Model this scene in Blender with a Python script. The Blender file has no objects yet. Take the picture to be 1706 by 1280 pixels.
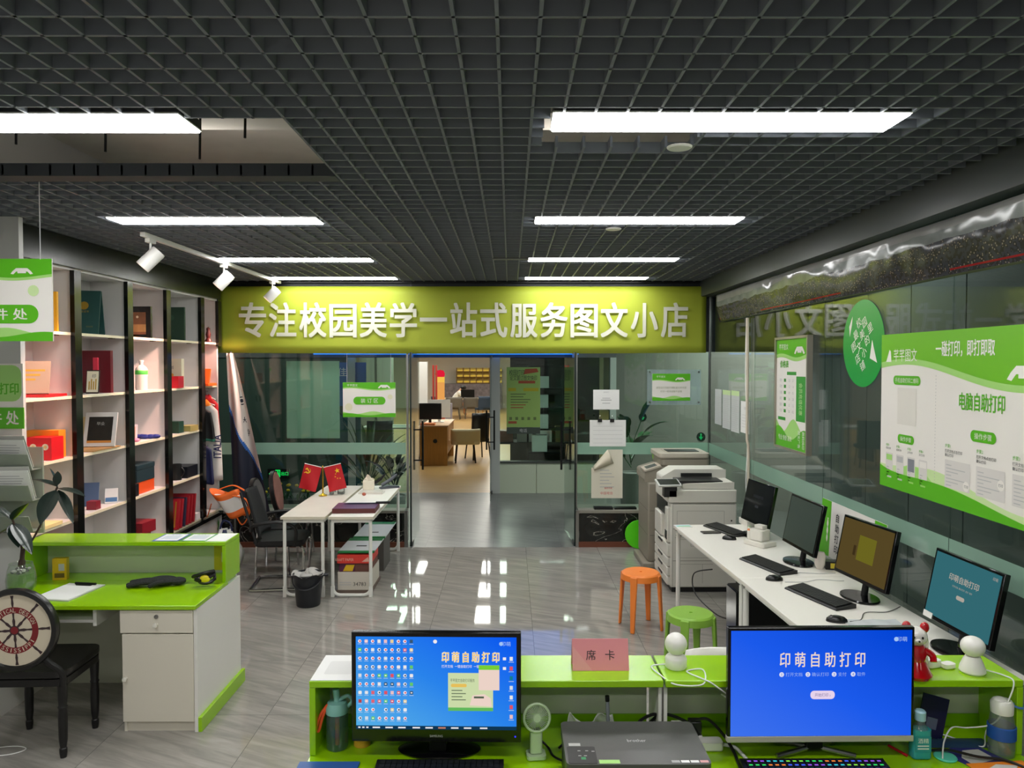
import bpy, bmesh, math, random
from mathutils import Matrix, Vector
SC = bpy.context.scene
COL = SC.collection
pi, sin, cos = math.pi, math.sin, math.cos
RND = random.Random(11)

# ---------------------------------------------------------------- camera, world, exposure
CAM_H = 2.15
F = 1240.0
PITCH = math.atan(34 / F)
YAW = math.atan(3 / F)
cd = bpy.data.cameras.new('camera')
cd.sensor_width = 36.0
cd.lens = 36.0 * F / 1706.0
cd.clip_start = 0.05
cam = bpy.data.objects.new('camera', cd)
COL.objects.link(cam)
cam.location = (0, 0, CAM_H)
cam.rotation_euler = (pi / 2 - PITCH, 0, -YAW)
SC.camera = cam
SC.view_settings.view_transform = 'Standard'
SC.view_settings.look = 'None'
SC.view_settings.gamma = 1
SC.view_settings.use_curve_mapping = False
SC.view_settings.exposure = 0.0
SC.cycles.max_bounces = 10
SC.cycles.transparent_max_bounces = 24
SC.cycles.glossy_bounces = 5
SC.cycles.caustics_reflective = False
SC.cycles.caustics_refractive = False
w = bpy.data.worlds.new('world')
w.use_nodes = True
w.node_tree.nodes['Background'].inputs[0].default_value = (0.55, 0.62, 0.72, 1)
w.node_tree.nodes['Background'].inputs[1].default_value = 0.02
SC.world = w

# lamp levels (shop and hall lamps; added fills set their own)
LED = 27.0          # shop ceiling panels
HALL_LED = 17.0     # reading hall panels
SPOT = 190.0         # warm track spots
ROTM = cam.rotation_euler.to_matrix()


def P(px, py, x=None, y=None, z=None):
    """the world point seen at a pixel of the photograph, on a plane x=, y= or z="""
    d = ROTM @ Vector(((px - 853) / F, (640 - py) / F, -1))
    if x is not None:
        t = x / d.x
    elif y is not None:
        t = y / d.y
    else:
        t = (z - CAM_H) / d.z
    return Vector((0, 0, CAM_H)) + d * t


# ---------------------------------------------------------------- materials
def lin(h):
    h = h.lstrip('#')
    c = [int(h[i:i + 2], 16) / 255 for i in (0, 2, 4)]
    return tuple(x / 12.92 if x <= .04045 else ((x + .055) / 1.055) ** 2.4 for x in c) + (1,)


MATS = {}


def newmat(name):
    m = bpy.data.materials.new(name)
    m.use_nodes = True
    nt = m.node_tree
    return m, nt, nt.nodes['Principled BSDF'], nt.nodes['Material Output']


def mat(name, col=None, r=.5, met=0, spec=.5, em=0, noise=None, bump=None, coat=0, trans=0, alpha=1, sheen=0, streak=None):
    """noise=(scale, amount): value mottling; bump=(scale, strength); streak=(sx, sy, sz)"""
    if name in MATS:
        return MATS[name]
    m, nt, b, out = newmat(name)
    N, L = nt.nodes, nt.links
    c = lin(col)
    b.inputs['Base Color'].default_value = c
    b.inputs['Roughness'].default_value = r
    b.inputs['Metallic'].default_value = met
    b.inputs['Specular IOR Level'].default_value = spec
    b.inputs['Coat Weight'].default_value = coat
    b.inputs['Coat Roughness'].default_value = .08
    b.inputs['Transmission Weight'].default_value = trans
    b.inputs['Alpha'].default_value = alpha
    b.inputs['Sheen Weight'].default_value = sheen
    if em:
        b.inputs['Emission Color'].default_value = c
        b.inputs['Emission Strength'].default_value = em
    if noise or bump:
        tc = N.new('ShaderNodeTexCoord')
        mp = N.new('ShaderNodeMapping')
        L.new(tc.outputs['Object'], mp.inputs[0])
        if streak:
            mp.inputs['Scale'].default_value = streak
    if noise:
        nz = N.new('ShaderNodeTexNoise')
        nz.inputs['Scale'].default_value = noise[0]
        nz.inputs['Detail'].default_value = 5
        L.new(mp.outputs[0], nz.inputs['Vector'])
        mx = N.new('ShaderNodeMix')
        mx.data_type = 'RGBA'
        a = noise[1]
        mx.inputs['A'].default_value = tuple(max(0, x * (1 - a)) for x in c[:3]) + (1,)
        mx.inputs['B'].default_value = tuple(min(1, x * (1 + a)) for x in c[:3]) + (1,)
        L.new(nz.outputs['Fac'], mx.inputs['Factor'])
        L.new(mx.outputs['Result'], b.inputs['Base Color'])
    if bump:
        nb = N.new('ShaderNodeTexNoise')
        nb.inputs['Scale'].default_value = bump[0]
        nb.inputs['Detail'].default_value = 3
        L.new(mp.outputs[0], nb.inputs['Vector'])
        bp = N.new('ShaderNodeBump')
        bp.inputs['Strength'].default_value = bump[1]
        bp.inputs['Distance'].default_value = .02
        L.new(nb.outputs['Fac'], bp.inputs['Height'])
        L.new(bp.outputs[0], b.inputs['Normal'])
    MATS[name] = m
    return m


def emis(name, col, s):
    if name in MATS:
        return MATS[name]
    m, nt, b, out = newmat(name)
    e = nt.nodes.new('ShaderNodeEmission')
    e.inputs[0].default_value = lin(col)
    e.inputs[1].default_value = s
    nt.links.new(e.outputs[0], out.inputs[0])
    nt.nodes.remove(b)
    MATS[name] = m
    return m


def grad_emis(name, c0, c1, c2, x0, x1, z0, z1, s):
    """a lit display whose picture runs from colour c0 (low, left) over c1 to c2 (high, right), object space"""
    m, nt, b, out = newmat(name)
    N, L = nt.nodes, nt.links
    nt.nodes.remove(b)
    tc = N.new('ShaderNodeTexCoord')
    sp = N.new('ShaderNodeSeparateXYZ')
    L.new(tc.outputs['Object'], sp.inputs[0])
    mr = N.new('ShaderNodeMapRange')
    mr.inputs[1].default_value, mr.inputs[2].default_value = x0, x1
    mr.inputs[4].default_value = .5
    mz = N.new('ShaderNodeMapRange')
    mz.inputs[1].default_value, mz.inputs[2].default_value = z0, z1
    mz.inputs[4].default_value = .5
    L.new(sp.outputs[0], mr.inputs[0])
    L.new(sp.outputs[2], mz.inputs[0])
    ad = N.new('ShaderNodeMath')
    L.new(mr.outputs[0], ad.inputs[0])
    L.new(mz.outputs[0], ad.inputs[1])
    cr = N.new('ShaderNodeValToRGB')
    cr.color_ramp.elements[0].color = lin(c0)
    cr.color_ramp.elements[1].color = lin(c2)
    k = cr.color_ramp.elements.new(.5)
    k.color = lin(c1)
    L.new(ad.outputs[0], cr.inputs[0])
    e = N.new('ShaderNodeEmission')
    e.inputs[1].default_value = s
    L.new(cr.outputs[0], e.inputs[0])
    L.new(e.outputs[0], out.inputs[0])
    return m


def pane_mat(name, tint, f0=.045, haze=None, hazecol='#9ab8a6'):
    """thin glass: tinted see-through with mirror reflection rising to grazing angles; haze = frosted share"""
    m, nt, b, out = newmat(name)
    N, L = nt.nodes, nt.links
    nt.nodes.remove(b)
    tr = N.new('ShaderNodeBsdfTransparent')
    tr.inputs[0].default_value = tint + (1,)
    gl = N.new('ShaderNodeBsdfGlossy')
    gl.inputs['Roughness'].default_value = 0
    lw = N.new('ShaderNodeLayerWeight')
    lw.inputs[0].default_value = .5
    pw = N.new('ShaderNodeMath')
    pw.operation = 'POWER'
    pw.inputs[1].default_value = 5
    L.new(lw.outputs['Facing'], pw.inputs[0])
    ma = N.new('ShaderNodeMath')
    ma.operation = 'MULTIPLY_ADD'
    ma.inputs[1].default_value = 1 - f0
    ma.inputs[2].default_value = f0
    L.new(pw.outputs[0], ma.inputs[0])
    under = tr.outputs[0]
    if haze:
        df = N.new('ShaderNodeBsdfDiffuse')
        df.inputs[0].default_value = lin(hazecol)
        tl = N.new('ShaderNodeBsdfTranslucent')
        tl.inputs[0].default_value = lin(hazecol)
        m1 = N.new('ShaderNodeMixShader')
        m1.inputs[0].default_value = .35
        L.new(df.outputs[0], m1.inputs[1])
        L.new(tl.outputs[0], m1.inputs[2])
        m2 = N.new('ShaderNodeMixShader')
        m2.inputs[0].default_value = haze
        L.new(tr.outputs[0], m2.inputs[1])
        L.new(m1.outputs[0], m2.inputs[2])
        under = m2.outputs[0]
    mx = N.new('ShaderNodeMixShader')
    L.new(ma.outputs[0], mx.inputs[0])
    L.new(under, mx.inputs[1])
    L.new(gl.outputs[0], mx.inputs[2])
    L.new(mx.outputs[0], out.inputs[0])
    MATS[name] = m
    return m


# ---------------------------------------------------------------- mesh builder
_tcache = {}


def text_geo(s, off=0.0, res=2):
    k = (s, off, res)
    if k not in _tcache:
        c = bpy.data.curves.new('t', 'FONT')
        c.body = s
        c.offset = off
        c.resolution_u = res
        o = bpy.data.objects.new('t', c)
        me = o.to_mesh()
        vs = [(v.co.x, v.co.y) for v in me.vertices]
        fs = [tuple(p.vertices) for p in me.polygons]
        o.to_mesh_clear()
        bpy.data.objects.remove(o)
        bpy.data.curves.remove(c)
        _tcache[k] = (vs, fs)
    return _tcache[k]


def frame(o, u, v, n):
    m = Matrix.Identity(4)
    for i, a in enumerate((u, v, n, o)):
        for j in range(3):
            m[j][i] = a[j]
    return m


def FC(x, y, z):      # a plane that faces the camera's side (-Y)
    return frame((x, y, z), (1, 0, 0), (0, 0, 1), (0, -1, 0))


def FL(x, y, z):      # on the right wall, facing -X
    return frame((x, y, z), (0, -1, 0), (0, 0, 1), (-1, 0, 0))


def FR(x, y, z):      # on the left wall, facing +X
    return frame((x, y, z), (0, 1, 0), (0, 0, 1), (1, 0, 0))


def T(x, y, z, rz=0, rx=0, ry=0):
    return Matrix.Translation((x, y, z)) @ Matrix.Rotation(rz, 4, 'Z') @ Matrix.Rotation(ry, 4, 'Y') @ Matrix.Rotation(rx, 4, 'X')


def rr(x0, x1, y0, y1, r, n=4):
    pts = []
    for cx, cy, a in ((x1 - r, y1 - r, 0), (x0 + r, y1 - r, pi / 2), (x0 + r, y0 + r, pi), (x1 - r, y0 + r, 1.5 * pi)):
        for i in range(n + 1):
            t = a + i / n * pi / 2
            pts.append((cx + r * cos(t), cy + r * sin(t)))
    return pts


def circ(cx, cy, r, n=24, ry=None):
    ry = r if ry is None else ry
    return [(cx + r * cos(2 * pi * i / n), cy + ry * sin(2 * pi * i / n)) for i in range(n)]


class MB:
    def __init__(s, X=None):
        s.v, s.f, s.k, s.mats = [], [], [], []
        s.X = X or Matrix.Identity(4)

    def mi(s, m):
        if m not in s.mats:
            s.mats.append(m)
        return s.mats.index(m)

    def add(s, vs, fs, m, X=None):
        A = s.X @ X if X is not None else s.X
        b = len(s.v)
        s.v += [tuple(A @ Vector(p)) for p in vs]
        s.f += [tuple(i + b for i in f) for f in fs]
        s.k += [s.mi(m)] * len(fs)
        return s

    def box(s, x0, x1, y0, y1, z0, z1, m, X=None):
        vs = [(x, y, z) for z in (z0, z1) for y in (y0, y1) for x in (x0, x1)]
        fs = [(0, 2, 3, 1), (4, 5, 7, 6), (0, 1, 5, 4), (1, 3, 7, 5), (3, 2, 6, 7), (2, 0, 4, 6)]
        return s.add(vs, fs, m, X)

    def cbox(s, c, d, m, X=None):
        return s.box(c[0] - d[0] / 2, c[0] + d[0] / 2, c[1] - d[1] / 2, c[1] + d[1] / 2, c[2] - d[2] / 2, c[2] + d[2] / 2, m, X)

    def prism(s, pts, d0, d1, m, X=None, mtop=None):
        n = len(pts)
        vs = [(x, y, d0) for x, y in pts] + [(x, y, d1) for x, y in pts]
        s.add(vs, [(i, (i + 1) % n, n + (i + 1) % n, n + i) for i in range(n)] + [tuple(range(n - 1, -1, -1))], m, X)
        s.add([(x, y, d1) for x, y in pts], [tuple(range(n))], mtop or m, X)
        return s

    def flat(s, pts, d, m, X=None):
        return s.add([(x, y, d) for x, y in pts], [tuple(range(len(pts)))], m, X)

    def quad(s, x0, x1, y0, y1, d, m, X=None):
        return s.flat([(x0, y0), (x1, y0), (x1, y1), (x0, y1)], d, m, X)

    def lathe(s, prof, m, n=20, X=None, ms=None):
        """prof: (radius, z) rising; ms: one material per band"""
        vs, rings = [], []
        for r, z in prof:
            if r < 1e-6:
                rings.append([len(vs)])
                vs.append((0, 0, z))
            else:
                rings.append(list(range(len(vs), len(vs) + n)))
                vs += [(r * cos(2 * pi * i / n), r * sin(2 * pi * i / n), z) for i in range(n)]
        A = s.X @ X if X is not None else s.X
        b = len(s.v)
        s.v += [tuple(A @ Vector(p)) for p in vs]
        for j in range(len(rings) - 1):
            a, c = rings[j], rings[j + 1]
            k = s.mi(ms[j] if ms else m)
            for i in range(n):
                i2 = (i + 1) % n
                if len(a) == 1 and len(c) == 1:
                    continue
                if len(a) == 1:
                    f = (a[0], c[i2], c[i])
                elif len(c) == 1:
                    f = (a[i], a[i2], c[0])
                else:
                    f = (a[i], a[i2], c[i2], c[i])
                s.f.append(tuple(q + b for q in f))
                s.k.append(k)
        return s

    def cyl(s, r, z0, z1, m, n=20, X=None, r1=None):
        r1 = r if r1 is None else r1
        return s.lathe([(0, z0), (r, z0), (r1, z1), (0, z1)], m, n, X)

    def ball(s, c, rx, ry, rz, m, n=16, k=10, X=None):
        M = Matrix.Translation(c) @ Matrix.Diagonal((rx, ry, rz, 1))
        M = X @ M if X is not None else M
        return s.lathe([(cos(-pi / 2 + pi * i / k) if 0 < i < k else 0, sin(-pi / 2 + pi * i / k)) for i in range(k + 1)], m, n, M)

    def tube(s, pts, r, m, n=8, closed=False, X=None, flat=1.0):
        pts = [Vector(p) for p in pts]
        k = len(pts)
        vs = []
        up = None
        for i, p in enumerate(pts):
            if closed:
                t = pts[(i + 1) % k] - pts[i - 1]
            else:
                t = pts[min(i + 1, k - 1)] - pts[max(i - 1, 0)]
            t.normalize()
            if up is None:
                up = Vector((0, 0, 1)) if abs(t.z) < .9 else Vector((1, 0, 0))
            a = (up - t * up.dot(t)).normalized()
            up = a
            bb = t.cross(a)
            rad = r[i] if isinstance(r, (list, tuple)) else r
            vs += [tuple(p + (a * cos(2 * pi * j / n) * flat + bb * sin(2 * pi * j / n)) * rad) for j in range(n)]
        fs = []
        for i in range(k if closed else k - 1):
            for j in range(n):
                a0, a1 = i * n + j, i * n + (j + 1) % n
                b0, b1 = ((i + 1) % k) * n + j, ((i + 1) % k) * n + (j + 1) % n
                fs.append((a0, a1, b1, b0))
        if not closed:
            fs.append(tuple(range(n - 1, -1, -1)))
            fs.append(tuple(range((k - 1) * n, k * n)))
        return s.add(vs, fs, m, X)

    def grid(s, fn, nu, nv, m, X=None, mfn=None):
        """surface fn(u, v) over the unit square; mfn(u, v) picks a material per cell"""
        A = s.X @ X if X is not None else s.X
        b = len(s.v)
        for j in range(nv + 1):
            for i in range(nu + 1):
                s.v.append(tuple(A @ Vector(fn(i / nu, j / nv))))
        for j in range(nv):
            for i in range(nu):
                q = b + j * (nu + 1) + i
                s.f.append((q, q + 1, q + nu + 2, q + nu + 1))
                s.k.append(s.mi(mfn((i + .5) / nu, (j + .5) / nv) if mfn else m))
        return s

    def text(s, t, x, y, h, m, X=None, d=0, w=None, al='c', off=.01, res=2, wmax=None):
        """letters of about height h centred on (x, y) (al l/r: from x); w fits the width"""
        vs, fs = text_geo(t, 0.0, res)
        if not vs:
            return s
        xs = [p[0] for p in vs]
        ys = [p[1] for p in vs]
        x0, x1 = min(xs), max(xs)
        y0, y1 = min(ys), max(ys)
        cjk = any(ord(ch) > 0x2e80 for ch in t)
        if cjk:
            y0, y1 = min(y0, -.08), max(y1, .84)
        sy = h / (y1 - y0)
        sx = sy if w is None else w / (x1 - x0)
        if wmax and (x1 - x0) * sx > wmax:
            sx = wmax / (x1 - x0)
        ox = {'c': -(x0 + x1) / 2 * sx, 'l': -x0 * sx, 'r': -x1 * sx}[al]
        shifts = ((0, 0),) if off < .015 else ((-off, -off * .6), (off, -off * .6), (-off, off * .6), (off, off * .6))
        for k, (dx, dy) in enumerate(shifts):
            s.add([(x + ox + (p[0] + dx) * sx, y + (p[1] + dy - (y0 + y1) / 2) * sy, d + k * .00004) for p in vs], fs, m, X)
        return s

    def leaf(s, base, dirv, L, W, m, droop=.3, up=(0, 0, 1), fold=.15, n=7, tip=1.0):
        """a pointed leaf blade from base along dirv"""
        d = Vector(dirv).normalized()
        upv = Vector(up)
        sd = d.cross(upv)
        if sd.length < 1e-3:
            sd = Vector((1, 0, 0))
        sd.normalize()
        nn = sd.cross(d)

        def fn(u, v):
            t = v
            wd = W * math.sin(pi * min(1, t ** .8 * tip + .02)) ** .75
            q = (u - .5) * 2
            return Vector(base) + d * (L * t) - Vector((0, 0, 1)) * (droop * L * t * t) + sd * (q * wd / 2) + nn * (abs(q) * fold * wd)
        return s.grid(fn, 4, n, m)

    def build(s, name, parent=None, loc=None, rz=0, bevel=0, seg=2, smooth=35, solid=0, sub=0):
        me = bpy.data.meshes.new(name)
        me.from_pydata(s.v, [], s.f)
        for m in s.mats:
            me.materials.append(m)
        me.polygons.foreach_set('material_index', s.k)
        if smooth:
            me.polygons.foreach_set('use_smooth', [True] * len(s.f))
            me.update()
            try:
                me.set_sharp_from_angle(angle=math.radians(smooth))
            except Exception:
                pass
        me.validate()
        o = bpy.data.objects.new(name, me)
        COL.objects.link(o)
        if parent is not None:
            o.parent = parent
        if loc is not None:
            o.location = loc
        if rz:
            o.rotation_euler = (0, 0, rz)
        if solid:
            md = o.modifiers.new('solid', 'SOLIDIFY')
            md.thickness = solid
            md.offset = 0
        if sub:
            md = o.modifiers.new('sub', 'SUBSURF')
            md.levels = md.render_levels = sub
        if bevel:
            md = o.modifiers.new('bevel', 'BEVEL')
            md.width = bevel
            md.segments = seg
            md.limit_method = 'ANGLE'
            md.angle_limit = math.radians(40)
            md.harden_normals = False
        return o


def tag(o, label, cat, group=None, kind=None):
    o['label'] = label
    o['category'] = cat
    if group:
        o['group'] = group
    if kind:
        o['kind'] = kind
    return o


def thing(name, label, cat, loc=(0, 0, 0), rz=0, group=None):
    o = bpy.data.objects.new(name, None)
    COL.objects.link(o)
    o.empty_display_size = .1
    o.location = loc
    o.rotation_euler = (0, 0, rz)
    return tag(o, label, cat, group)


def struct(o, label=None):
    o['kind'] = 'structure'
    if label:
        o['label'] = label
    return o


def dup(r, loc, rz=0, label=None, group=None):
    c = r.copy()
    COL.objects.link(c)
    c.location = loc
    c.rotation_euler = (0, 0, rz)
    if label:
        c['label'] = label
    if group:
        c['group'] = group
    for ch in list(r.children):
        d = ch.copy()
        COL.objects.link(d)
        d.parent = c
        for g in list(ch.children):
            e = g.copy()
            COL.objects.link(e)
            e.parent = d
    return c


def arc(cx, cy, r, a0, a1, n):
    return [(cx + r * cos(a0 + (a1 - a0) * i / n), cy + r * sin(a0 + (a1 - a0) * i / n)) for i in range(n + 1)]


def spline(pts, n=6):
    """Catmull-Rom through 3-D points"""
    p = [Vector(q) for q in pts]
    p = [p[0]] + p + [p[-1]]
    out = []
    for i in range(1, len(p) - 2):
        for j in range(n):
            t = j / n
            a, b, c, d = p[i - 1], p[i], p[i + 1], p[i + 2]
            out.append(.5 * ((2 * b) + (-a + c) * t + (2 * a - 5 * b + 4 * c - d) * t * t + (-a + 3 * b - 3 * c + d) * t ** 3))
    out.append(p[-2])
    return out


# shared materials
LIME = mat('lime_laminate', '#95c906', .22, coat=.3)
LIMED = mat('lime_edge', '#82b808', .3)
WHITE = mat('white_laminate', '#e4e2dc', .4)
TABLEW = mat('table_white', '#ece8e0', .35)
WMETAL = mat('white_metal', '#e6e6e0', .35)
BLACK = mat('black_plastic', '#0c0c0e', .4)
BLACKG = mat('black_gloss', '#08080a', .12)
BLACKM = mat('black_metal', '#101010', .35, met=.3)
CHROME = mat('chrome', '#c8c8c8', .15, met=1)
STEEL = mat('steel', '#9a9a98', .3, met=1)
PAPER = mat('paper', '#e6e6e4', .7)
SGREEN = mat('sign_green', '#58b418', .35)
SGREEN2 = mat('sign_pale_green', '#a4d878', .35)
SGREEN3 = mat('sign_faint_green', '#c8e2a4', .35)
SWHITE = mat('sign_white', '#e8e4de', .4)
INK = mat('ink', '#26282a', .6)
GREY = mat('mid_grey', '#8a8a8a', .5)
FAINT = mat('faint_grey', '#b8b8b8', .6)
RED = mat('red', '#c4141c', .4)
ORANGE = mat('orange', '#ee6a12', .4)
CARD = mat('cardboard_white', '#cfc8bc', .8)
CHIN = mat('chin_silver', '#b4b0a8', .35)
WCABLE = mat('white_cable', '#e8e8e4', .4)
BCABLE = mat('black_cable', '#0a0a0a', .45)
# ================================================================ the setting
XL, XR, YB, YG = -3.74, 2.37, -2.2, 8.84
CEIL = 3.12
WOODY = 12.35

# floor tiles -----------------------------------------------------
def tile_mat(name, base, dark, grout, size, ox, oy, rough, vein=1.0, refl=.5):
    m, nt, b, out = newmat(name)
    N, L = nt.nodes, nt.links
    tc = N.new('ShaderNodeTexCoord')
    sp = N.new('ShaderNodeSeparateXYZ')
    L.new(tc.outputs['Object'], sp.inputs[0])

    def mth(op, a, bb=None, c=None):
        n = N.new('ShaderNodeMath')
        n.operation = op
        for i, q in enumerate((a, bb, c)):
            if q is None:
                continue
            if hasattr(q, 'links'):
                L.new(q, n.inputs[i])
            else:
                n.inputs[i].default_value = q
        return n.outputs[0]
    lines, cells = [], []
    for ax, o in ((0, ox), (1, oy)):
        t = mth('DIVIDE', mth('SUBTRACT', sp.outputs[ax], o), size)
        fr = mth('FRACT', t)
        cells.append(mth('FLOOR', t))
        ed = mth('MINIMUM', fr, mth('SUBTRACT', 1.0, fr))
        lines.append(mth('LESS_THAN', ed, .0022))
    g = mth('MAXIMUM', lines[0], lines[1])
    cid = mth('ADD', mth('MULTIPLY', cells[0], 13.7), mth('MULTIPLY', cells[1], 7.3))
    cb = N.new('ShaderNodeCombineXYZ')
    L.new(cid, cb.inputs[2])
    va = N.new('ShaderNodeVectorMath')
    L.new(tc.outputs['Object'], va.inputs[0])
    L.new(cb.outputs[0], va.inputs[1])
    mp = N.new('ShaderNodeMapping')
    mp.vector_type = 'TEXTURE'
    mp.inputs['Rotation'].default_value = (0, 0, -.42)
    mp.inputs['Scale'].default_value = (.75, .085, 1)
    L.new(va.outputs[0], mp.inputs[0])
    nz = N.new('ShaderNodeTexNoise')
    nz.inputs['Scale'].default_value = 1.5
    nz.inputs['Detail'].default_value = 8
    nz.inputs['Roughness'].default_value = .62
    nz.inputs['Distortion'].default_value = .6
    L.new(mp.outputs[0], nz.inputs['Vector'])
    cr = N.new('ShaderNodeValToRGB')
    e = cr.color_ramp.elements
    e[0].position, e[0].color = .3, lin(dark)
    e[1].position, e[1].color = .68, lin(base)
    L.new(nz.outputs['Fac'], cr.inputs[0])
    mx = N.new('ShaderNodeMix')
    mx.data_type = 'RGBA'
    L.new(g, mx.inputs['Factor'])
    L.new(cr.outputs[0], mx.inputs['A'])
    mx.inputs['B'].default_value = lin(grout)
    L.new(mx.outputs['Result'], b.inputs['Base Color'])
    b.inputs['Roughness'].default_value = rough
    b.inputs['Specular IOR Level'].default_value = refl
    MATS[name] = m
    return m


FLOOR = tile_mat('polished_grey_tile', '#a29d96', '#827e79', '#686561', .832, -.651, 8.66, .035, refl=.62)
DULL = tile_mat('worn_grey_tile', '#7c7c78', '#5e605e', '#4e4e4c', .8, -.2, 8.7, .3)
b = MB()
b.box(XL, 4.6, YB, 8.66, -.1, 0, FLOOR)
struct(b.build('floor', smooth=0), 'polished grey stone-look floor tiles of the shop')
b = MB()
b.box(-7, 4.6, 8.66, WOODY, -.1, 0, DULL)
struct(b.build('floor_corridor', smooth=0), 'worn grey tiles of the corridor beyond the glass doors')

# wood floor of the reading hall
m, nt, bs, out = newmat('hall_wood')
N, L = nt.nodes, nt.links
tc = N.new('ShaderNodeTexCoord')
mp = N.new('ShaderNodeMapping')
mp.inputs['Scale'].default_value = (1, 6, 1)
L.new(tc.outputs['Object'], mp.inputs[0])
nz = N.new('ShaderNodeTexNoise')
nz.inputs['Scale'].default_value = 2.2
L.new(mp.outputs[0], nz.inputs['Vector'])
cr = N.new('ShaderNodeValToRGB')
cr.color_ramp.elements[0].color = lin('#a88450')
cr.color_ramp.elements[1].color = lin('#c4a468')
L.new(nz.outputs['Fac'], cr.inputs[0])
L.new(cr.outputs[0], bs.inputs['Base Color'])
bs.inputs['Roughness'].default_value = .3
HWOOD = m
b = MB()
b.box(-9, 6, WOODY, 36, -.1, 0, HWOOD)
struct(b.build('floor_hall', smooth=0), 'pale wood floor of the hall across the corridor')

# walls ------------------------------------------------------------
WALLG = mat('wall_paint', '#b9b9b6', .8)
DARKW = mat('dark_wall', '#303834', .6)
b = MB()
b.box(XL - .1, XL, YB, 9.2, 0, 4.1, WALLG)
struct(b.build('wall_left', smooth=0))
b = MB()
b.box(XL, 4.6, YB - .1, YB, 0, 4.1, WALLG)
struct(b.build('wall_back', smooth=0))
b = MB()
b.box(XL, 4.6, YB, 9.2, 4.0, 4.1, mat('concrete_slab', '#cfcac0', .9, noise=(3, .15)))
struct(b.build('ceiling_slab', smooth=0))
# header over the glass front, up to the slab
HEADM = mat('header_dark', '#20262a', .5)
b = MB()
b.box(XL, 4.6, YG + .02, YG + .14, 2.29, 4.0, HEADM)
struct(b.build('wall_header', smooth=0))
# pillar at the left
PILLAR = mat('pillar_paint', '#c3c3c1', .7)
b = MB()
b.box(XL, -3.235, 4.93, 4.975, 0, CEIL - .002, PILLAR)
struct(b.build('wall_pier', smooth=0), 'pale grey wall pier beside the display shelves')

# ceiling: open-cell black grid ---------------------------------------
GRID = mat('grid_black', '#70767f', .5)
LAMPS = []
for (y0, y1) in ((2.90, 3.13), (4.95, 5.18), (6.86, 7.08), (8.38, 8.58)):
    LAMPS.append((.165, 1.56, y0, y1))
    LAMPS.append((-2.69, -1.29, y0 + .02, y1 + .02))
holes = [(a - .005, b_ + .005, c - .005, d + .005) for a, b_, c, d in LAMPS]
holes += [(-3.2, -.8995, 2.98, 3.86), (.14, .80, 3.05, 3.36)]
b = MB()
cell = .1225


def cut(a, bb, spans):
    segs = [(a, bb)]
    for s0, s1 in spans:
        nx = []
        for p, q in segs:
            if s1 <= p or s0 >= q:
                nx.append((p, q))
            else:
                if s0 > p:
                    nx.append((p, s0))
                if s1 < q:
                    nx.append((s1, q))
        segs = nx
    return segs


x = -.037 - cell * 29
while x < XR - .12:
    if x > XL:
        for p, q in cut(-.6, YG, [(c, d) for a, bb, c, d in holes if a < x < bb]):
            b.box(x - .0055, x + .0055, p, q, CEIL, CEIL + .05, GRID)
    x += cell
y = 2.234 - cell * 23
while y < YG:
    for p, q in cut(XL, XR - .12, [(a, bb) for a, bb, c, d in holes if c < y < d]):
        b.box(p, q, y - .0055, y + .0055, CEIL, CEIL + .05, GRID)
    y += cell
struct(b.build('ceiling', smooth=0), 'dark open-cell grid ceiling')
# services above the grid, seen through the gaps
DUCT = mat('duct_grey', '#6f7172', .6)
b = MB()
b.box(XL, XR, 4.2, 4.5, 3.55, 4.0, mat('beam_concrete', '#d0cac0', .9))
struct(b.build('ceiling_beam', smooth=0), 'concrete beam above the open ceiling grid')
b = MB()
b.tube([(-2.75, 2.2, 3.75), (-2.75, 4.15, 3.75)], .14, DUCT, 12)
tag(b.build('air_duct'), 'grey round air duct above the open ceiling panel', 'duct')
b = MB()
for xx, yy in ((-2.3, 3.5), (-1.95, 3.62), (-1.55, 3.75), (-1.2, 3.4)):
    b.tube([(xx, yy, 3.17), (xx + .02, yy, 4.0)], .006, BLACK, 5)
struct(b.build('ceiling_hangers', smooth=0))
# plain bars closing off the opened ceiling bay
b = MB()
b.box(-3.2, -.9, 3.86, 3.98, CEIL - .005, CEIL + .06, mat('bay_strip', '#33373b', .6))
struct(b.build('trim_1', smooth=0))
b = MB()
b.box(-1.58, -.78, 5.93, 6.0, CEIL - .01, CEIL + .01, DUCT)
struct(b.build('trim_2', smooth=0))
b = MB()
b.box(-.16, .17, 6.86, 6.94, CEIL - .01, CEIL + .01, DUCT)
struct(b.build('trim_3', smooth=0))

# ceiling lamps ---------------------------------------------------------
LEDM = emis('led_diffuser', '#fdfdfb', LED)
rows = ['nearest the camera', 'second from the camera', 'third from the camera', 'farthest, just before the banner']
for i, (x0, x1, y0, y1) in enumerate(LAMPS):
    side = 'right' if i % 2 == 0 else 'left'
    t = thing('ceiling_lamp', 'long white LED ceiling panel, %s side row, %s' % (side, rows[i // 2]), 'ceiling lamp', ((x0 + x1) / 2, (y0 + y1) / 2, 3.114), 0, 'LED panels in the grid ceiling')
    hw, hd = (x1 - x0) / 2, (y1 - y0) / 2
    q = MB()
    q.prism(rr(-hw, hw, -hd, hd, .006, 2), .006, .012, WMETAL)
    q.prism(rr(-hw + .004, hw - .004, -hd + .004, hd - .004, .006, 2), .0125, .05, mat('lamp_tray', '#2c2e30', .6))
    q.build('housing', t)
    q = MB()
    q.box(-hw + .008, hw - .008, -hd + .008, hd - .008, 0, .006, LEDM)
    q.build('diffuser', t, smooth=0)
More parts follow.
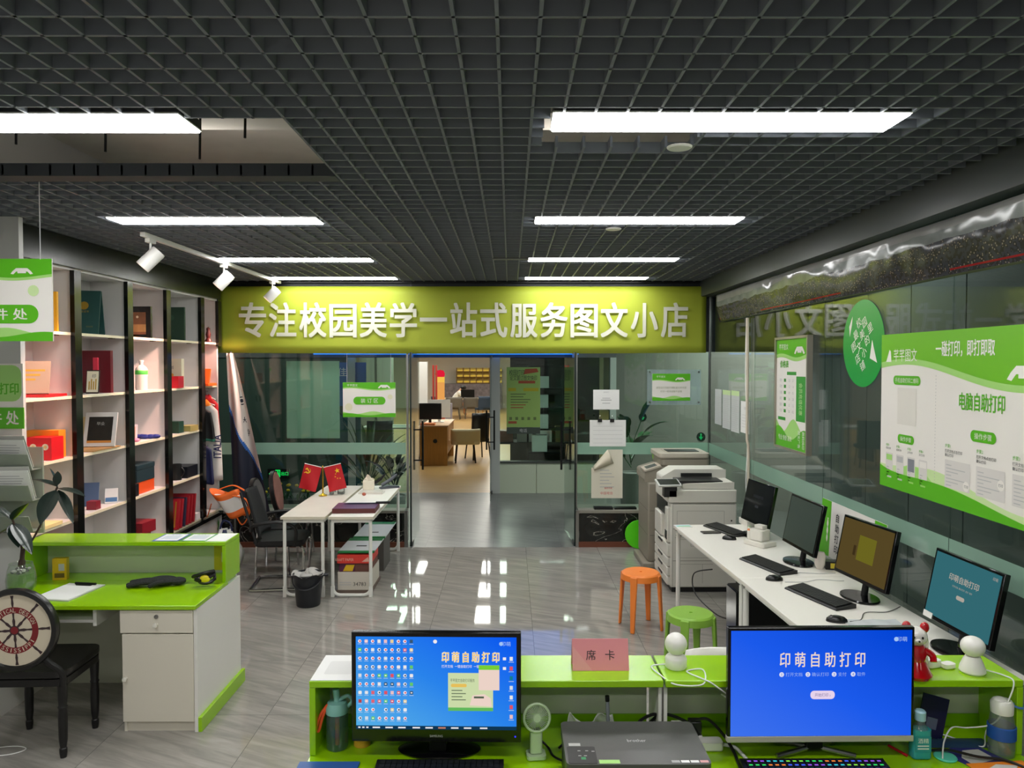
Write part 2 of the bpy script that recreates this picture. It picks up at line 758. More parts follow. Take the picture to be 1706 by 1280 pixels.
# the same lamps continue over and behind the camera
for cx in (.86, -1.99):
    for cy in (.95, -1.0):
        ld = bpy.data.lights.new('ceiling_lamp_light', 'AREA')
        ld.shape = 'RECTANGLE'
        ld.size, ld.size_y = 1.4, .22
        ld.energy = LED * 1.4 * .22 * pi
        ld.color = (1, .99, .97)
        lo = bpy.data.objects.new('ceiling_lamp_light', ld)
        lo.location = (cx, cy, 3.08)
        COL.objects.link(lo)
for k, (px, py, zz) in enumerate(((1132, 246, 3.115), (1022, 382, 3.115))):
    p = P(px, py, z=zz)
    q = MB()
    q.lathe([(0, -.006), (.05, -.005), (.056, 0), (.056, .004), (0, .004)], WMETAL, 24)
    tag(q.build('smoke_detector', loc=p), 'round white smoke detector on the grid ceiling, %s' % ('nearer one' if k == 0 else 'farther one'), 'smoke detector', 'ceiling smoke detectors')

# dark beam along the top of the right wall -----------------------------
b = MB()
BEAMM = mat('beam_dark', '#3a3f3e', .35)
b.box(2.25, 2.6, YB, YG, 2.94, 4.0, BEAMM)
struct(b.build('wall_right_beam', smooth=0))

# glass --------------------------------------------------------------
GLASS = pane_mat('shop_glass', (.80, .90, .845))
CLEAR = pane_mat('door_glass', (.88, .94, .92))
FROST = pane_mat('frosted_band', (.70, .82, .76), haze=.72, hazecol='#b4d8c4')


def pane(name, X, wd, z0, z1, g=GLASS, band=True, label=None):
    q = MB(X)
    q.box(0, wd, z0, z1, -.006, .006, g)
    o = struct(q.build(name, smooth=0), label)
    if band:
        q = MB(X)
        q.box(.0, wd, 1.07, 1.21, .0065, .0075, FROST)
        q.build('frosted_band', o, smooth=0)
    return o


pane('window_1', FC(XL, YG, 0), -1.24 - XL, .43, 2.29, label='fixed glass pane of the shop front beside the door, left of it')
pane('window_2', FC(.80, YG, 0), XR - .80, .43, 2.29, label='fixed glass pane of the shop front between door and copiers')
segs = [(YG, 7.2), (7.2, 5.6), (5.6, 3.98), (3.98, 2.36), (2.36, .74), (.74, -.9), (-.9, YB)]
for i, (ya, yb) in enumerate(segs):
    pane('window_%d' % (i + 3), FL(XR, ya - .004, 0), ya - yb - .008, .02, 2.94, g=pane_mat('side_glass', (.81, .87, .84)) if i == 0 else MATS['side_glass'])
# steel channels
b = MB()
b.box(XR - .02, XR + .02, YB, YG, 0, .02, STEEL)
struct(b.build('trim_4', smooth=0))
b = MB()
b.box(XR - .012, XR + .012, YG - .012, YG + .012, 0, 2.94, STEEL)
struct(b.build('trim_5', smooth=0))

# low marble plinths under the front glass
m, nt, bs, out = newmat('black_marble')
N, L = nt.nodes, nt.links
tc = N.new('ShaderNodeTexCoord')
nz = N.new('ShaderNodeTexNoise')
nz.inputs['Scale'].default_value = 2.6
nz.inputs['Detail'].default_value = 9
nz.inputs['Distortion'].default_value = 2.2
L.new(tc.outputs['Object'], nz.inputs['Vector'])
cr = N.new('ShaderNodeValToRGB')
e = cr.color_ramp.elements
e[0].position, e[0].color = .0, lin('#141615')
e[1].position, e[1].color = .491, lin('#1a1c1a')
k = e.new(.5)
k.color = lin('#c8c4b8')
k = e.new(.507)
k.color = lin('#222422')
k = e.new(.8)
k.color = lin('#0e100f')
L.new(nz.outputs['Fac'], cr.inputs[0])
L.new(cr.outputs[0], bs.inputs['Base Color'])
bs.inputs['Roughness'].default_value = .15
MARBLE = m
LEDGE = mat('ledge_stone', '#8c887e', .35)
BRSKIRT = mat('brown_skirting', '#6a3a26', .5)
for nm, x0, x1, k in (('left', XL, -1.24, 1), ('right', .80, XR - .02, 2)):
    b = MB()
    b.box(x0, x1, 8.68, 9.05, 0, .40, MARBLE)
    b.box(x0, x1, 8.66, 9.07, .40, .43, LEDGE)
    struct(b.build('wall_plinth_%s' % nm, smooth=0), 'low black marble plinth under the shop front glass')
    b = MB()
    b.box(x0, x1, 8.655, 8.68, 0, .06, BRSKIRT)
    struct(b.build('baseboard_%s' % nm, smooth=0))
# steel jambs either side of the doorway
for k, xx in enumerate((-1.22, .785)):
    b = MB()
    b.box(xx - .018, xx + .018, 8.655, 8.70, 0, .43, STEEL)
    b.box(xx - .012, xx + .012, YG - .02, YG + .02, .43, 2.29, STEEL)
    struct(b.build('door_jamb_%d' % (k + 1), smooth=0))

# door leaves, swung open into the corridor ------------------------------
HANDLE = BLACKM


def door(name, hx, hy, ang, wd=.86, label=None, flip=1):
    """hinge at hx, hy; leaf along +u turned by ang"""
    t = bpy.data.objects.new(name, None)
    COL.objects.link(t)
    t.location = (hx, hy, 0)
    t.rotation_euler = (0, 0, ang)
    struct(t, label)
    q = MB()
    q.box(0, wd, -.006, .006, .012, 2.27, CLEAR)
    q.build('leaf', t, smooth=0)
    q = MB()
    q.box(0, .16, -.014, .014, .004, .05, BLACKM)
    q.box(0, .16, -.014, .014, 2.22, 2.28, STEEL)
    q.box(-.006, .004, -.01, .01, .004, 2.28, mat('door_edge', '#1c2826', .3))
    q.build('fitting', t, smooth=0)
    hxp = wd - .12
    for sgn in (-1, 1):
        q = MB()
        q.tube([(hxp, sgn * .06, .80), (hxp, sgn * .06, 1.42)], .014, HANDLE, 10)
        q.tube([(hxp, 0, .92), (hxp, sgn * .06, .92)], .009, HANDLE, 8)
        q.tube([(hxp, 0, 1.31), (hxp, sgn * .06, 1.31)], .009, HANDLE, 8)
        q.build('handle', t)
    return t


door('door_1', -1.165, 8.70, pi / 2 + .01, label='glass shop door leaf standing open, black bar handle, left of the passage')
door('door_2', .762, 8.70, pi / 2 + .07, label='glass shop door leaf standing open, black bar handle, right of the passage')

# ---------------------------------------------------------------- corridor
CORW = mat('corridor_wall', '#5a6660', .7)
b = MB()
b.box(-7.1, -7, 8.66, WOODY, 0, 3.3, CORW)
struct(b.build('wall_corridor_left', smooth=0))
b = MB()
b.box(-7.1, 4.6, 9.0, 36, 3.3, 3.4, mat('corridor_ceiling', '#565a58', .8))
struct(b.build('ceiling_corridor', smooth=0))
b = MB()
b.box(4.5, 4.6, YB, 36, 0, 3.3, mat('corridor_right', '#646660', .7))
struct(b.build('wall_corridor_right', smooth=0))
# dark room behind the right glass
PANELD = mat('dark_panel', '#6a706e', .5)
b = MB()
yy = YB
while yy < 8.9:
    b.box(3.55, 3.6, yy + .006, min(yy + .79, 8.9), 0, 3.3, PANELD)
    yy += .8
b.box(3.6, 3.62, YB, 9, 0, 3.3, mat('dark_gap', '#101412', .8))
struct(b.build('wall_side_room', smooth=0), 'dark panelled wall of the room behind the side glass')
b = MB()
b.box(XR + .1, 3.6, YB, 8.9, 3.3, 3.4, DARKW)
struct(b.build('ceiling_side_room', smooth=0))
for nm, lx, ly, sx, sy, en in (('corridor_fill', 3.0, 9.9, .6, 1.2, 130), ('corridor_fill', -4.6, 10.6, 1.2, .6, 40), ('side_room_fill', 2.95, 3.0, .3, 1.2, 15), ('side_room_fill', 2.95, 6.6, .3, 1.2, 15)):  # unseen fill lights, added to brighten the corridor and the side room
    ld = bpy.data.lights.new(nm, 'AREA')
    ld.shape = 'RECTANGLE'
    ld.size, ld.size_y = sx, sy
    ld.energy = en
    ld.color = (.95, 1, .96)
    lo = bpy.data.objects.new(nm, ld)
    lo.location = (lx, ly, 3.26)
    COL.objects.link(lo)
for k, (lx, ly, en) in enumerate(((-2.0, 4.9, 9), (.4, 4.6, 3), (-.4, 1.2, 3))):  # unseen upward fills, added to brighten the void above the grid
    ld = bpy.data.lights.new('ceiling_void_fill', 'AREA')
    ld.size = .5
    ld.energy = en
    ld.color = (1, .96, .9)
    lo = bpy.data.objects.new('ceiling_void_fill', ld)
    lo.location = (lx, ly, 3.3)
    lo.rotation_euler = (pi, 0, 0)
    COL.objects.link(lo)
# angled grey wall of the corridor seen past the copiers
b = MB()
b.add([(1.75, 12.3, 0), (4.5, 10.4, 0), (4.5, 10.5, 0), (1.75, 12.4, 0), (1.75, 12.3, 3.3), (4.5, 10.4, 3.3), (4.5, 10.5, 3.3), (1.75, 12.4, 3.3)],
      [(0, 1, 5, 4), (1, 2, 6, 5), (2, 3, 7, 6), (3, 0, 4, 7)], mat('concrete_wall', '#8a8880', .8, noise=(2, .12)))
struct(b.build('wall_corridor_angled', smooth=0))

# hall front: frame, blue lit fascia, glass, low wall
FRAMEM = mat('hall_frame', '#b8bab6', .4)
b = MB()
b.box(-7, 1.75, WOODY - .06, WOODY + .06, 2.25, 3.3, mat('fascia_board', '#5c5a5e', .6))
struct(b.build('wall_hall_header', smooth=0))
b = MB()
b.box(-3.22, -1.64, WOODY - .16, WOODY - .065, 2.30, 2.72, emis('blue_lit_sign', '#2a86ff', 1.4))
b.box(-1.53, 1.12, WOODY - .16, WOODY - .065, 2.30, 2.72, MATS['blue_lit_sign'])
tag(b.build('lit_fascia', smooth=0), 'blue glowing fascia over the hall entrance, peeping out under the banner', 'sign')
for k, (xx, w2, dm) in enumerate(((-1.59, .05, FRAMEM), (-.24, .07, FRAMEM), (1.70, .05, FRAMEM), (-2.62, .06, FRAMEM))):
    b = MB()
    b.box(xx - w2, xx + w2, WOODY - .08, WOODY + .08, 0, 2.25, dm)
    struct(b.build('trim_%d' % (6 + k), smooth=0))
pane('window_20', FC(-2.56, WOODY, 0), .92, .02, 2.25, band=False)
pane('window_21', FC(-.17, WOODY, 0), 1.82, .53, 2.25, band=False, label='shop window across the corridor with a green poster on it')
b = MB()
PALEW = mat('pale_panel', '#b9c2ac', .4)
for k in range(3):
    b.box(-.17 + k * .61, -.17 + (k + 1) * .61 - .008, WOODY - .05, WOODY + .05, 0, .50, PALEW)
b.box(-.17, 1.65, WOODY - .07, WOODY + .07, .50, .53, mat('sill_dark', '#3a3e3a', .5))
struct(b.build('wall_hall_plinth', smooth=0))
b = MB()
b.box(-7, -2.68, WOODY - .03, WOODY + .03, 0, 2.25, mat('corridor_dark_green', '#3c4a42', .5))
struct(b.build('wall_hall_left', smooth=0))
d3 = door('door_3', -.31, WOODY - .02, -pi / 2, wd=.82, label='glass hall door leaf standing open with dark bar handles')

# reading hall shell
b = MB()
b.box(-9.1, -9, WOODY, 36, 0, 3.3, mat('hall_wall', '#a8a49a', .8))
b.box(-9, 6, 35.9, 36, 0, 3.3, mat('hall_end', '#d0cabc', .8))
b.box(6, 6.1, WOODY, 36, 0, 3.3, MATS['hall_wall'])
struct(b.build('wall_hall', smooth=0))
b = MB()
b.box(.0, 1.75, 14.6, 14.7, 0, 3.3, mat('backroom_dark', '#2c3430', .7))
struct(b.build('wall_display_back', smooth=0))
# hall lamps: near rows mirrored in the floor; outer far columns added for brightness
HLED = emis('hall_led', '#fbfaf0', HALL_LED)
for i, yy in enumerate((15.8, 17.55, 19.5, 23, 27, 31)):
    for j, xx in enumerate((-2.55, -.42) if yy < 22 else (-2.55, -.42, -4.7, 1.7)):
        t = thing('hall_lamp', 'ceiling panel lamp of the hall across the corridor, outer far ones added', 'ceiling lamp', (xx, yy, 3.22), 0, 'hall ceiling lamps')
        q = MB()
        q.box(-.33, .33, -.5, .5, .006, .06, WMETAL)
        q.build('housing', t, smooth=0)
        q = MB()
        q.box(-.32, .32, -.49, .49, 0, .006, HLED if yy < 22 else emis('hall_led_far', '#fbf6e8', HALL_LED * 1.8))
        q.build('diffuser', t, smooth=0)
# ================================================================ left side: shelves, desk, chair, hanging signs
SXF, SXB = -3.39, -3.70
POSTY = [5.0, 5.80, 6.60, 7.34, 8.15, 8.63]
BZ = [.46, .94, 1.43, 1.90, 2.39]
TOPZ = 2.87
SHW = mat('shelf_white', '#d9d6d4', .5)
SHEDGE = mat('shelf_edge_cream', '#f0e6c8', .4)
FRAMEB = mat('shelf_black_frame', '#0d0f0e', .18)
sh = thing('display_shelf', 'tall built-in white display shelf with black frame along the wall', 'shelf', (SXF, 5.0, 0))
O = Matrix.Translation((-SXF, -5.0, 0))
q = MB(O)
q.box(SXB - .02, SXB, 5.0, 8.63, .46, TOPZ, SHW)
q.build('back_panel', sh, smooth=0)
for i, y in enumerate(POSTY):
    q = MB(O)
    q.box(SXB, SXF, y - .018, y + .018, .46, TOPZ, SHW)
    q.build('divider', sh, smooth=0)
    q = MB(O)
    q.box(SXF, SXF + .035, y - .045, y + .045, .46 if i < 5 else 2.35, TOPZ, FRAMEB)
    q.build('post', sh, smooth=0)
for i in range(5):
    for j, z in enumerate(BZ):
        if i == 4 and j in (1, 2):
            continue
        q = MB(O)
        q.box(SXB, SXF - .004, POSTY[i] + .018, POSTY[i + 1] - .018, z - .02, z, SHW)
        q.box(SXF - .004, SXF + .002, POSTY[i] + .018, POSTY[i + 1] - .018, z - .021, z + .001, SHEDGE)
        for yy in (POSTY[i] + .16, POSTY[i + 1] - .16):
            if j:
                q.box(SXF - .07, SXF - .03, yy - .02, yy + .02, z - .028, z - .02, mat('bracket_brown', '#6a5a48', .5))
        q.build('shelf_board', sh, smooth=0)
q = MB(O)
q.box(SXB, SXF, 5.0, 8.63, TOPZ, TOPZ + .02, SHW)
q.box(SXB, SXF + .035, 5.0, 8.65, TOPZ + .02, CEIL - .003, mat('camo_marble', '#1f2321', .25, noise=(6, .9)))
q.build('fascia', sh, smooth=0)
q = MB(O)
q.box(SXB, SXF + .05, 5.0, 8.63, .40, .44, FRAMEB)
q.build('base_rail', sh, smooth=0)
q = MB(O)
q.box(SXB, SXF + .03, 5.0, 8.63, 0, .40, SHW)
LEAFP = mat('leaf_print', '#3f7a34', .5)
for k in range(26):
    yy = 7.25 + RND.random() * 1.3
    zz = .03 + RND.random() * .24
    a = RND.random() * 1.2 + .9
    FRM = FR(SXF + .0312, yy, zz)
    L_ = .05 + RND.random() * .09
    pts = [(0, 0), (L_ * .5 * cos(a) - .02, L_ * .5 * sin(a)), (L_ * cos(a), L_ * sin(a)), (L_ * .5 * cos(a) + .02, L_ * .5 * sin(a) - .01)]
    q.flat(pts, k * .00003, LEAFP, FRM)
q.build('base_cabinet', sh, smooth=0)


# ---- things on the shelves
def sh_at(i, j):
    return BZ[j] + .001


def book(name, label, cat, x, y, z, w, h, th, m, rz=0, lean=0, group=None, art=None):
    """standing board/book: width w along local x, height h, thickness th; faces -Y when rz=0"""
    q = MB(T(0, 0, 0, 0, lean))
    q.box(-w / 2, w / 2, 0, th, 0, h, m)
    if art:
        art(q, frame((0, -.0006, 0), (1, 0, 0), (0, 0, 1), (0, -1, 0)))
    mz = min(v[2] for v in q.v)
    o = q.build(name, loc=(x, y, z - mz), rz=rz, smooth=0)
    return tag(o, label, cat, group)


def abox(name, label, cat, x, y, z, sx, sy, sz, m, rz=0, group=None, art=None, bevel=0):
    q = MB()
    q.box(-sx / 2, sx / 2, -sy / 2, sy / 2, 0, sz, m)
    if art:
        art(q)
    o = q.build(name, loc=(x, y, z), rz=rz, smooth=0, bevel=bevel)
    return tag(o, label, cat, group)


YEL = mat('yellow_frame', '#e8a818', .4)
CREAM = mat('cream', '#e6dcc0', .6)
MAROON = mat('maroon', '#6a1420', .45)
TEAL = mat('dark_teal', '#1c4a46', .45)
DGREEN = mat('dark_green_cloth', '#1c3a28', .6)
NAVY = mat('navy_cloth', '#1a2238', .5)
NAVYB = mat('navy_box', '#10141e', .4)
GOLD = mat('gold_foil', '#c8a040', .35, met=.7)
BEIGE = mat('beige_cover', '#a89684', .6)
WOODP = mat('brown_picture', '#7a5238', .5, noise=(14, .5))


def art_cert(q, X):
    q.quad(-.10, .10, .03, .27, .0004, CREAM, X)
    q.text('证', 0, .17, .05, mat('cert_ink', '#b89a60', .6), X, .0008)


# column 1
book('framed_certificate', 'yellow framed certificate on the top shelf beside the hanging sign', 'frame', -3.535, 5.62, BZ[4] + .002, .25, .30, .02, YEL, art=art_cert)


def art_gold(q, X):
    for k in range(3):
        q.quad(-.09, .02 + .03 * k, .10 + .035 * k, .115 + .035 * k, .0004, mat('gold_print', '#c89a3c', .4), X)


book('gift_folder', 'grey-beige folder with gold lines leaning in the pink-lit bay', 'folder', -3.535, 5.50, BZ[3] + .022, .22, .25, .025, BEIGE, rz=.35, lean=-.28, art=art_gold)
abox('red_folder', 'flat red folder lying under the beige folder', 'folder', -3.545, 5.60, BZ[3] + .002, .27, .26, .02, RED)
book('red_envelope', 'red folder standing behind the beige folder', 'folder', -3.60, 5.64, BZ[3] + .022, .12, .24, .012, RED, rz=.5, lean=-.12)
abox('orange_gift_box', 'orange yellow gift box behind the red box', 'box', -3.565, 5.71, BZ[2] + .001, .25, .09, .21, mat('orange_yellow', '#f09a28', .5))


def art_dots(q):
    X = FC(0, -.0756, 0)
    for xx in (-.03, .06):
        q.flat(circ(xx, .10, .024, 18), .0004, CREAM, X)
        q.flat(circ(xx, .10, .012, 14), .0008, mat('dot_gold', '#d8b878', .5), X)


abox('red_gift_box', 'bright red gift box with two round cream seals', 'box', -3.506, 5.585, BZ[2] + .001, .21, .15, .17, mat('bright_red', '#d80f1e', .4), art=art_dots)
abox('cream_booklet', 'cream booklet lying on the second lowest shelf behind the plant', 'book', -3.50, 5.45, BZ[1] + .001, .24, .3, .025, mat('cream_yellow', '#f2dc9a', .6))
abox('flat_red_box', 'flat red box on the bottom shelf behind the desk plant', 'box', -3.47, 5.5, BZ[0] + .001, .26, .30, .09, mat('deep_red', '#a01420', .45))


# column 2
def art_cover(q, X):
    q.flat(circ(0, .24, .035, 18), .0004, GOLD, X)
    q.text('毕业证书', 0, .19, .018, GOLD, X, .0004)
    q.text('二〇二三', .05, .06, .012, GOLD, X, .0004)


cv = thing('certificate_cover', 'dark teal certificate cover propped open like a tent', 'certificate cover', (-3.545, 6.22, BZ[4] + .008), .22)
q = MB(T(0, -.06, 0, 0, -.22))
q.box(-.12, .12, 0, .012, 0, .37, TEAL)
art_cover(q, frame((0, -.0006, 0), (1, 0, 0), (0, 0, 1), (0, -1, 0)))
q.build('cover', cv, smooth=0)
q = MB(T(0, .13, 0, 0, .22))
q.box(-.12, .12, -.012, 0, 0, .37, TEAL)
q.build('cover', cv, smooth=0)
book('maroon_book', 'tall maroon book standing behind the wooden plaque', 'book', -3.53, 6.36, BZ[3] + .001, .24, .36, .04, MAROON)


def art_plaque(q, X):
    q.quad(-.045, .045, .01, .185, .0004, CREAM, X)
    for k in range(4):
        q.quad(-.03 + k * .017, -.02 + k * .017, .03, .10 + .02 * (k % 2), .0008, GOLD, X)
    q.text('印', .01, .145, .03, INK, X, .0008)


book('wooden_plaque', 'small cream plaque with dark edge leaning on the maroon book', 'plaque', -3.47, 6.18, BZ[3] + .001, .10, .195, .016, mat('dark_wood', '#2c1c16', .5), rz=.15, lean=-.16, art=art_plaque)
q = MB()
q.box(-.02, .02, -.012, .012, 0, .30, mat('pink_red', '#d8304a', .4))
tag(q.build('red_ribbon_tube', loc=(-3.49, 6.28, BZ[3] + .001), smooth=0, bevel=.004), 'slim red tube standing in front of the maroon book', 'tube')


def art_photo(q, X):
    q.quad(-.095, .095, .05, .26, .0004, mat('dark_photo', '#262421', .3, noise=(18, .6)), X)
    q.quad(-.095, .095, .03, .05, .0006, mat('photo_orange', '#c88438', .5), X)
    q.text('毕业', 0, .2, .03, FAINT, X, .0008)


book('framed_photo', 'white photo frame with a dark picture leaning on the shelf', 'frame', -3.49, 6.30, BZ[2] + .012, .25, .30, .02, SHW, rz=.2, lean=-.35, art=art_photo)
book('cream_book', 'cream book standing behind the white photo frame', 'book', -3.57, 6.36, BZ[2] + .013, .17, .25, .03, mat('cream_cover', '#dccb98', .6), rz=.35, lean=-.2)
abox('wooden_tray', 'thin wooden board lying under the white photo frame', 'tray', -3.52, 6.24, BZ[2] + .001, .28, .42, .01, mat('light_wood', '#b08a58', .5, noise=(8, .2)))
book('blue_postcard', 'blue grey folder leaning behind the desk calendar', 'folder', -3.58, 6.26, BZ[1] + .001, .18, .2, .012, mat('blue_grey', '#55688a', .5), rz=.3, lean=-.3)
abox('small_red_box', 'small red gift box beside the desk calendar', 'box', -3.46, 6.16, BZ[1] + .001, .08, .07, .07, mat('wine_red', '#8a2030', .4))
cal = thing('desk_calendar', 'small tent desk calendar with a blue strip on the shelf', 'calendar', (-3.47, 6.46, BZ[1] + .004), .4)
q = MB(T(0, -.05, 0, 0, -.4))
q.box(-.05, .05, 0, .004, 0, .13, PAPER)
q.quad(-.045, .045, .012, .05, .0005, mat('cal_blue', '#4a78a8', .5), frame((0, 0, 0), (1, 0, 0), (0, 0, 1), (0, -1, 0)))
q.build('front_sheet', cal, smooth=0)
q = MB(T(0, .055, 0, 0, .4))
q.box(-.05, .05, -.004, 0, 0, .13, PAPER)
q.build('back_sheet', cal, smooth=0)
abox('white_notebook', 'white notebook lying on the bottom shelf behind the desk', 'book', -3.46, 6.2, BZ[0] + .001, .2, .3, .03, PAPER)


# column 3
def art_brown(q, X):
    q.quad(-.10, .10, .035, .245, .0004, WOODP, X)
    q.quad(-.10, .10, .06, .13, .0006, mat('tan_band', '#b08a58', .5, noise=(20, .4)), X)
    q.flat(circ(.02, .2, .012), .0008, CREAM, X)


book('framed_picture', 'black picture frame with a brown picture on the top shelf', 'frame', -3.545, 7.06, BZ[4] + .001, .29, .30, .03, BLACKG, art=art_brown)
book('slanted_card', 'orange card leaning beside the black picture frame', 'card', -3.62, 6.90, BZ[4] + .001, .08, .2, .008, mat('card_orange', '#d8944a', .5), rz=.2, lean=-.2)


def art_navy(q):
    X = FC(0, -.0406, 0)
    q.flat([(-.05, .06), (0, .19), (.04, .06)], .0004, mat('pale_print', '#b4b0a8', .5), X)
    q.text('美学', 0, .03, .03, FAINT, X, .0004)


abox('navy_tall_box', 'tall navy box with a pale print next to the white bottle', 'box', -3.60, 6.93, BZ[3] + .001, .16, .08, .28, NAVY, art=art_navy)
bt = thing('white_bottle', 'white squeeze bottle with a green label on the shelf', 'bottle', (-3.475, 7.02, BZ[3] + .001))
q = MB()
q.lathe([(0, 0), (.05, 0), (.053, .02), (.053, .12), (.056, .14), (.056, .19), (.045, .215), (.022, .235), (0, .236)], mat('bottle_white', '#e8e4da', .3), 20)
q.build('body', bt)
q = MB()
q.lathe([(.0535, .142), (.0567, .148), (.0567, .185), (.0535, .19)], mat('label_green', '#5fd858', .4), 20)
q.build('label', bt)
q = MB()
q.lathe([(0, .236), (.018, .236), (.018, .262), (.022, .263), (.022, .28), (0, .282)], mat('cap_white', '#efeeea', .35), 16)
q.build('cap', bt)
abox('small_white_box', 'small cream box lying at the foot of the navy box', 'box', -3.53, 6.80, BZ[3] + .001, .14, .08, .03, CREAM)


def art_pink(q, X):
    q.quad(-.035, .035, .02, .13, .0004, mat('pink_photo', '#e8a890', .5), X)


book('pink_photo_stand', 'small pale pink photo stand on the middle shelf', 'frame', -3.53, 6.92, BZ[2] + .001, .1, .15, .014, mat('pale_pink', '#eed8dc', .5), rz=.3, lean=-.25, art=art_pink)
q = MB()
for k in range(5):
    q.ball((-.09 + k * .045, .015 * math.sin(k * 2.1), .022), .045, .03, .022, mat('blue_ribbon', '#1c2c80', .5), 10, 6)
tag(q.build('blue_ribbon', loc=(-3.49, 7.12, BZ[2] + .001)), 'crumpled blue medal ribbon lying on the middle shelf', 'ribbon')
q = MB()
q.ball((0, 0, .018), .04, .03, .018, mat('pink_toy', '#e890b0', .5), 10, 6)
tag(q.build('pink_pouch', loc=(-3.44, 6.83, BZ[2] + .001)), 'tiny pink pouch beside the blue ribbon', 'pouch')
abox('orange_box', 'orange box under the dark teal chest', 'box', -3.56, 6.98, BZ[1] + .001, .26, .34, .11, mat('vivid_orange', '#e8541c', .45))
ch = thing('teal_chest', 'dark teal gift chest with brass latch on the orange box', 'box', (-3.56, 6.98, BZ[1] + .112))
q = MB()
q.box(-.135, .135, -.17, .17, 0, .11, mat('teal_leather', '#20343c', .45))
q.build('body', ch, smooth=0, bevel=.004)
q = MB()
q.box(-.138, .138, -.173, .173, .1105, .16, MATS['teal_leather'])
q.build('lid', ch, smooth=0, bevel=.006)
q = MB()
q.box(.0, .05, -.186, -.172, .07, .13, GOLD)
q.build('latch', ch, smooth=0, bevel=.003)


def art_btxt(q):
    q.text('KUNMING', 0, .075, .028, FAINT, FC(0, -.0556, 0), .0004)


abox('black_gift_box', 'black flat box with pale lettering in front of the orange box', 'box', -3.52, 6.74, BZ[1] + .001, .24, .11, .11, NAVYB, art=art_btxt)
for k, (dx, dy, dz, ln) in enumerate(((0, 0, 0, .0), (.02, .05, .105, .0))):
    abox('wine_red_box', 'dark red gift box on the bottom shelf, %s' % ('lower one of two' if k == 0 else 'upper one of two'), 'box', -3.53 + dx, 6.92 + dy, BZ[0] + .001 + dz, .24, .22, .104, mat('wine', '#8c1626', .4), rz=-.1 * k, group='dark red gift boxes')

# column 4
book('dark_green_book', 'large dark green book standing on the top shelf', 'book', -3.55, 7.82, BZ[4] + .001, .27, .35, .03, DGREEN, art=lambda q, X: (q.flat(circ(0, .24, .03, 16), .0004, mat('green_emboss', '#2c5038', .4), X), q.text('聘书', 0, .1, .025, MATS['green_emboss'], X, .0004)))


def art_bag(q, X):
    for k in range(7):
        q.flat(circ(-.07 + (k % 4) * .045, .07 + (k // 4) * .06, .018, 12), .0004 + k * .00005, mat('flower_%d' % (k % 3), ('#e0a030', '#8c8478', '#d86a30')[k % 3], .5), X)
    q.text('文创', 0, .21, .035, INK, X, .0006)


book('cream_paper_bag', 'cream paper bag with printed flowers on the shelf', 'paper bag', -3.56, 7.80, BZ[3] + .001, .24, .30, .06, CREAM, art=art_bag)


def art_rb(q):
    q.text('喜', 0, .06, .04, GOLD, FC(0, -.0706, 0), .0004)


abox('red_keepsake_box', 'red keepsake box in front of the cream paper bag', 'box', -3.50, 7.62, BZ[3] + .001, .26, .14, .12, mat('coral_red', '#d01a2c', .4), rz=.05, art=art_rb)
abox('white_card_pack', 'pack of white cards lying before the red keepsake box', 'cards', -3.56, 7.46, BZ[3] + .001, .2, .08, .03, PAPER)
book('slim_dark_frame', 'slim dark frame leaning in the bay above the mug', 'frame', -3.59, 7.66, BZ[2] + .001, .13, .26, .02, DGREEN, rz=.3, lean=-.2, art=lambda q, X: q.quad(-.06, .06, .02, .24, .0004, CREAM, X))


def art_tri(q):
    q.flat([(-.02, .03), (0, .07), (.025, .03)], .0004, CREAM, FC(0, -.0606, 0))


abox('red_tea_box', 'small red box with a pale mark on the middle shelf', 'box', -3.52, 7.50, BZ[2] + .001, .11, .12, .13, mat('tea_red', '#a01c28', .4), art=art_tri)
abox('green_tea_box', 'small dark green box beside the red tea box', 'box', -3.47, 7.72, BZ[2] + .001, .11, .12, .12, mat('bottle_green', '#1f4434', .45))
abox('gold_case', 'low gold coloured case on the middle shelf', 'box', -3.44, 7.96, BZ[2] + .001, .12, .2, .06, mat('dull_gold', '#a89a5c', .4))
mg = thing('black_mug', 'black mug standing on the shelf beside the navy box', 'mug', (-3.47, 7.72, BZ[1] + .001))
q = MB()
q.lathe([(0, 0), (.05, 0), (.05, .165), (.045, .165), (.045, .01), (0, .01)], BLACK, 20)
q.build('cup', mg)
q = MB()
q.tube([(.05 + .03 * sin(pi * k / 8), 0, .04 + .09 * k / 8) for k in range(9)], .007, BLACK, 8)
q.build('handle', mg)
abox('navy_flat_box', 'navy flat box behind the black mug', 'box', -3.50, 7.95, BZ[1] + .001, .20, .26, .12, NAVYB)
q = MB()
q.box(-.05, .05, -.01, .01, 0, .2, mat('acrylic', '#d8dcdc', .1, trans=.8))
tag(q.build('acrylic_stand', loc=(-3.60, 7.72, BZ[1] + .001), smooth=0), 'clear acrylic stand behind the black mug', 'stand')
for k in range(6):
    mt = (mat('red_album', '#9a1a26', .4), mat('navy_album', '#24243c', .45))[1 if k == 2 else 0]
    sp = ('second', 'third', 'fourth', 'fifth')
    wh = 'first from the near side' if k == 0 else ('navy one of the row' if k == 2 else 'number six, leaning last at the far end' if k == 5 else '%s from the near side' % sp[k - 1])
    book('photo_album', '%s album leaning on the bottom shelf, %s' % ('navy' if k == 2 else 'red', wh), 'album', -3.50, 7.50 + k * .075, BZ[0] + .001, .26, .30, .035, mt, rz=0, lean=-.2, group='albums on the bottom shelf', art=lambda q, X: q.quad(.09, .105, .02, .28, .0004, GOLD, X))
abox('pale_card_box', 'small pale box at the far end of the album row', 'box', -3.46, 8.03, BZ[0] + .001, .16, .1, .07, SHW)

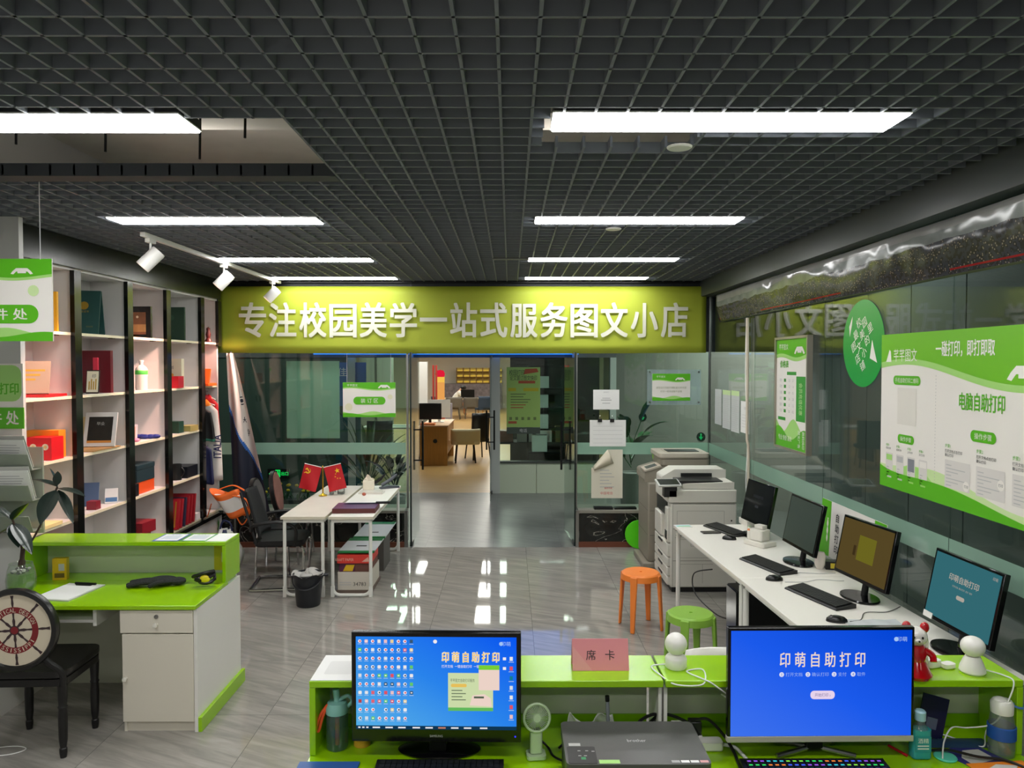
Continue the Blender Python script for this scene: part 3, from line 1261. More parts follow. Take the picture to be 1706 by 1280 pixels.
# column 5
book('dark_award_frame', 'dark frame with a white sheet leaning on the end top shelf', 'frame', -3.53, 8.36, BZ[4] + .001, .20, .26, .02, mat('dark_brown', '#2a1a18', .4), rz=.5, lean=-.3, art=lambda q, X: (q.quad(-.08, .08, .1, .24, .0004, PAPER, X), q.quad(-.08, .08, .02, .1, .0005, RED, X)))
q = MB()
q.lathe([(0, 0), (.04, 0), (.04, .02), (.02, .05), (.03, .09), (.018, .13), (.022, .16), (0, .18)], mat('dark_red_wood', '#4a1616', .4), 14)
tag(q.build('carved_figurine', loc=(-3.44, 8.50, BZ[4] + .001)), 'small dark red carved ornament on the end top shelf', 'ornament')
ob = thing('orange_display_box', 'orange display box with its lid propped open', 'box', (-3.50, 8.36, BZ[3] + .001))
q = MB()
q.box(-.16, .16, -.12, .12, 0, .03, mat('bright_orange', '#f0641a', .4))
q.build('tray', ob, smooth=0, bevel=.004)
q = MB(T(0, .05, .03, 0, -.3))
q.box(-.13, .10, 0, .02, 0, .17, MATS['bright_orange'])
q.build('lid', ob, smooth=0, bevel=.004)

# ---- clothes hanging in the end bay
rail = thing('clothes_rail', 'thin steel rail with hanging clothes in the end bay', 'rail', (-3.5, 8.17, 1.83))
q = MB()
q.tube([(0, 0, 0), (0, .44, 0)], .009, CHROME, 8)
q.build('bar', rail)


def garment(name, label, cat, y, wtop, wbot, ztop, zbot, m, amp=.01, X0=-3.46, mf=None, sleeve=None, th=.026, ph=0.):
    t = thing(name, label, cat, (X0, y, 0), 0, None)

    def fn(u, v):
        a = 2 * pi * u
        wd = wtop + (wbot - wtop) * min(1, v * 1.6)
        sh_ = .25 + .75 * min(1, v * 7)
        x = wd / 2 * cos(a) * sh_
        yy = (th * (.6 + .4 * v)) * sin(a) + amp * sin(5 * a + ph) * min(1, v * 2)
        return (x + .03 * v, yy, ztop + (zbot - ztop) * v + .008 * sin(3 * a + ph))
    q = MB()
    q.grid(fn, 30, 14, m, mfn=mf)
    q.build('body', t, solid=.003)
    q = MB()
    q.tube([(0, 0, ztop - .03), (0, 0, ztop + .05), (.02, 0, ztop + .075), (.035, 0, ztop + .06)], .004, CHROME, 6)
    q.tube([(-wtop / 2 + .02, 0, ztop - .06), (0, 0, ztop - .01), (wtop / 2 - .02, 0, ztop - .06)], .006, WHITE, 6)
    q.build('hanger', t)
    if sleeve:
        sx, m2, ln = sleeve
        q = MB()
        q.tube(spline([(sx, -.03, ztop - .07), (sx + .03, -.05, ztop - .25), (sx + .045, -.05, ztop - ln)]), [.05 - .0007 * k for k in range(13)], m2, 10, flat=.7)
        q.build('sleeve', t)
    return t


JRED = mat('jacket_red', '#b8141e', .5)
JWHT = mat('jacket_white', '#dcdad4', .6)
JNVY = mat('shirt_navy', '#16204c', .6)
JBLK = mat('shirt_black', '#101214', .6)
garment('red_jacket', 'red jacket hanging in the end bay, next to the big flag', 'jacket', 8.46, .26, .28, 1.80, .98, JRED, ph=1.0)
wj = garment('white_jacket', 'white jacket with lettering down the side, hanging', 'jacket', 8.39, .30, .36, 1.74, .83, JWHT, ph=2.2, mf=lambda u, v: mat('jacket_orange', '#ea8a30', .5) if v < .1 else JWHT)
q = MB()
q.text('ITALIA', 0, 0, .085, mat('jersey_print', '#2c2c60', .6), frame((.17, -.045, 1.22), (0, 0, 1), (-1, 0, 0), (0, -1, 0)), 0, w=.26, off=.02)
q.build('lettering', wj, smooth=0)
garment('navy_trousers', 'blue trousers hanging under the black shirt', 'trousers', 8.315, .24, .24, 1.25, .80, JNVY, X0=-3.47)
garment('black_shirt', 'black shirt with a green cuff hanging nearest the post', 'shirt', 8.26, .26, .30, 1.66, 1.29, JBLK, X0=-3.46, th=.025, mf=lambda u, v: mat('cuff_green', '#3c8a70', .5) if v > .93 else JBLK)

# orange and white bag on the rail end
ob = thing('orange_bag', 'orange and white shoulder bag hanging from the shelf base', 'bag', (-3.165, 8.20, 0))
BAGO = mat('bag_orange', '#e86a1c', .5)
q = MB()


def bagfn(u, v):
    a = 2 * pi * u
    return (.16 * cos(a) * (1 - .25 * v) + .16 * v, .09 * sin(a) + .012 * sin(4 * a), .74 - .26 * v + .03 * cos(2 * a + .6))


q.grid(bagfn, 24, 8, JWHT, mfn=lambda u, v: BAGO if v < .25 or v > .8 or .1 < u < .3 else JWHT)
q.build('body', ob, solid=.004)
q = MB()
q.tube(spline([(.12, -.06, .70), (.26, -.06, .66), (.30, -.05, .52), (.22, -.06, .38), (.14, -.07, .52)]), .018, BAGO, 8, flat=.4)
q.build('strap', ob)
q = MB()
q.tube(spline([(-.19, .0, .452), (-.17, 0, .5), (-.14, 0, .6)]), .012, BAGO, 8, flat=.4)
q.build('strap', ob)
q = MB()
q.build('strap', ob)
q = MB()
q.tube(spline([(-.05, .0, .76), (.10, .02, .80), (.24, .0, .74)]), .018, BAGO, 8, flat=.4)
q.build('strap', ob)

# ---- big school flag on a pole in the corner
fl = thing('school_flag', 'big white, blue and navy flag drooping from a slanted pole', 'flag', (-3.2, 8.56, 0))
FW = mat('flag_white', '#d8d2cc', .7)
FB = mat('flag_blue', '#2460b0', .6)
FN = mat('flag_navy', '#151c30', .7)


def flagfn(u, v):
    xl = -.06 + .05 * v
    xr = .02 + .46 * v ** .95
    x = xl + (xr - xl) * u
    y = .05 * sin(u * 9 + v * 2.2) * (.3 + v) - .10 * u * v
    return (x, y, 2.27 - 1.80 * v - .12 * u * (1 - u) * v)


def flagm(u, v):
    e = .335 + .43 * u ** 1.1
    return FW if v < e else FB if v < e + .035 else FN


q = MB()
q.grid(flagfn, 44, 90, FW, mfn=flagm)
q.build('cloth', fl)
q = MB()
q.tube([(.0, .07, .005), (-.03, .06, 2.29)], .012, STEEL, 8)
q.build('pole', fl)
q = MB()


def on_flag(u, v):
    p = Vector(flagfn(u, v))
    du = (Vector(flagfn(u + .02, v)) - p).normalized()
    dv = (Vector(flagfn(u, v - .02)) - p).normalized()
    n = du.cross(dv).normalized()
    return frame(p + n * .004, du, n.cross(du), n)


X = on_flag(.74, .30)
q.flat(circ(0, 0, .05, 20), 0, mat('flag_ink', '#1c2234', .7), X)
q.flat(circ(0, 0, .036, 20), .0006, FW, X)
q.flat(circ(0, 0, .022, 14), .0012, MATS['flag_ink'], X)
for k, chh in enumerate('大学'):
    q.text(chh, 0, 0, .085, MATS['flag_ink'], on_flag(.70 + .06 * k, .425 + .075 * k), 0)
q.build('emblem_print', fl, smooth=0)

# bundle of clothes on the floor by the desk
t = thing('striped_bag', 'white and navy cloth bag slumped on the floor behind the desk', 'bag', (-2.98, 7.75, 0))
q = MB()


def sack(u, v):
    a = 2 * pi * u
    r = .15 * (.75 + .5 * sin(pi * min(1, v * 1.15))) * (1 - .55 * v ** 3) + .012 * sin(6 * a + 4 * v)
    return (r * cos(a), r * .8 * sin(a), .42 * v)


q.grid(sack, 26, 12, JWHT, mfn=lambda u, v: JNVY if .7 < u < .86 or .1 < u < .2 else JWHT)
q.build('body', t, solid=.004)
q = MB()
q.tube(spline([(-.06, 0, .40), (-.03, .02, .50), (.05, 0, .48), (.07, 0, .40)]), .01, JNVY, 6)
q.build('strap', t)
q = MB()
q.ball((0, 0, .10), .16, .13, .10, mat('red_cloth', '#8c2030', .7), 14, 8)
q.ball((.08, -.03, .15), .08, .07, .06, JWHT, 12, 7)
tag(q.build('folded_cloth', loc=(-3.18, 8.16, 0)), 'heap of red and white cloth on the floor by the plinth', 'cloth')

# ---- track light
tr = thing('light_track', 'thin white lighting track under the ceiling, before the shelves', 'lighting track', (-2.70, 5.5, 3.105))
q = MB()
q.box(-.018, .018, 0, 3.25, -.02, .012, WMETAL)
q.build('rail', tr, smooth=0)
SPH = mat('spot_housing', '#d8d6d2', .4)
tg = ((-3.55, 5.30, 1.55), (-3.60, 6.95, 1.65), (-3.45, 8.45, 1.95))
for k, (px, py) in enumerate(((258, 412), (372, 452), (462, 478))):
    yy = (5.62, 7.05, 8.48)[k]
    pos = Vector((-2.70, yy, 3.084))
    t = thing('track_spotlight', 'white cylinder track spotlight, %s' % ('nearest the camera', 'middle one of three', 'in front of the green banner')[k], 'spotlight', pos, 0, 'spotlights on the white track')
    q = MB()
    q.box(-.018, .018, -.05, .05, -.03, 0, WMETAL)
    q.tube([(0, 0, -.03), (0, 0, -.10)], .009, WMETAL, 8)
    q.build('bracket', t)
    hd = Vector((0, 0, -.15))
    d = Vector((-.62, -.25, -.72)).normalized()
    rot = d.to_track_quat('Z', 'Y').to_matrix().to_4x4()
    q = MB(Matrix.Translation(hd) @ rot)
    q.lathe([(0, -.085), (.052, -.085), (.055, -.07), (.055, .085), (.048, .085), (.044, .05), (0, .05)], SPH, 24)
    q.build('head', t)
    q = MB(Matrix.Translation(hd) @ rot)
    q.lathe([(0, .052), (.043, .052)], emis('warm_bulb', '#ffd8b8', 6), 20)
    q.build('bulb', t)
    ld = bpy.data.lights.new('spot_beam', 'SPOT')
    ld.energy = SPOT * (.75, .9, .8)[k]
    ld.color = (1.0, .55, .42)
    ld.spot_size = math.radians(62)
    ld.spot_blend = .55
    ld.shadow_soft_size = .04
    lo = bpy.data.objects.new('spot_beam', ld)
    COL.objects.link(lo)
    lo.location = pos + hd + d * .1
    lo.rotation_euler = (Vector(tg[k]) - lo.location).to_track_quat('-Z', 'Y').to_euler()

# ---- reception desk ------------------------------------------------------
DX0, DX1 = -3.12, -1.82
DY0, DY1 = 4.29, 4.98
rd = thing('reception_desk', 'lime green and white reception desk with raised counter and drawer', 'desk', (DX1, DY0, 0))
O = Matrix.Translation((-DX1, -DY0, 0))
WCAB = mat('cabinet_white', '#d9d3c4', .45)
q = MB(O)
q.box(DX0, DX1, DY0 - .02, DY1 - .21, .725, .75, LIME)
q.box(DX0, DX1 - .02, DY1 - .21, DY1 - .02, .725, .75, LIME)
q.build('desktop', rd, bevel=.003)
q = MB(O)
q.box(DX0 - .0, DX1, DY1 - .25, DY1, .985, 1.01, LIME)
q.build('riser_top', rd, bevel=.003)
q = MB(O)
q.box(DX0 + .02, DX1 - .022, DY1 - .018, DY1, .0, .984, mat('desk_back_panel', '#cfd2bd', .35))
q.build('back_panel', rd, smooth=0)
for xx in (DX1 - .022, DX0):
    q = MB(O)
    q.box(xx, xx + .022, DY1 - .25, DY1, .751, .985, LIME)
    q.build('riser_end', rd, bevel=.002)
q = MB(O)
q.box(DX1 - .02, DX1, DY0, DY1, 0, .724, WHITE)
q.build('side_panel', rd, smooth=0)
q = MB(O)
q.box(DX0, DX0 + .02, DY0 + .02, DY1 - .02, 0, .724, WHITE)
q.build('side_panel', rd, smooth=0)
q = MB(O)
q.box(DX1, DX1 + .022, DY0, DY1 + .02, 0, .085, LIME)
q.build('kick_board', rd, smooth=0, bevel=.002)
# pedestal
CX0 = -2.255
q = MB(O)
q.box(CX0, CX0 + .016, DY0 + .012, DY1 - .02, .0, .724, WCAB)
q.box(CX0 + .016, DX1 - .02, DY0 + .03, DY1 - .02, .06, .72, WCAB)
q.box(CX0 + .016, DX1 - .02, DY0 + .02, DY0 + .04, .0, .06, WCAB)
q.build('pedestal', rd, smooth=0)
dr = MB(O)
dr.box(CX0 - .01, DX1 - .022, DY0 - .006, DY0 + .012, .585, .718, WCAB)
dr = dr.build('drawer', rd, bevel=.002)
q = MB(O)
q.lathe([(0, 0), (.012, 0), (.012, .006), (0, .007)], STEEL, 14, frame(((CX0 + DX1) / 2 - .015, DY0 - .006, .682), (1, 0, 0), (0, 0, 1), (0, -1, 0)))
q.build('lock', dr)
KNOB = mat('knob_pale', '#dedbd0', .2)
q = MB(O)
q.lathe([(0, 0), (.008, 0), (.007, .012), (.013, .018), (.013, .026), (0, .03)], KNOB, 14, frame(((CX0 + DX1) / 2 - .015, DY0 - .006, .636), (1, 0, 0), (0, 0, 1), (0, -1, 0)))
q.build('knob', dr)
dr = MB(O)
dr.box(CX0, DX1 - .022, DY0 - .004, DY0 + .012, .062, .578, WCAB)
dr = dr.build('cabinet_door', rd, bevel=.002)
q = MB(O)
q.lathe([(0, 0), (.008, 0), (.007, .012), (.013, .018), (.013, .026), (0, .03)], KNOB, 14, frame((CX0 + .022, DY0 - .004, .32), (1, 0, 0), (0, 0, 1), (0, -1, 0)))
q.build('knob', dr)
# keyboard tray
q = MB(O)
q.box(-2.95, -2.44, DY0 + .03, DY0 + .42, .635, .652, WHITE)
q.box(-2.44, -2.42, DY0 + .03, DY0 + .42, .615, .724, WHITE)
q.box(-2.97, -2.95, DY0 + .03, DY0 + .42, .615, .724, WHITE)
q.build('keyboard_tray', rd, smooth=0)

# things on the reception desk
p = P(137, 978, z=.751)
cb = thing('clipboard', 'clipboard with white paper lying on the lime desk', 'clipboard', (-2.70, 4.50, .751), -.14)
q = MB()
q.box(-.125, .125, -.14, .18, 0, .006, mat('clip_board', '#c8c8c0', .5))
q.build('board', cb, smooth=0)
q = MB()
q.box(-.12, .115, -.137, .13, .0065, .0085, PAPER)
q.build('paper', cb, smooth=0)
q = MB()
q.tube([(-.07, .165, .012), (.07, .165, .012)], .008, BLACKM, 8)
q.box(-.05, .05, .14, .17, .006, .012, BLACKM)
q.build('clip', cb)
gl = thing('black_glove', 'black knitted glove lying on the lime desk', 'glove', (-2.24, 4.66, .751), .12)
GLV = mat('glove_knit', '#1c1f1e', .8, bump=(120, .3))
q = MB()
q.ball((.05, 0, .03), .10, .055, .03, GLV, 14, 8)
q.ball((.14, 0, .025), .05, .045, .024, GLV, 12, 7)
q.build('palm', gl)
q = MB()
for k in range(4):
    yy = -.035 + k * .022
    q.tube(spline([(.0, yy, .03), (-.07, yy * 1.25, .028), (-.15 - .012 * (k % 2), yy * 1.4, .014)]), [.013] * 12 + [.008], GLV, 8)
q.tube(spline([(.07, -.04, .03), (.04, -.075, .035), (-.01, -.085, .018)]), [.014] * 12 + [.009], GLV, 8)
q.build('fingers', gl)


def art_yb(q):
    X = FC(0, -.0206, 0)
    q.quad(-.005, .03, .06, .105, .0004, FAINT, X)
    q.quad(-.03, .03, .015, .045, .0004, mat('brown_print', '#6a5420', .5), X)


abox('yellow_tissue_pack', 'yellow packet standing against the desk riser behind the plant', 'packet', -2.915, 4.80, .751, .085, .04, .14, mat('yellow_pack', '#d8b020', .4), rz=.15, art=art_yb)
q = MB(FC(0, 0, 0))
q.quad(-.06, .06, 0, .19, 0, mat('yellow_sticker', '#d8c428', .5))
q.text('招聘启事', 0, .175, .022, INK, d=.0006)
q.quad(-.01, .048, .055, .12, .0005, PAPER)
q.box(-.06, .06, 0, .19, -.001, -.0002, MATS['yellow_sticker'])
tag(q.build('yellow_notice', loc=(-1.925, DY1 - .0195, .765), smooth=0), 'yellow notice stuck inside the raised counter of the reception desk', 'notice')
q = MB()
for k in range(3):
    q.tube([(.05 * cos(a * .5) * (1 + .15 * k) - .01 * k, .03 * sin(a * .5), .028 + .015 * k + .02 * sin(a * .5 + k)) for a in range(12)], .011, BLACK, 8, closed=True)
q.ball((0, -.03, .035), .032, .012, .025, mat('yellow_tag', '#e0cc20', .4), 12, 7)
tag(q.build('black_tape_measure', loc=(-1.90, 4.63, .775)), 'black and yellow measuring tool at the end of the reception desk', 'tool')
NOTB = mat('notice_blue', '#3a5aa8', .5)
NOTG = mat('notice_green', '#4c9a58', .5)
for k, (x0, c1, lb) in enumerate(((-2.30, NOTB, 'blue bordered'), (-2.12, NOTG, 'green bordered'))):
    q = MB()
    q.box(0, .17, 0, .20, 0, .0012, c1)
    q.quad(.012, .158, .012, .188, .0016, PAPER)
    q.quad(.03, .14, .05, .15, .0019, mat('notice_line', '#c4ccd2', .6))
    q.text('微信支付' if k else '支付宝', .085, .17, .02, c1, d=.0019)
    tag(q.build('payment_notice', loc=(x0, DY1 - .23, 1.011), smooth=0), '%s payment notice taped on top of the reception desk' % lb, 'notice')
q = MB()
q.box(0, .13, 0, .22, 0, .0012, PAPER)
tag(q.build('white_sheet', loc=(-1.955, DY1 - .235, 1.0105), smooth=0), 'plain white sheet on the corner of the reception desk top', 'paper')

# rubber plant in a glass vase
rp = thing('rubber_plant', 'dark-leaved rubber plant in a round glass vase on the desk', 'potted plant', (-2.955, 4.47, .751))
VG = pane_mat('vase_glass', (.92, .95, .93), f0=.06, haze=.08, hazecol='#d8e0d8')
q = MB()
q.lathe([(0, 0), (.055, 0), (.078, .05), (.082, .10), (.072, .16), (.062, .19), (.064, .195), (.060, .195), (.058, .19), (.068, .16), (.077, .10), (.073, .05), (.052, .008), (0, .008)], VG, 28)
q.build('vase', rp)
q = MB()
q.lathe([(0, .012), (.05, .012), (.070, .05), (.073, .10), (.069, .135), (0, .135)], mat('green_gel', '#5c8a10', .3), 24)
q.build('gel_filling', rp)
q = MB()
for k in range(26):
    a = RND.random() * 6.28
    r = RND.random() * .05
    q.ball((r * cos(a), r * sin(a), .138 + .02 * RND.random()), .012, .010, .008, mat('pebble_%d' % (k % 2), ('#1c1c1a', '#d0ccc4')[k % 2], .6), 7, 5)
q.build('pebbles', rp)
q = MB()
STEM = mat('brown_stem', '#3c2a20', .7)
q.tube(spline([(0, 0, .12), (.008, 0, .22), (.015, .0, .28)]), [.02] * 6 + [.013] * 7, STEM, 8)
q.tube(spline([(.01, 0, .27), (.0, -.01, .35), (-.035, -.02, .47)]), .006, STEM, 7)
q.tube(spline([(.015, 0, .27), (.08, -.01, .34), (.17, -.02, .50), (.24, -.02, .66)]), .006, STEM, 7)
q.build('stem', rp)
LEAFD = mat('rubber_leaf', '#22302a', .25, noise=(10, .3), spec=.6)
q = MB()
for bx, by, bz, dv, L_, W_ in (
        (-.035, -.02, .46, (-.55, -.1, .55), .19, .085), (-.03, -.02, .46, (.55, -.15, .6), .18, .09),
        (-.03, -.02, .44, (.75, -.3, -.75), .22, .10), (-.04, -.02, .42, (-.75, -.1, -.5), .24, .075),
        (-.03, -.02, .44, (.35, -.3, -.55), .15, .09),
        (.24, -.02, .66, (-.75, -.1, .35), .16, .085), (.24, -.02, .66, (-.25, -.1, .9), .14, .07),
        (.24, -.02, .65, (.9, -.15, -.1), .19, .08), (.235, -.03, .64, (-.1, -.55, -.75), .20, .13),
        (.245, -.02, .64, (.55, -.2, -.85), .21, .075), (.24, -.02, .67, (.1, -.1, .9), .10, .05)):
    q.leaf((bx, by, bz), dv, L_, W_, LEAFD, droop=.12, fold=.12, n=9)
q.build('leaves', rp)

# ---- ship-wheel chair ------------------------------------------------------
ch = thing('ship_wheel_chair', 'black chair with a round back printed with a ship wheel', 'chair', (-2.63, 3.98, 0), .03)
LEATH = mat('black_leather', '#0d0d0d', .28, spec=.6)
CHW = mat('black_wood', '#0f0e0e', .4)
CANV = mat('canvas_cream', '#cfc4ae', .8)
q = MB()
for j in range(1):
    q.prism(rr(-.22, .22, 0, .40, .06, 5), .40, .44, CHW)
q.build('seat_frame', ch, bevel=.004)
q = MB()
q.prism(rr(-.225, .225, -.005, .405, .07, 6), .44, .485, LEATH)
q.build('seat', ch, bevel=.018, seg=3)
for (xx, yy) in ((-.19, .36), (.19, .36), (-.19, .03), (.19, .03)):
    q = MB()
    q.lathe([(0, 0), (.016, 0), (.02, .03), (.02, .05), (.016, .055), (.022, .10), (.024, .22), (.021, .27), (.025, .28), (.021, .29), (.024, .35), (.026, .40), (0, .40)], CHW, 14, T(xx, yy, 0))
    q.build('leg', ch)
for sx in (-1, 1):
    q = MB()
    q.tube(spline([(sx * .20, .02, .40), (sx * .205, .0, .48), (sx * .15, -.03, .55), (sx * .12, -.04, .60)]), .017, CHW, 10)
    q.build('back_post', ch)
BX = frame((0, -.05, .735), (1, 0, 0), (0, .0, 1), (0, -1, 0.0))
q = MB(BX)
q.lathe([(0, -.03), (.205, -.03), (.218, -.02), (.222, 0), (.218, .02), (.198, .026), (.190, .014), (0, .014)], LEATH, 44)
q.build('back_ring', ch)
q = MB(BX)
q.flat(circ(0, 0, .191, 44), .0145, CANV)
DKR = mat('print_dark_red', '#7a1a20', .7)
PRN = mat('print_brown', '#3a2a2c', .7)
n = 44
q.add([(r * cos(2 * pi * i / n), r * sin(2 * pi * i / n), .0150) for r in (.092, .125) for i in range(n)], [(i, (i + 1) % n, n + (i + 1) % n, n + i) for i in range(n)], DKR)
for k in range(8):
    a = pi / 8 * 2 * k + .06
    Xk = Matrix.Rotation(a, 4, 'Z')
    q.flat([(.02, -.005), (.05, -.008), (.065, -.004), (.092, -.006), (.092, .006), (.065, .004), (.05, .008), (.02, .005)], .0155, PRN, Xk)
    q.flat([(.125, -.004), (.145, -.007), (.165, -.005), (.186, -.009), (.186, .009), (.165, .005), (.145, .007), (.125, .004)], .0155, PRN, Xk)
q.flat(circ(0, 0, .026, 20), .0160, PRN)
q.flat(circ(0, 0, .02, 20), .0164, DKR)
for word, a0, step, inv in (('NAUTICAL DESIGN', 2.72, -.165, False), ('MISSISSIPPI', -2.55, .2, True)):
    for k, chh in enumerate(word):
        if chh == ' ':
            continue
        a = a0 + step * k
        Xk = Matrix.Rotation(a + (pi / 2 if inv else -pi / 2), 4, 'Z')
        q.text(chh, 0, -.108 if inv else .108, .022, CANV, Xk, .0158, w=.005 if chh == 'I' else .015, off=.01)
q.build('printed_back', ch, smooth=0)
q = MB()
q.tube(spline([(-.35, -.1, .004), (-.1, -.02, .004), (.06, .02, .004), (.10, .08, .004), (-.02, .10, .004), (-.3, -.0, .004)]), .003, WCABLE, 6)
tag(q.build('floor_cable', loc=(-2.80, 4.02, 0)), 'white cable looped on the floor beneath the ship wheel chair', 'cable')


# ---- signs on the left ---------------------------------------------------
def wavepts(w, y, amp, ph, n=28, k=1.0):
    return [(w * i / n, y + amp * sin(2 * pi * k * i / n + ph)) for i in range(n + 1)]


def booth(q, x, y, s, m, X):
    """little roofed booth mark"""
    q.flat([(x - s, y), (x - s * .8, y + s * .25), (x - s * .5, y + s * .5), (x + s * .5, y + s * .5), (x + s * .8, y + s * .25), (x + s, y), (x + s * .75, y - s * .05), (x + s * .5, y + s * .2), (x - s * .5, y + s * .2), (x - s * .75, y - s * .05)], .0016, m, X)
    q.quad(x - s * .38, x + s * .38, y + s * .05, y + s * .34, .0019, m, X)


def sign_art(q, w, h, X, top=.2, bot=.1, amp=.03, logo=True, pale=True):
    q.quad(0, w, 0, h, .0, SWHITE, X)
    wv = wavepts(w, h * (1 - top), h * amp, .6)
    if pale:
        w2 = [(x, y - h * .035) for x, y in wv]
        q.flat([(0, h), *w2, (w, h)], .0005, SGREEN2, X)
    q.flat([(0, h), *wv, (w, h)], .0010, SGREEN, X)
    wb = wavepts(w, h * bot * 1.15, h * bot * .35, 2.4, k=1.5)
    q.flat([(0, 0), (w, 0), *reversed(wb)], .0005, SGREEN2, X)
    wb = wavepts(w, h * bot * .75, h * bot * .3, .9, k=1.2)
    q.flat([(0, 0), (w, 0), *reversed(wb)], .0010, SGREEN, X)


def pill(q, cx, cy, w, h, t, X, m=SGREEN, tm=SWHITE, th=None, d=.0014, sp=''):
    q.flat(rr(cx - w / 2, cx + w / 2, cy - h / 2, cy + h / 2, h * .49, 6), d, m, X)
    q.text(t, cx, cy, th or h * .55, tm, X, d + .0004, wmax=w * .86)


hs = thing('hanging_sign', 'green and white sign board hung from the ceiling by thin cords', 'sign', (-3.05, 4.0, 2.27))
q = MB(FC(0, 0, 0))
q.box(0, .60, 0, .44, -.008, 0, SWHITE)
sign_art(q, .60, .44, T(0, 0, .0004), top=.2, bot=.11)
booth(q, .44, .36, .06, SWHITE, T(0, 0, .0004))
pill(q, .275, .145, .50, .10, '', T(0, 0, .0004))
q.text('取 件 处', .325, .145, .06, SWHITE, T(0, 0, .0004), .002, w=.28, off=.015)
pill(q, .18, .285, .28, .06, '自助打印', T(0, 0, .0004), th=.035)
q.flat(circ(.50, .27, .03, 14), .002, SGREEN3)
q.build('board', hs, smooth=0)
for xx in (.08, .54):
    q = MB()
    q.tube([(xx, 0, .435), (xx, 0, .85)], .0025, mat('cord', '#c8c8c8', .4), 5)
    q.build('cord', hs)

# wall sign on the pier
ps = thing('pier_sign', 'small green and white pickup sign on the pier', 'sign', (-3.685, 4.918, 1.72))
q = MB(FC(0, 0, 0))
q.box(0, .47, 0, .43, -.004, 0, SWHITE)
q.flat(rr(.22, .46, .18, .42, .06), .0006, SGREEN2)
q.flat(rr(0.1, .25, .16, .30, .06), .0004, SGREEN3)
q.text('手机打印', .44, .265, .075, SGREEN, d=.0012, al='r', w=.26, off=.03)
q.box(0, .475, 0, .14, .0002, .006, SGREEN)
q.text('取 件 处', .44, .072, .09, SWHITE, d=.0064, al='r', w=.30, off=.02)
q.build('board', ps, smooth=0)
# paper rack on the pier
pr = thing('paper_rack', 'grey wall rack of three tilted pockets stuffed with papers', 'rack', (-3.385, 4.71, 1.06))
ACR = mat('rack_grey', '#98a094', .35, alpha=.75)
q = MB()
q.box(-.22, .30, .19, .205, -.03, .54, ACR)
q.build('back_plate', pr, smooth=0)
for k in range(3):
    z0 = k * .2
    q = MB()
    q.add([(-.22, .10, z0), (.29, .10, z0), (.30, .04, z0 + .11), (-.23, .04, z0 + .11), (-.22, .19, z0), (.29, .19, z0)], [(0, 1, 2, 3), (0, 4, 5, 1)], ACR)
    q.build('pocket', pr, smooth=0, solid=.005)
ps_ = ((-.08, .03, .205, 'white sheets behind the plant in the middle pocket of the rack', .1), (.17, .05, .405, 'tall white sheet in the top pocket of the grey rack', -.12), (-.08, .02, .405, 'striped leaflets in the top pocket of the grey rack', .12), (.17, .02, .205, 'white sheets at the open end of the middle pocket of the rack', .05))
for k, (xx, yy, zz, lb, rz) in enumerate(ps_):
    q = MB(T(0, 0, 0, 0, .36))
    q.box(-.11, .11, -.002, .002, 0, .21, PAPER)
    q.box(-.105, .115, .006, .009, .01, .235, mat('paper_grey', '#bcbcb8', .7))
    for j in range(7):
        q.quad(-.09, .05 + .01 * (j % 3), .06 + .018 * j, .066 + .018 * j, .0023, FAINT, FC(0, 0, 0))
    if k == 2:
        for j in range(3):
            q.quad(-.1, .1, .04 + .06 * j, .055 + .06 * j, .0024, NOTB, FC(0, 0, 0))
    tag(q.build('leaflet', loc=(-3.385 + xx, 4.71 + .135, 1.06 + zz), rz=rz, smooth=0), lb, 'paper')
# ================================================================ centre: banner, front glass signs, work tables
# banner ---------------------------------------------------------
BANM = mat('banner_cloth', '#9ca82a', .65, bump=(2.5, .12), streak=(1, 1, .25))
bn = thing('banner', 'long yellow green banner with white characters across the shop front', 'banner', (-3.44, 8.79, 2.278))
q = MB()


def banf(u, v):
    return (5.75 * u, .005 * sin(u * 40) * (1 - v) + .005 * sin(u * 17 + 1) - .006 * (1 - v), .78 * v - .012 * (1 - v) * sin(pi * u))


q.grid(banf, 90, 8, BANM)
q.build('cloth', bn, solid=.002)
BTXT = mat('banner_letters', '#cecebc', .6)
q = MB(FC(0, -.021, 0))
txt = '专注校园美学一站式服务图文小店'
x0, x1 = .235, 5.55
st = (x1 - x0) / (len(txt))
for k, c in enumerate(txt):
    q.text(c, x0 + st * (k + .5), .385, .40, BTXT, None, 0, wmax=st * .86, off=.022, res=3)
q.build('lettering', bn, smooth=0)
q = MB()
for k in range(6):
    q.tube([(.15 + k * 1.06, 0, .775), (.15 + k * 1.06, .0, .845)], .003, BLACK, 5)
q.build('tie', bn)
b = MB()
b.box(-3.38, 2.24, 8.79, 8.81, 3.10, 3.118, BLACKM)
struct(b.build('trim_20', smooth=0))


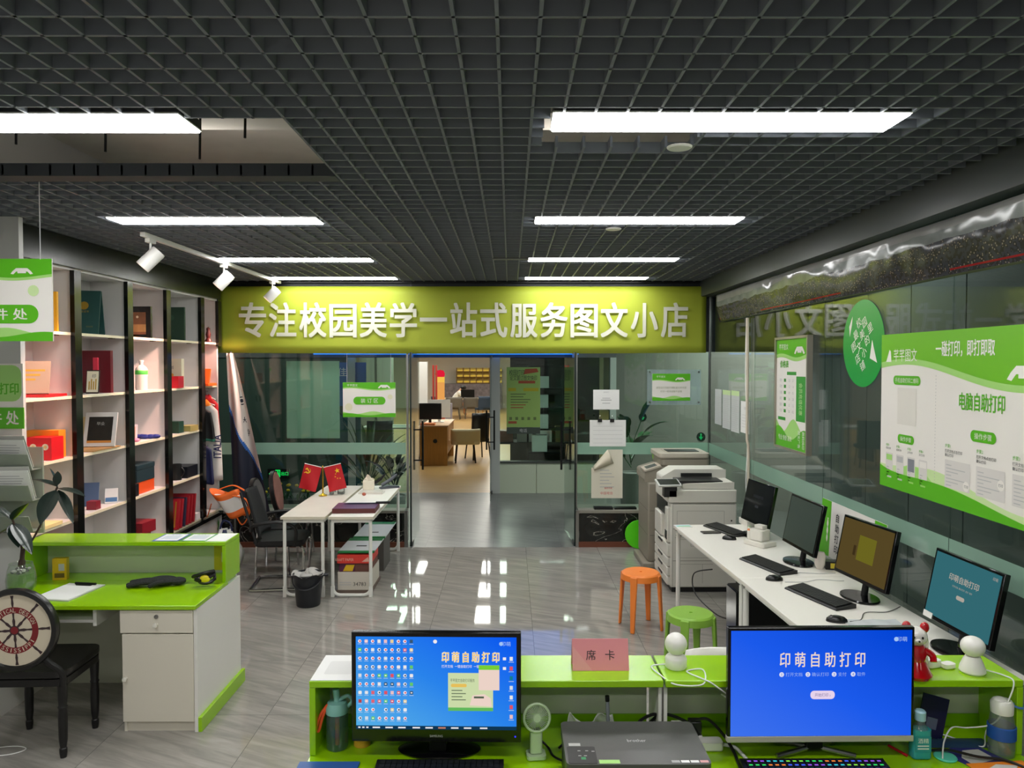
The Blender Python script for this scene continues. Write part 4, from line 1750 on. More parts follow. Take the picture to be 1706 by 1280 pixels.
# signs on the front glass -------------------------------------------
YS = YG - .014
cs = thing('binding_area_sign', 'green and white sign reading binding area on the glass above the tables', 'sign', (-1.985, YS, 1.515))
q = MB(FC(0, 0, 0))
q.box(0, .625, 0, .412, -.006, 0, SWHITE)
sign_art(q, .625, .412, T(0, 0, .0004), top=.17, bot=.11, amp=.035)
booth(q, .49, .345, .075, SWHITE, T(0, 0, .0004))
q.text('芊芊图文', .05, .378, .03, SWHITE, d=.0022, al='l')
pill(q, .315, .195, .38, .095, '装 订 区', T(0, 0, .0004), th=.055)
q.flat(circ(.07, .12, .045, 18), .0012, mat('sign_cream', '#dedcbc', .5))
q.flat(circ(.56, .24, .03, 18), .0012, MATS['sign_cream'])
q.build('board', cs, smooth=0)
q = MB()
q.tube([(.05, -.003, .41), (.05, .0, .82)], .0025, MATS['cord'], 5)
q.tube([(.57, -.003, .41), (.57, .0, .82)], .0025, MATS['cord'], 5)
q.build('cord', cs)

ns = thing('acrylic_notice', 'green and white notice behind a clear acrylic plate on the glass, above the copiers', 'sign', (1.645, YS, 1.68))
ACRY = pane_mat('acrylic_plate', (.86, .9, .9), haze=.35, hazecol='#b8c4c8')
q = MB(FC(0, 0, 0))
q.box(-.02, .62, -.02, .40, -.004, .0, ACRY)
q.build('plate', ns, smooth=0)
q = MB(FC(0, 0, .0))
q.box(.04, .49, .03, .35, .001, .006, SWHITE)
X = T(.04, .03, .0064)
sign_art(q, .45, .32, X, top=.25, bot=.12, amp=.035)
booth(q, .33, .245, .06, SWHITE, X)
q.text('芊芊图文', .05, .285, .025, SWHITE, X, .0022, al='l')
GTX = mat('sign_text_olive', '#8c9470', .6)
q.text('请您在打印前仔细检查文件内容', .225, .155, .024, GTX, X, .001, wmax=.38)
q.text('打印一经完成概不退换', .225, .11, .024, GTX, X, .001, wmax=.32)
q.build('print', ns, smooth=0)
for xx, zz in ((.01, .01), (.59, .01), (.01, .37), (.59, .37)):
    q = MB(FC(xx, 0, zz))
    q.cyl(.011, 0, .012, STEEL, 14)
    q.build('standoff', ns)


def sheet(name, label, X, w, h, lines, m=PAPER, title=None, group=None, curl=0, mm=INK):
    q = MB(X)
    if curl:
        q.grid(lambda u, v: (w * u, h * v, .0015 + curl * (1 - v) ** 2), 4, 8, m)
    else:
        q.box(0, w, 0, h, .0, .0012, m)
    for (a, bq, y0, t, mat_) in lines:
        q.quad(a * w, bq * w, y0 * h, y0 * h + t * h, .0016 + curl * (1 - y0) ** 2, mat_)
    if title:
        q.text(title, w / 2, h * .88, h * .07, mm, d=.0018, wmax=w * .8)
    o = q.build(name, smooth=0)
    return tag(o, label, 'paper' if 'paper' in label else 'notice', group)


sheet('printed_notice', 'printed notice sheet in a clear holder on the glass right of the door', FC(.985, YS, 1.605), .31, .235, [(.3, .7, .45, .05, FAINT), (.35, .65, .55, .04, FAINT), (.35, .65, .3, .04, FAINT)], title='温馨提示', mm=FAINT)
pc = thing('clipped_sheet', 'white sheet held by two black clips on the glass beside the door', 'paper', (.945, YS, 1.165))
q = MB(FC(0, 0, 0))
q.box(0, .43, 0, .315, 0, .002, PAPER)
for k in range(5):
    q.quad(.04, .39, .04 + .05 * k, .043 + .05 * k, .0024, FAINT)
q.build('sheet', pc, smooth=0)
for xx in (.12, .265):
    q = MB(FC(xx, 0, .29))
    q.box(-.025, .025, 0, .04, .0026, .012, BLACK)
    q.tube([(-.012, .04, .006), (-.008, .075, .01), (.008, .075, .01), (.012, .04, .006)], .002, CHROME, 6)
    q.build('clip', pc, smooth=0)
cr_ = thing('curled_notice', 'cream notice pad with its corner curled down, below the clipped sheet', 'notice', (.965, YS - .02, .55))
CREAMP = mat('cream_paper', '#e0dac8', .7)
q = MB(FC(0, 0, 0))
q.flat([(0, 0), (.37, 0), (.37, .58), (.19, .58), (.02, .38)], .001, CREAMP)
q.box(0, .37, 0, .36, -.018, 0, CREAMP)
for k in range(6):
    q.quad(.10, .27 - .03 * (k % 3), .13 + .04 * k, .138 + .04 * k, .002, FAINT)
q.text('中国电信', .18, .06, .035, mat('notice_red', '#d0504a', .6), d=.002, wmax=.2)
q.text('服务热线', .20, .12, .022, MATS['notice_red'], d=.002)
q.build('pad', cr_, smooth=0)
q = MB(FC(0, 0, 0))


def curlf(u, v):
    a = Vector((.02, .38, .002)).lerp(Vector((.19, .58, .002)), v)
    bq = Vector((.03, .33, .015)).lerp(Vector((.26, .42, .02)), v)
    p = a.lerp(bq, u)
    p.z += .045 * sin(pi * u)
    return p


q.grid(curlf, 8, 6, mat('paper_back', '#cfc6b2', .8))
q.build('curled_corner', cr_, solid=.001)
# dark tablets on the plinth ledge
abox('black_tray', 'black flat tray lying on the plinth ledge under the notices', 'tray', 1.10, 8.76, .431, .22, .10, .025, BLACK)
abox('black_slab', 'long black slab lying on the plinth ledge beside the grey copier', 'slab', 1.36, 8.77, .431, .26, .10, .02, BLACKG)

# poster hanging on the outer side of the glass, seen from behind
q = MB(FC(-2.66, YG + .012, 1.26))
q.box(0, .63, 0, .92, -.002, 0, mat('poster_back', '#9db4a8', .6))
tag(q.build('window_poster', smooth=0), 'back of a pale poster pasted outside on the left front glass', 'poster')

# ---------------------------------------------------------------- two white work tables
TY0, TY1 = 6.78, 8.52
MARBW = mat('pale_cutting_top', '#dad2c6', .4, noise=(5, .1))
ETX = mat('table_edge', '#d6d0bc', .5)


def worktable(name, label, x0, x1, top):
    t = thing(name, label, 'table', (x0, TY0, 0), 0, 'white work tables in front of the shop window')
    w = x1 - x0
    d = TY1 - TY0
    q = MB()
    q.box(0, w, 0, d, .722, .747, ETX)
    q.box(.001, w - .001, .001, d - .001, .747, .7475, top)
    q.build('tabletop', t, smooth=0)
    q = MB()
    q.box(.02, w - .02, .02, d - .02, .69, .721, WMETAL)
    q.build('apron', t, smooth=0)
    for yy in (.03, d - .03):
        q = MB()
        r = .07
        pts = [(.03, yy, .69), (.03, yy, r + .016)]
        pts += [(.03 + r - r * cos(a), yy, .016 + r - r * sin(a)) for a in (.3, .6, .9, 1.2, pi / 2)]
        pts += [(w - .03 - r + r * sin(a), yy, .016 + r - r * cos(a)) for a in (0, .3, .6, .9, 1.2)]
        pts += [(w - .03, yy, r + .016), (w - .03, yy, .69)]
        q.tube(pts, .016, WMETAL, 8)
        q.box(.014, .045, yy - .016, yy + .016, .0, .10, WMETAL)
        q.box(w - .045, w - .014, yy - .016, yy + .016, .0, .10, WMETAL)
        q.build('leg_frame', t)
    return t


worktable('work_table', 'white work table with a pale marbled top, left one of the pair', -2.105, -1.695, MARBW)
worktable('work_table', 'white work table carrying the maroon block and knife, right one of the pair', -1.665, -1.255, TABLEW)
TT = .7485

# binding block with long knife
bk = thing('bound_album', 'thick maroon bound album with a violet cover on the table', 'album', (-1.47, 7.08, TT), .03)
q = MB()
q.box(-.20, .20, -.15, .15, 0, .042, mat('album_side', '#5a2420', .5))
q.box(-.198, .198, -.148, .148, .0425, .046, mat('album_cover', '#5c3458', .35, noise=(4, .5)))
q.build('block', bk, bevel=.003)
kn = thing('long_knife', 'long knife with a black handle lying across the maroon album', 'knife', (-1.40, 7.16, TT + .050), .12)
q = MB()
q.prism([(-.20, 0), (.10, -.015), (.10, .02), (-.16, .02)], 0, .004, mat('blade', '#3c3844', .25, met=.8))
q.build('blade', kn, smooth=0)
q = MB()
q.box(.10, .235, -.012, .022, -.006, .016, BLACK)
q.build('handle', kn, bevel=.004)

# table flags
tf = thing('table_flag_stand', 'brass desk stand with two small red flags on the table', 'flag stand', (-1.985, 7.86, TT))
BRASS = mat('brass', '#c8a030', .25, met=.9)
q = MB()
q.lathe([(0, 0), (.045, 0), (.045, .008), (.02, .02), (.008, .03), (.006, .31), (.010, .315), (0, .325)], BRASS, 18)
q.build('base', tf)
FRED = mat('flag_red', '#c01420', .6)
FYEL = mat('flag_yellow', '#f0c020', .5)


def star(cx, cy, r, rot=0):
    return [(cx + (r if i % 2 == 0 else r * .4) * sin(rot + pi * i / 5), cy + (r if i % 2 == 0 else r * .4) * cos(rot + pi * i / 5)) for i in range(10)]


for sx in (-1, 1):
    q = MB()
    q.tube([(0, 0, .30), (sx * .19, 0, .345)], .004, WHITE, 7)
    q.build('flag_staff', tf)
    ax = Vector((sx * .185, 0, .045)).normalized()
    p0 = Vector((sx * .01, 0, .30))
    dn = Vector((sx * .25, -.05, -1)).normalized()
    q = MB()

    def ff(u, v):
        return p0 + ax * (.185 * u) + dn * (.265 * v) + Vector((0, .012 * sin(u * 5 + v * 4) * v, 0))
    q.grid(ff, 10, 12, FRED)
    fo = q.build('flag', tf)
    q = MB()
    uu = .72
    cpt = ff(uu, .24) + Vector((0, -.006, 0))
    Xf = frame(cpt, ax if sx > 0 else -ax, (dn * -1 - ax * ax.dot(dn * -1)).normalized(), (0, -1, 0))
    if sx > 0:
        q.flat(star(0, 0, .03), 0, FYEL, Xf)
        for k, (a, bq) in enumerate(((-.045, -.03), (-.055, -.058), (-.035, -.08), (-.008, -.085))):
            q.flat(star(a + .02, bq, .009), 0, FYEL, Xf)
    else:
        q.flat(star(0, 0, .0) if False else [(-.03, .012), (-.012, .03), (-.004, .022), (.03, -.012), (.022, -.02), (-.012, .014), (-.02, .004)], .0004, FYEL, Xf)
        n_ = 14
        q.flat([(.030 * cos(-2.4 + 3.6 * i / n_), .030 * sin(-2.4 + 3.6 * i / n_)) for i in range(n_ + 1)] + [(.004 + .021 * cos(1.2 - 3.6 * i / n_), .004 + .021 * sin(1.2 - 3.6 * i / n_)) for i in range(n_ + 1)], 0, FYEL, Xf)
        q.tube([(-.022, -.022, 0), (-.034, -.032, 0)], .004, FYEL, 6, X=Xf)
    q.build('emblem_print', tf, smooth=0)

# small things at the far end of the tables
pb = thing('pump_bottle', 'clear pump bottle of sanitiser near the table flags', 'bottle', (-1.82, 7.98, TT))
q = MB()
q.lathe([(0, 0), (.038, 0), (.042, .01), (.042, .10), (.03, .125), (.014, .135), (0, .136)], mat('clear_plastic', '#dfe4e2', .08, trans=.75), 18)
q.build('body', pb)
q = MB()
q.lathe([(0, .136), (.016, .136), (.016, .155), (.005, .157), (.005, .18), (0, .18)], WHITE, 12)
q.tube([(0, 0, .178), (.0, -.01, .182), (0, -.04, .176)], .006, WHITE, 6)
q.build('pump', pb)
for k, (xx, yy, rr_, hh, lb) in enumerate(((-1.915, 7.95, .03, .09, 'small clear cup next to the flag stand'), (-1.925, 8.10, .032, .10, 'clear cup behind the small cup by the flag stand'))):
    q = MB()
    q.lathe([(0, 0), (rr_ * .8, 0), (rr_, hh), (rr_ * .94, hh), (rr_ * .75, .006), (0, .006)], MATS['clear_plastic'], 16)
    tag(q.build('plastic_cup', loc=(xx, yy, TT)), lb, 'cup')
tb = thing('tissue_box', 'white tissue box with a tissue sticking out at the far table end', 'tissue box', (-1.58, 8.28, TT), .1)
q = MB()
q.box(-.06, .06, -.06, .06, 0, .10, mat('tissue_white', '#e8e0cc', .7))
q.build('box', tb, bevel=.004)
q = MB()
q.grid(lambda u, v: ((u - .5) * .10 + .01 * sin(9 * v), (v - .5) * .05 + .02 * sin(7 * u), .101 + .055 * sin(pi * u) * sin(pi * v) + .012 * sin(11 * u + 5 * v)), 12, 8, MATS['tissue_white'])
q.build('tissue', tb)
abox('plastic_tray', 'low clear tray of small tools on the right work table', 'tray', -1.50, 8.03, TT, .26, .14, .02, mat('tray_clear', '#d6d2c8', .2))
q = MB()
q.ball((0, 0, .018), .022, .018, .018, mat('rust_red', '#a8543c', .5), 10, 6)
tag(q.build('stamp_pad', loc=(-1.55, 7.86, TT)), 'tiny rust red stamp in front of the clear tray', 'stamp')
sc = thing('heavy_stapler', 'grey heavy stapler at the far corner of the right table', 'stapler', (-1.37, 8.34, TT), .5)
q = MB()
q.prism([(-.10, 0), (.12, 0), (.12, .02), (.0, .035), (-.10, .02)], -.03, .03, mat('stapler_grey', '#4c5058', .4), frame((0, 0, 0), (1, 0, 0), (0, 0, 1), (0, -1, 0)))
q.build('base', sc, bevel=.003)
q = MB()
q.tube([(-.08, 0, .04), (.02, 0, .09), (.10, 0, .15)], [.018, .022, .012], MATS['stapler_grey'], 8)
q.build('arm', sc)
dv = thing('table_lamp_arm', 'black folding clamp tool leaning at the table end', 'tool', (-1.46, 8.36, TT))
q = MB()
q.tube([(-.14, 0, .012), (.0, .0, .10), (.05, .0, .155)], [.014, .018, .01], BLACK, 8)
q.build('arm', dv)

# things under the tables -------------------------------------------------
UX = -1.46
wb = thing('carton', 'open white carton with handwriting under the right work table', 'carton', (UX, 7.14, 0))
q = MB()
for bx_ in ((-.155, .155, -.22, -.214), (-.155, .155, .214, .22), (-.155, -.149, -.213, .213), (.149, .155, -.213, .213)):
    q.box(*bx_, .03, .20, CARD)
q.box(-.148, .148, -.213, .213, .03, .036, CARD)
q.build('box', wb, smooth=0)
q = MB(FC(0, -.2206, 0))
HAND = mat('marker_ink', '#2c2c30', .7)
q.text('34783', .05, .085, .035, HAND, d=0, wmax=.12)
for k in range(2):
    q.quad(-.14, -.03, .075 + .022 * k, .082 + .022 * k, 0, FAINT)
q.build('lettering', wb, smooth=0)
abox('floor_board', 'brown board the white carton stands on', 'board', UX, 7.15, 0.001, .33, .48, .028, mat('brown_board', '#6a5a50', .7))
for k, (dz, lb, mm_) in enumerate(((.037, 'violet and yellow printed packs in the white carton', mat('violet_pack', '#5c2448', .5)),)):
    q = MB()
    q.box(-.145, .0, -.20, .2, 0, .24, mm_)
    q.flat([(-.11, .165), (-.02, .165), (-.0, .225), (-.08, .225)], .0004, mat('pack_yellow', '#e0b818', .5), FC(0, -.2, 0))
    q.box(.002, .145, -.20, .2, 0, .235, mat('pack_brown', '#6c4238', .6))
    tag(q.build('printed_packs', loc=(UX, 7.14, dz), smooth=0), lb, 'pack')


def art_kp(q):
    X = FC(0, -.1806, 0)
    q.text('KRAFT PAPER', -.09, .035, .026, mat('box_print', '#e8b4a4', .6), X, 0, wmax=.17)
    q.flat([(.07, .015), (.13, .06), (.14, .015)], 0, MATS['box_print'], X)


abox('red_paper_box', 'flat red paper box on top of the packs in the carton', 'box', UX, 7.10, .28, .32, .36, .075, mat('paperbox_red', '#d83c30', .5), art=art_kp)
PPR = mat('poster_white', '#e4e4ea', .5)
# shelf board between the legs that carries the posters
tgr = mat('poster_green', '#127a3c', .4)
for k, (x0, x1, y0, y1, lb) in enumerate(((-1.62, -1.28, 6.95, 7.50, 'green and white poster board on the red paper box, front one'), (-1.60, -1.275, 7.53, 8.26, 'green and white poster board behind the front one, under the table'))):
    q = MB()
    q.box(x0, x1, y0, y1, 0, .012, PPR)
    q.box(x0, x1, y0 - .001, y0 + .04, -.002, .0126, tgr)
    q.box(x0, x1, y1 - .12, y1, .0122, .0128, tgr)
    q.quad((x0 + x1) / 2 - .04, (x0 + x1) / 2 + .06, y0 + .2, y0 + .24, .0124, INK)
    tag(q.build('poster_board', loc=(0, 0, .372 if k == 0 else .372), smooth=0), lb, 'poster')
abox('grey_carton', 'tall closed carton under the far half of the right table', 'carton', -1.45, 7.86, .001, .28, .40, .366, mat('grey_box', '#5a5652', .8))

# waste bin
wb = thing('waste_bin', 'black plastic waste bin lined with a bag before the table', 'bin', (-1.80, 6.585, 0))
BINM = mat('bin_black', '#10141c', .4)
q = MB()
q.lathe([(0, 0), (.10, 0), (.105, .01), (.128, .26), (.135, .262), (.135, .285), (.124, .285), (.12, .25), (.098, .015), (0, .015)], BINM, 28)
q.build('body', wb)
q = MB()
q.grid(lambda u, v: ((.126 * (1 - v) + .02) * cos(2 * pi * u), (.126 * (1 - v) + .02) * sin(2 * pi * u), .288 - .05 * v + .012 * sin(10 * pi * u) * (1 - v)), 30, 6, mat('bag_white', '#b4b2ae', .35))
q.ball((-.01, -.02, .27), .06, .05, .03, MATS['bag_white'], 12, 7)
q.lathe([(.028, .27), (.018, .31), (.002, .34)], MATS['bag_white'], 8, T(.0, -.03, 0))
q.build('liner', wb)
q = MB()
q.tube([(.136 * cos(a), .136 * sin(a) - .005, .27 - .10 * sin((a - pi) * 1.0)) for a in [pi + pi * i / 14 for i in range(15)]], .006, BINM, 7)
q.lathe([(0, 0), (.014, 0), (.014, .05), (0, .05)], BINM, 10, T(.13, 0, .27, 0, 0, pi / 2))
q.build('handle', wb)

# ---- chairs by the tables
t = thing('mesh_office_chair', 'black mesh office chair on a chrome sled base, half under the table', 'chair', (-2.22, 7.20, 0), -pi / 2 + .12)
MESHB = mat('chair_mesh', '#0e1012', .8, bump=(160, .4))
q = MB()
q.prism(rr(-.24, .24, -.22, .24, .08, 6), .42, .48, mat('seat_black', '#0c0c0e', .55))
q.build('seat', t, bevel=.02, seg=3)
q = MB()
q.grid(lambda u, v: ((u - .5) * .46 * (1 - .2 * v * v), -.20 - .13 * v + .05 * (abs(u - .5) * 2) ** 2, .50 + .44 * v), 14, 14, MESHB)
q.build('backrest', t, solid=.02)
q = MB()
q.tube([((u) * .235, -.205 - .0 * v, .47 + .03 * v) for u, v in ((-1, 0), (1, 0))], .014, BLACK, 8)
for s_ in (-1, 1):
    q.tube(spline([(s_ * .23, -.19, .46), (s_ * .225, -.24, .62), (s_ * .19, -.34, .94)]), .013, BLACK, 8)
q.build('back_frame', t)
for s_ in (-1, 1):
    q = MB()
    q.tube(spline([(s_ * .26, .16, .43), (s_ * .275, .17, .60), (s_ * .275, .02, .665), (s_ * .27, -.2, .64), (s_ * .24, -.24, .58)]), .016, BLACK, 8)
    q.build('armrest', t)
q = MB()
for s_ in (-1, 1):
    q.tube(spline([(s_ * .20, .2, .42), (s_ * .225, .24, .36), (s_ * .23, .22, .1), (s_ * .23, .2, .02), (s_ * .23, .1, .016), (s_ * .23, -.26, .016)]), .014, CHROME, 8)
q.tube([(-.23, -.26, .016), (.23, -.26, .016)], .014, CHROME, 8)
q.build('sled_base', t)


def side_chair(name, label, x, y, rz, backm, frontm):
    t = thing(name, label, 'chair', (x, y, 0), rz)
    q = MB()
    q.prism(rr(-.19, .19, -.18, .19, .06, 5), .42, .47, BLACK)
    q.build('seat', t, bevel=.014, seg=3)
    q = MB(frame((0, -.20, .72), (1, 0, 0), (0, -.16, 1), (0, -1, -.16)))
    q.prism(circ(0, 0, .19, 26, .24), -.02, .02, BLACK)
    q.prism(circ(0, 0, .17, 26, .22), .0202, .028, backm)
    q.prism([(x_, -y_) for x_, y_ in circ(0, 0, .17, 26, .22)][::-1], -.028, -.0202, frontm)
    q.build('backrest', t)
    for sx, sy in ((-.16, .15), (.16, .15), (-.16, -.15), (.16, -.15)):
        q = MB()
        q.tube([(sx, sy, .42), (sx * 1.12, sy * 1.15, 0.0)], .012, CHROME, 8)
        q.build('leg', t)
    for s_ in (-1, 1):
        q = MB()
        q.tube([(s_ * .13, -.17, .42), (s_ * .13, -.19, .60)], .012, BLACK, 8)
        q.build('back_post', t)
    return t


side_chair('side_chair', 'grey and white patterned round-back chair at the table side', -2.43, 7.72, -pi / 2 + .02, mat('chair_grey_print', '#3c3838', .7, noise=(7, .9)), mat('chair_grey_print2', '#464242', .7, noise=(7, .8)))
side_chair('side_chair', 'red, white and black round-back chair farthest along the table', -2.40, 8.26, -pi / 2 + .08, mat('chair_red_print', '#8a4a44', .7), mat('chair_red_print2', '#86584e', .7, noise=(5, .7)))
# ================================================================ right side: copiers, stools, tables, monitors, wall signs
COPW = mat('copier_white', '#d2cfc6', .45)
COPW2 = mat('copier_shade', '#bcb8ae', .45)
COPG = mat('copier_taupe', '#8c8578', .45)
COPG2 = mat('copier_taupe_light', '#b4ac9e', .45)
COPD = mat('copier_dark', '#1c1c1e', .4)
SEAM = mat('seam_dark', '#55524c', .6)


def seams(q, X, lines):
    for x0, x1, y0, y1 in lines:
        q.quad(x0, x1, y0, y1, .0008, SEAM, X)


# white copier: feeds face the camera with its side; drawers face -X
c1 = thing('white_copier', 'tall white office copier with tilted touch panel at the table end', 'copier', (1.50, 6.92, 0))
q = MB()
q.box(0, .62, 0, .62, .05, .84, COPW)
q.build('body', c1, bevel=.012)
q = MB()
q.box(.02, .60, .03, .59, .0, .05, COPD)
q.build('base', c1, smooth=0)
q = MB()
SX = FC(0, 0, 0)
seams(q, SX, [(.02, .60, .835, .839), (.06, .50, .63, .632), (.06, .50, .77, .772), (.06, .062, .63, .77), (.50, .502, .63, .77), (.02, .60, .60, .603), (.19, .56, .44, .442), (.19, .192, .44, .54), (.19, .56, .54, .542), (.04, .16, .52, .523), (.04, .16, .585, .588), (.02, .60, .30, .304), (.06, .40, .33, .332), (.06, .40, .27, .272), (.06, .062, .10, .27), (.02, .022, .06, .83), (.30, .302, .09, .27)])
q.box(.05, .15, .535, .55, .001, .004, COPD, SX)
q.box(.05, .15, .50, .512, .001, .004, COPW2, SX)
q.text('hp', .30, .575, .018, SEAM, SX, .001)
q.flat(circ(.57, .68, .008, 12), .001, COPD, SX)
q.build('side_panel', c1, smooth=0)
for k, (z0, z1) in enumerate(((.07, .15), (.155, .24), (.245, .33), (.335, .46))):
    q = MB()
    q.box(-.03, .012, .01, .61, z0, z1, COPW)
    d_ = q.build('drawer', c1, bevel=.01)
    q = MB()
    q.box(-.036, -.028, .22, .40, z1 - .03, z1 - .012, COPD)
    q.build('handle', d_, smooth=0)
q = MB()
q.box(-.03, .012, .30, .61, .47, .69, COPW)
q.box(-.03, .012, .01, .12, .47, .80, COPW)
q.build('front_cover', c1, bevel=.01)
q = MB()
q.box(-.034, -.029, .02, .10, .50, .58, COPD)
q.box(-.01, .02, .13, .60, .70, .83, COPD)
q.build('paper_exit', c1, smooth=0)
q = MB()
q.box(-.02, .62, .0, .62, .845, .97, COPW)
q.box(.10, .62, .62, .64, .845, .95, COPW)
q.build('scanner', c1, bevel=.012)
q = MB()
# feeder on top with a sloping intake
q.prism([(-.02, .975), (.60, .975), (.60, 1.12), (.10, 1.12), (-.02, 1.05)], -.60, -.30, COPW, FC(0, 0, 0))
q.prism([(.12, .975), (.60, .975), (.60, 1.04), (.12, 1.02)], -.30, -.02, COPW, FC(0, 0, 0))
q.build('feeder', c1, bevel=.015)
q = MB()
q.box(.08, .50, .05, .28, 1.026, 1.045, COPD, T(0, 0, 0))
q.box(.16, .46, .285, .30, 1.05, 1.085, COPD)
q.build('document_tray', c1, smooth=0)
q = MB(T(-.03, -.02, 1.03, .1, .28, .0))
q.box(-.11, .11, -.075, .075, 0, .02, mat('panel_rim', '#c0c0bc', .4))
q.build('touch_panel', c1, bevel=.006)
q = MB(T(-.03, -.02, 1.03, .1, .28, .0))
q.box(-.095, .095, -.06, .06, .0202, .022, mat('panel_glass', '#2c3034', .15))
q.build('touch_screen', c1, smooth=0)
q = MB()
q.box(-.06, .06, .0, .10, .90, 1.015, COPD)
q.build('panel_arm', c1, bevel=.004)

c2 = thing('taupe_copier', 'taupe grey office copier standing behind the white one', 'copier', (1.45, 7.78, 0))
q = MB()
q.box(0, .64, 0, .60, .06, .90, COPG)
q.build('body', c2, bevel=.015)
q = MB()
q.box(-.06, .60, -.03, .55, 0, .06, COPG)
q.build('base', c2, bevel=.01)
q = MB()
seams(q, FC(0, 0, 0), [(.02, .62, .60, .604), (.02, .62, .34, .344), (.30, .303, .62, .88)])
seams(q, frame((0, .58, 0), (0, -1, 0), (0, 0, 1), (-1, 0, 0)), [(.02, .56, .60, .604), (.02, .56, .34, .344)])
q.build('seam_print', c2, smooth=0)
q = MB()
q.prism([(-.03, .90), (.62, .90), (.62, 1.06), (.16, 1.06), (-.03, 1.0)], -.56, -.04, COPG, FC(0, 0, 0))
q.build('scanner', c2, bevel=.02)
q = MB(T(.05, .16, 1.03, 0, 0, -.30))
q.box(-.08, .10, -.13, .15, 0, .02, COPG2)
q.box(-.05, .07, -.08, .08, .0202, .022, mat('lcd_grey', '#5c5f5e', .2))
q.build('control_panel', c2, bevel=.003)
q = MB()
q.prism(rr(.14, .66, .04, .56, .05, 4), 1.062, 1.14, COPG)
q.prism(rr(.12, .66, .03, .57, .06, 4), 1.142, 1.20, COPG2)
q.build('feeder', c2, bevel=.02)
q = MB()
q.prism(rr(.24, .58, .18, .40, .01, 2), 1.2005, 1.208, COPD)
q.prism(rr(.22, .62, .15, .50, .04, 3), 1.1995, 1.203, COPG2)
q.build('document_tray', c2, smooth=0)
q = MB()
q.flat(rr(.04, .12, .02, .10, .035, 4), .002, mat('green_sticker', '#8ac048', .4), frame((.14, .56, 1.07), (0, -1, 0), (0, 0, 1), (-1, 0, 0)))
q.build('sticker', c2, smooth=0)
q = MB()
q.lathe([(0, 0), (.08, 0), (.085, .03), (.075, .07), (.03, .10), (0, .10)], mat('orange_pot', '#d07818', .5), 16)
tag(q.build('orange_tub', loc=(1.33, 7.42, 0)), 'orange rounded plastic tub on the floor before the taupe copier', 'tub')
q = MB(FC(0, 0, 0))
q.prism(circ(0, .165, .165, 30), -.012, .012, mat('vivid_green', '#5ad81c', .35))
tag(q.build('green_disc', loc=(1.50, 8.60, 0)), 'bright green round tray propped on the marble plinth, half behind the copier', 'tray')


# stools -------------------------------------------------------------
def stool(name, label, loc, rz, m, hgt):
    t = thing(name, label, 'stool', loc, rz, 'round plastic stools')
    r = .155
    q = MB()
    q.lathe([(0, hgt - .006), (.012, hgt - .006), (.012, hgt), (r - .012, hgt), (r, hgt - .010), (r + .006, hgt - .055), (r, hgt - .055), (r - .008, hgt - .014), (0, hgt - .014)], m, 40)
    q.build('seat', t)
    for k in range(4):
        a = pi / 4 + pi / 2 * k
        q = MB(Matrix.Rotation(a, 4, 'Z'))
        w0, w1 = .03, .018
        x0, x1 = r + .008, r + .035
        vs = [(x0 - .022, -w0, hgt - .012), (x0 + .002, -w0, hgt - .012), (x0 + .002, w0, hgt - .012), (x0 - .022, w0, hgt - .012),
              (x1 - .018, -w1, 0), (x1, -w1, 0), (x1, w1, 0), (x1 - .018, w1, 0)]
        q.add(vs, [(3, 2, 1, 0), (4, 5, 6, 7), (0, 1, 5, 4), (1, 2, 6, 5), (2, 3, 7, 6), (3, 0, 4, 7)], m)
        q.build('leg', t, bevel=.006)
    return t


stool('orange_stool', 'orange plastic stool with splayed legs in front of the copiers', (1.065, 6.02, 0), .25, mat('stool_orange', '#f08434', .4), .455)
stool('green_stool', 'light green plastic stool beside the white computer table', (1.235, 5.04, 0), .3, mat('stool_green', '#86b440', .4), .45)

# tables ------------------------------------------------------------------
TD = Vector((1.535 - 1.415, 3.93 - 6.40, 0)).normalized()      # runs towards the camera
TANG = math.atan2(TD.x, -TD.y)
TP = Vector((1.415, 6.42, 0))


def comp_table(label, s0, ln):
    p = TP + TD * s0
    t = thing('computer_table', label, 'table', (p.x, p.y, 0), TANG, 'white computer tables along the glass')
    q = MB()
    q.box(0, .74, -ln, 0, .725, .75, TABLEW)
    q.build('tabletop', t, bevel=.003)
    q = MB()
    q.box(.03, .71, -ln + .03, -.03, .69, .7245, WMETAL)
    q.build('apron', t, smooth=0)
    for xx in (.035, .69):
        for yy in (-.035, -ln + .035):
            q = MB()
            q.tube([(xx, yy, 0), (xx, yy, .69)], .019, WMETAL, 10)
            q.build('leg', t)
    return t


comp_table('far white computer table, its end against the white copier', 0, 1.60)
comp_table('near white computer table carrying the brown and teal screens', 1.605, 1.60)
TZ = .7505

# monitors
SCRN = mat('screen_off', '#16181a', .12, spec=.6)


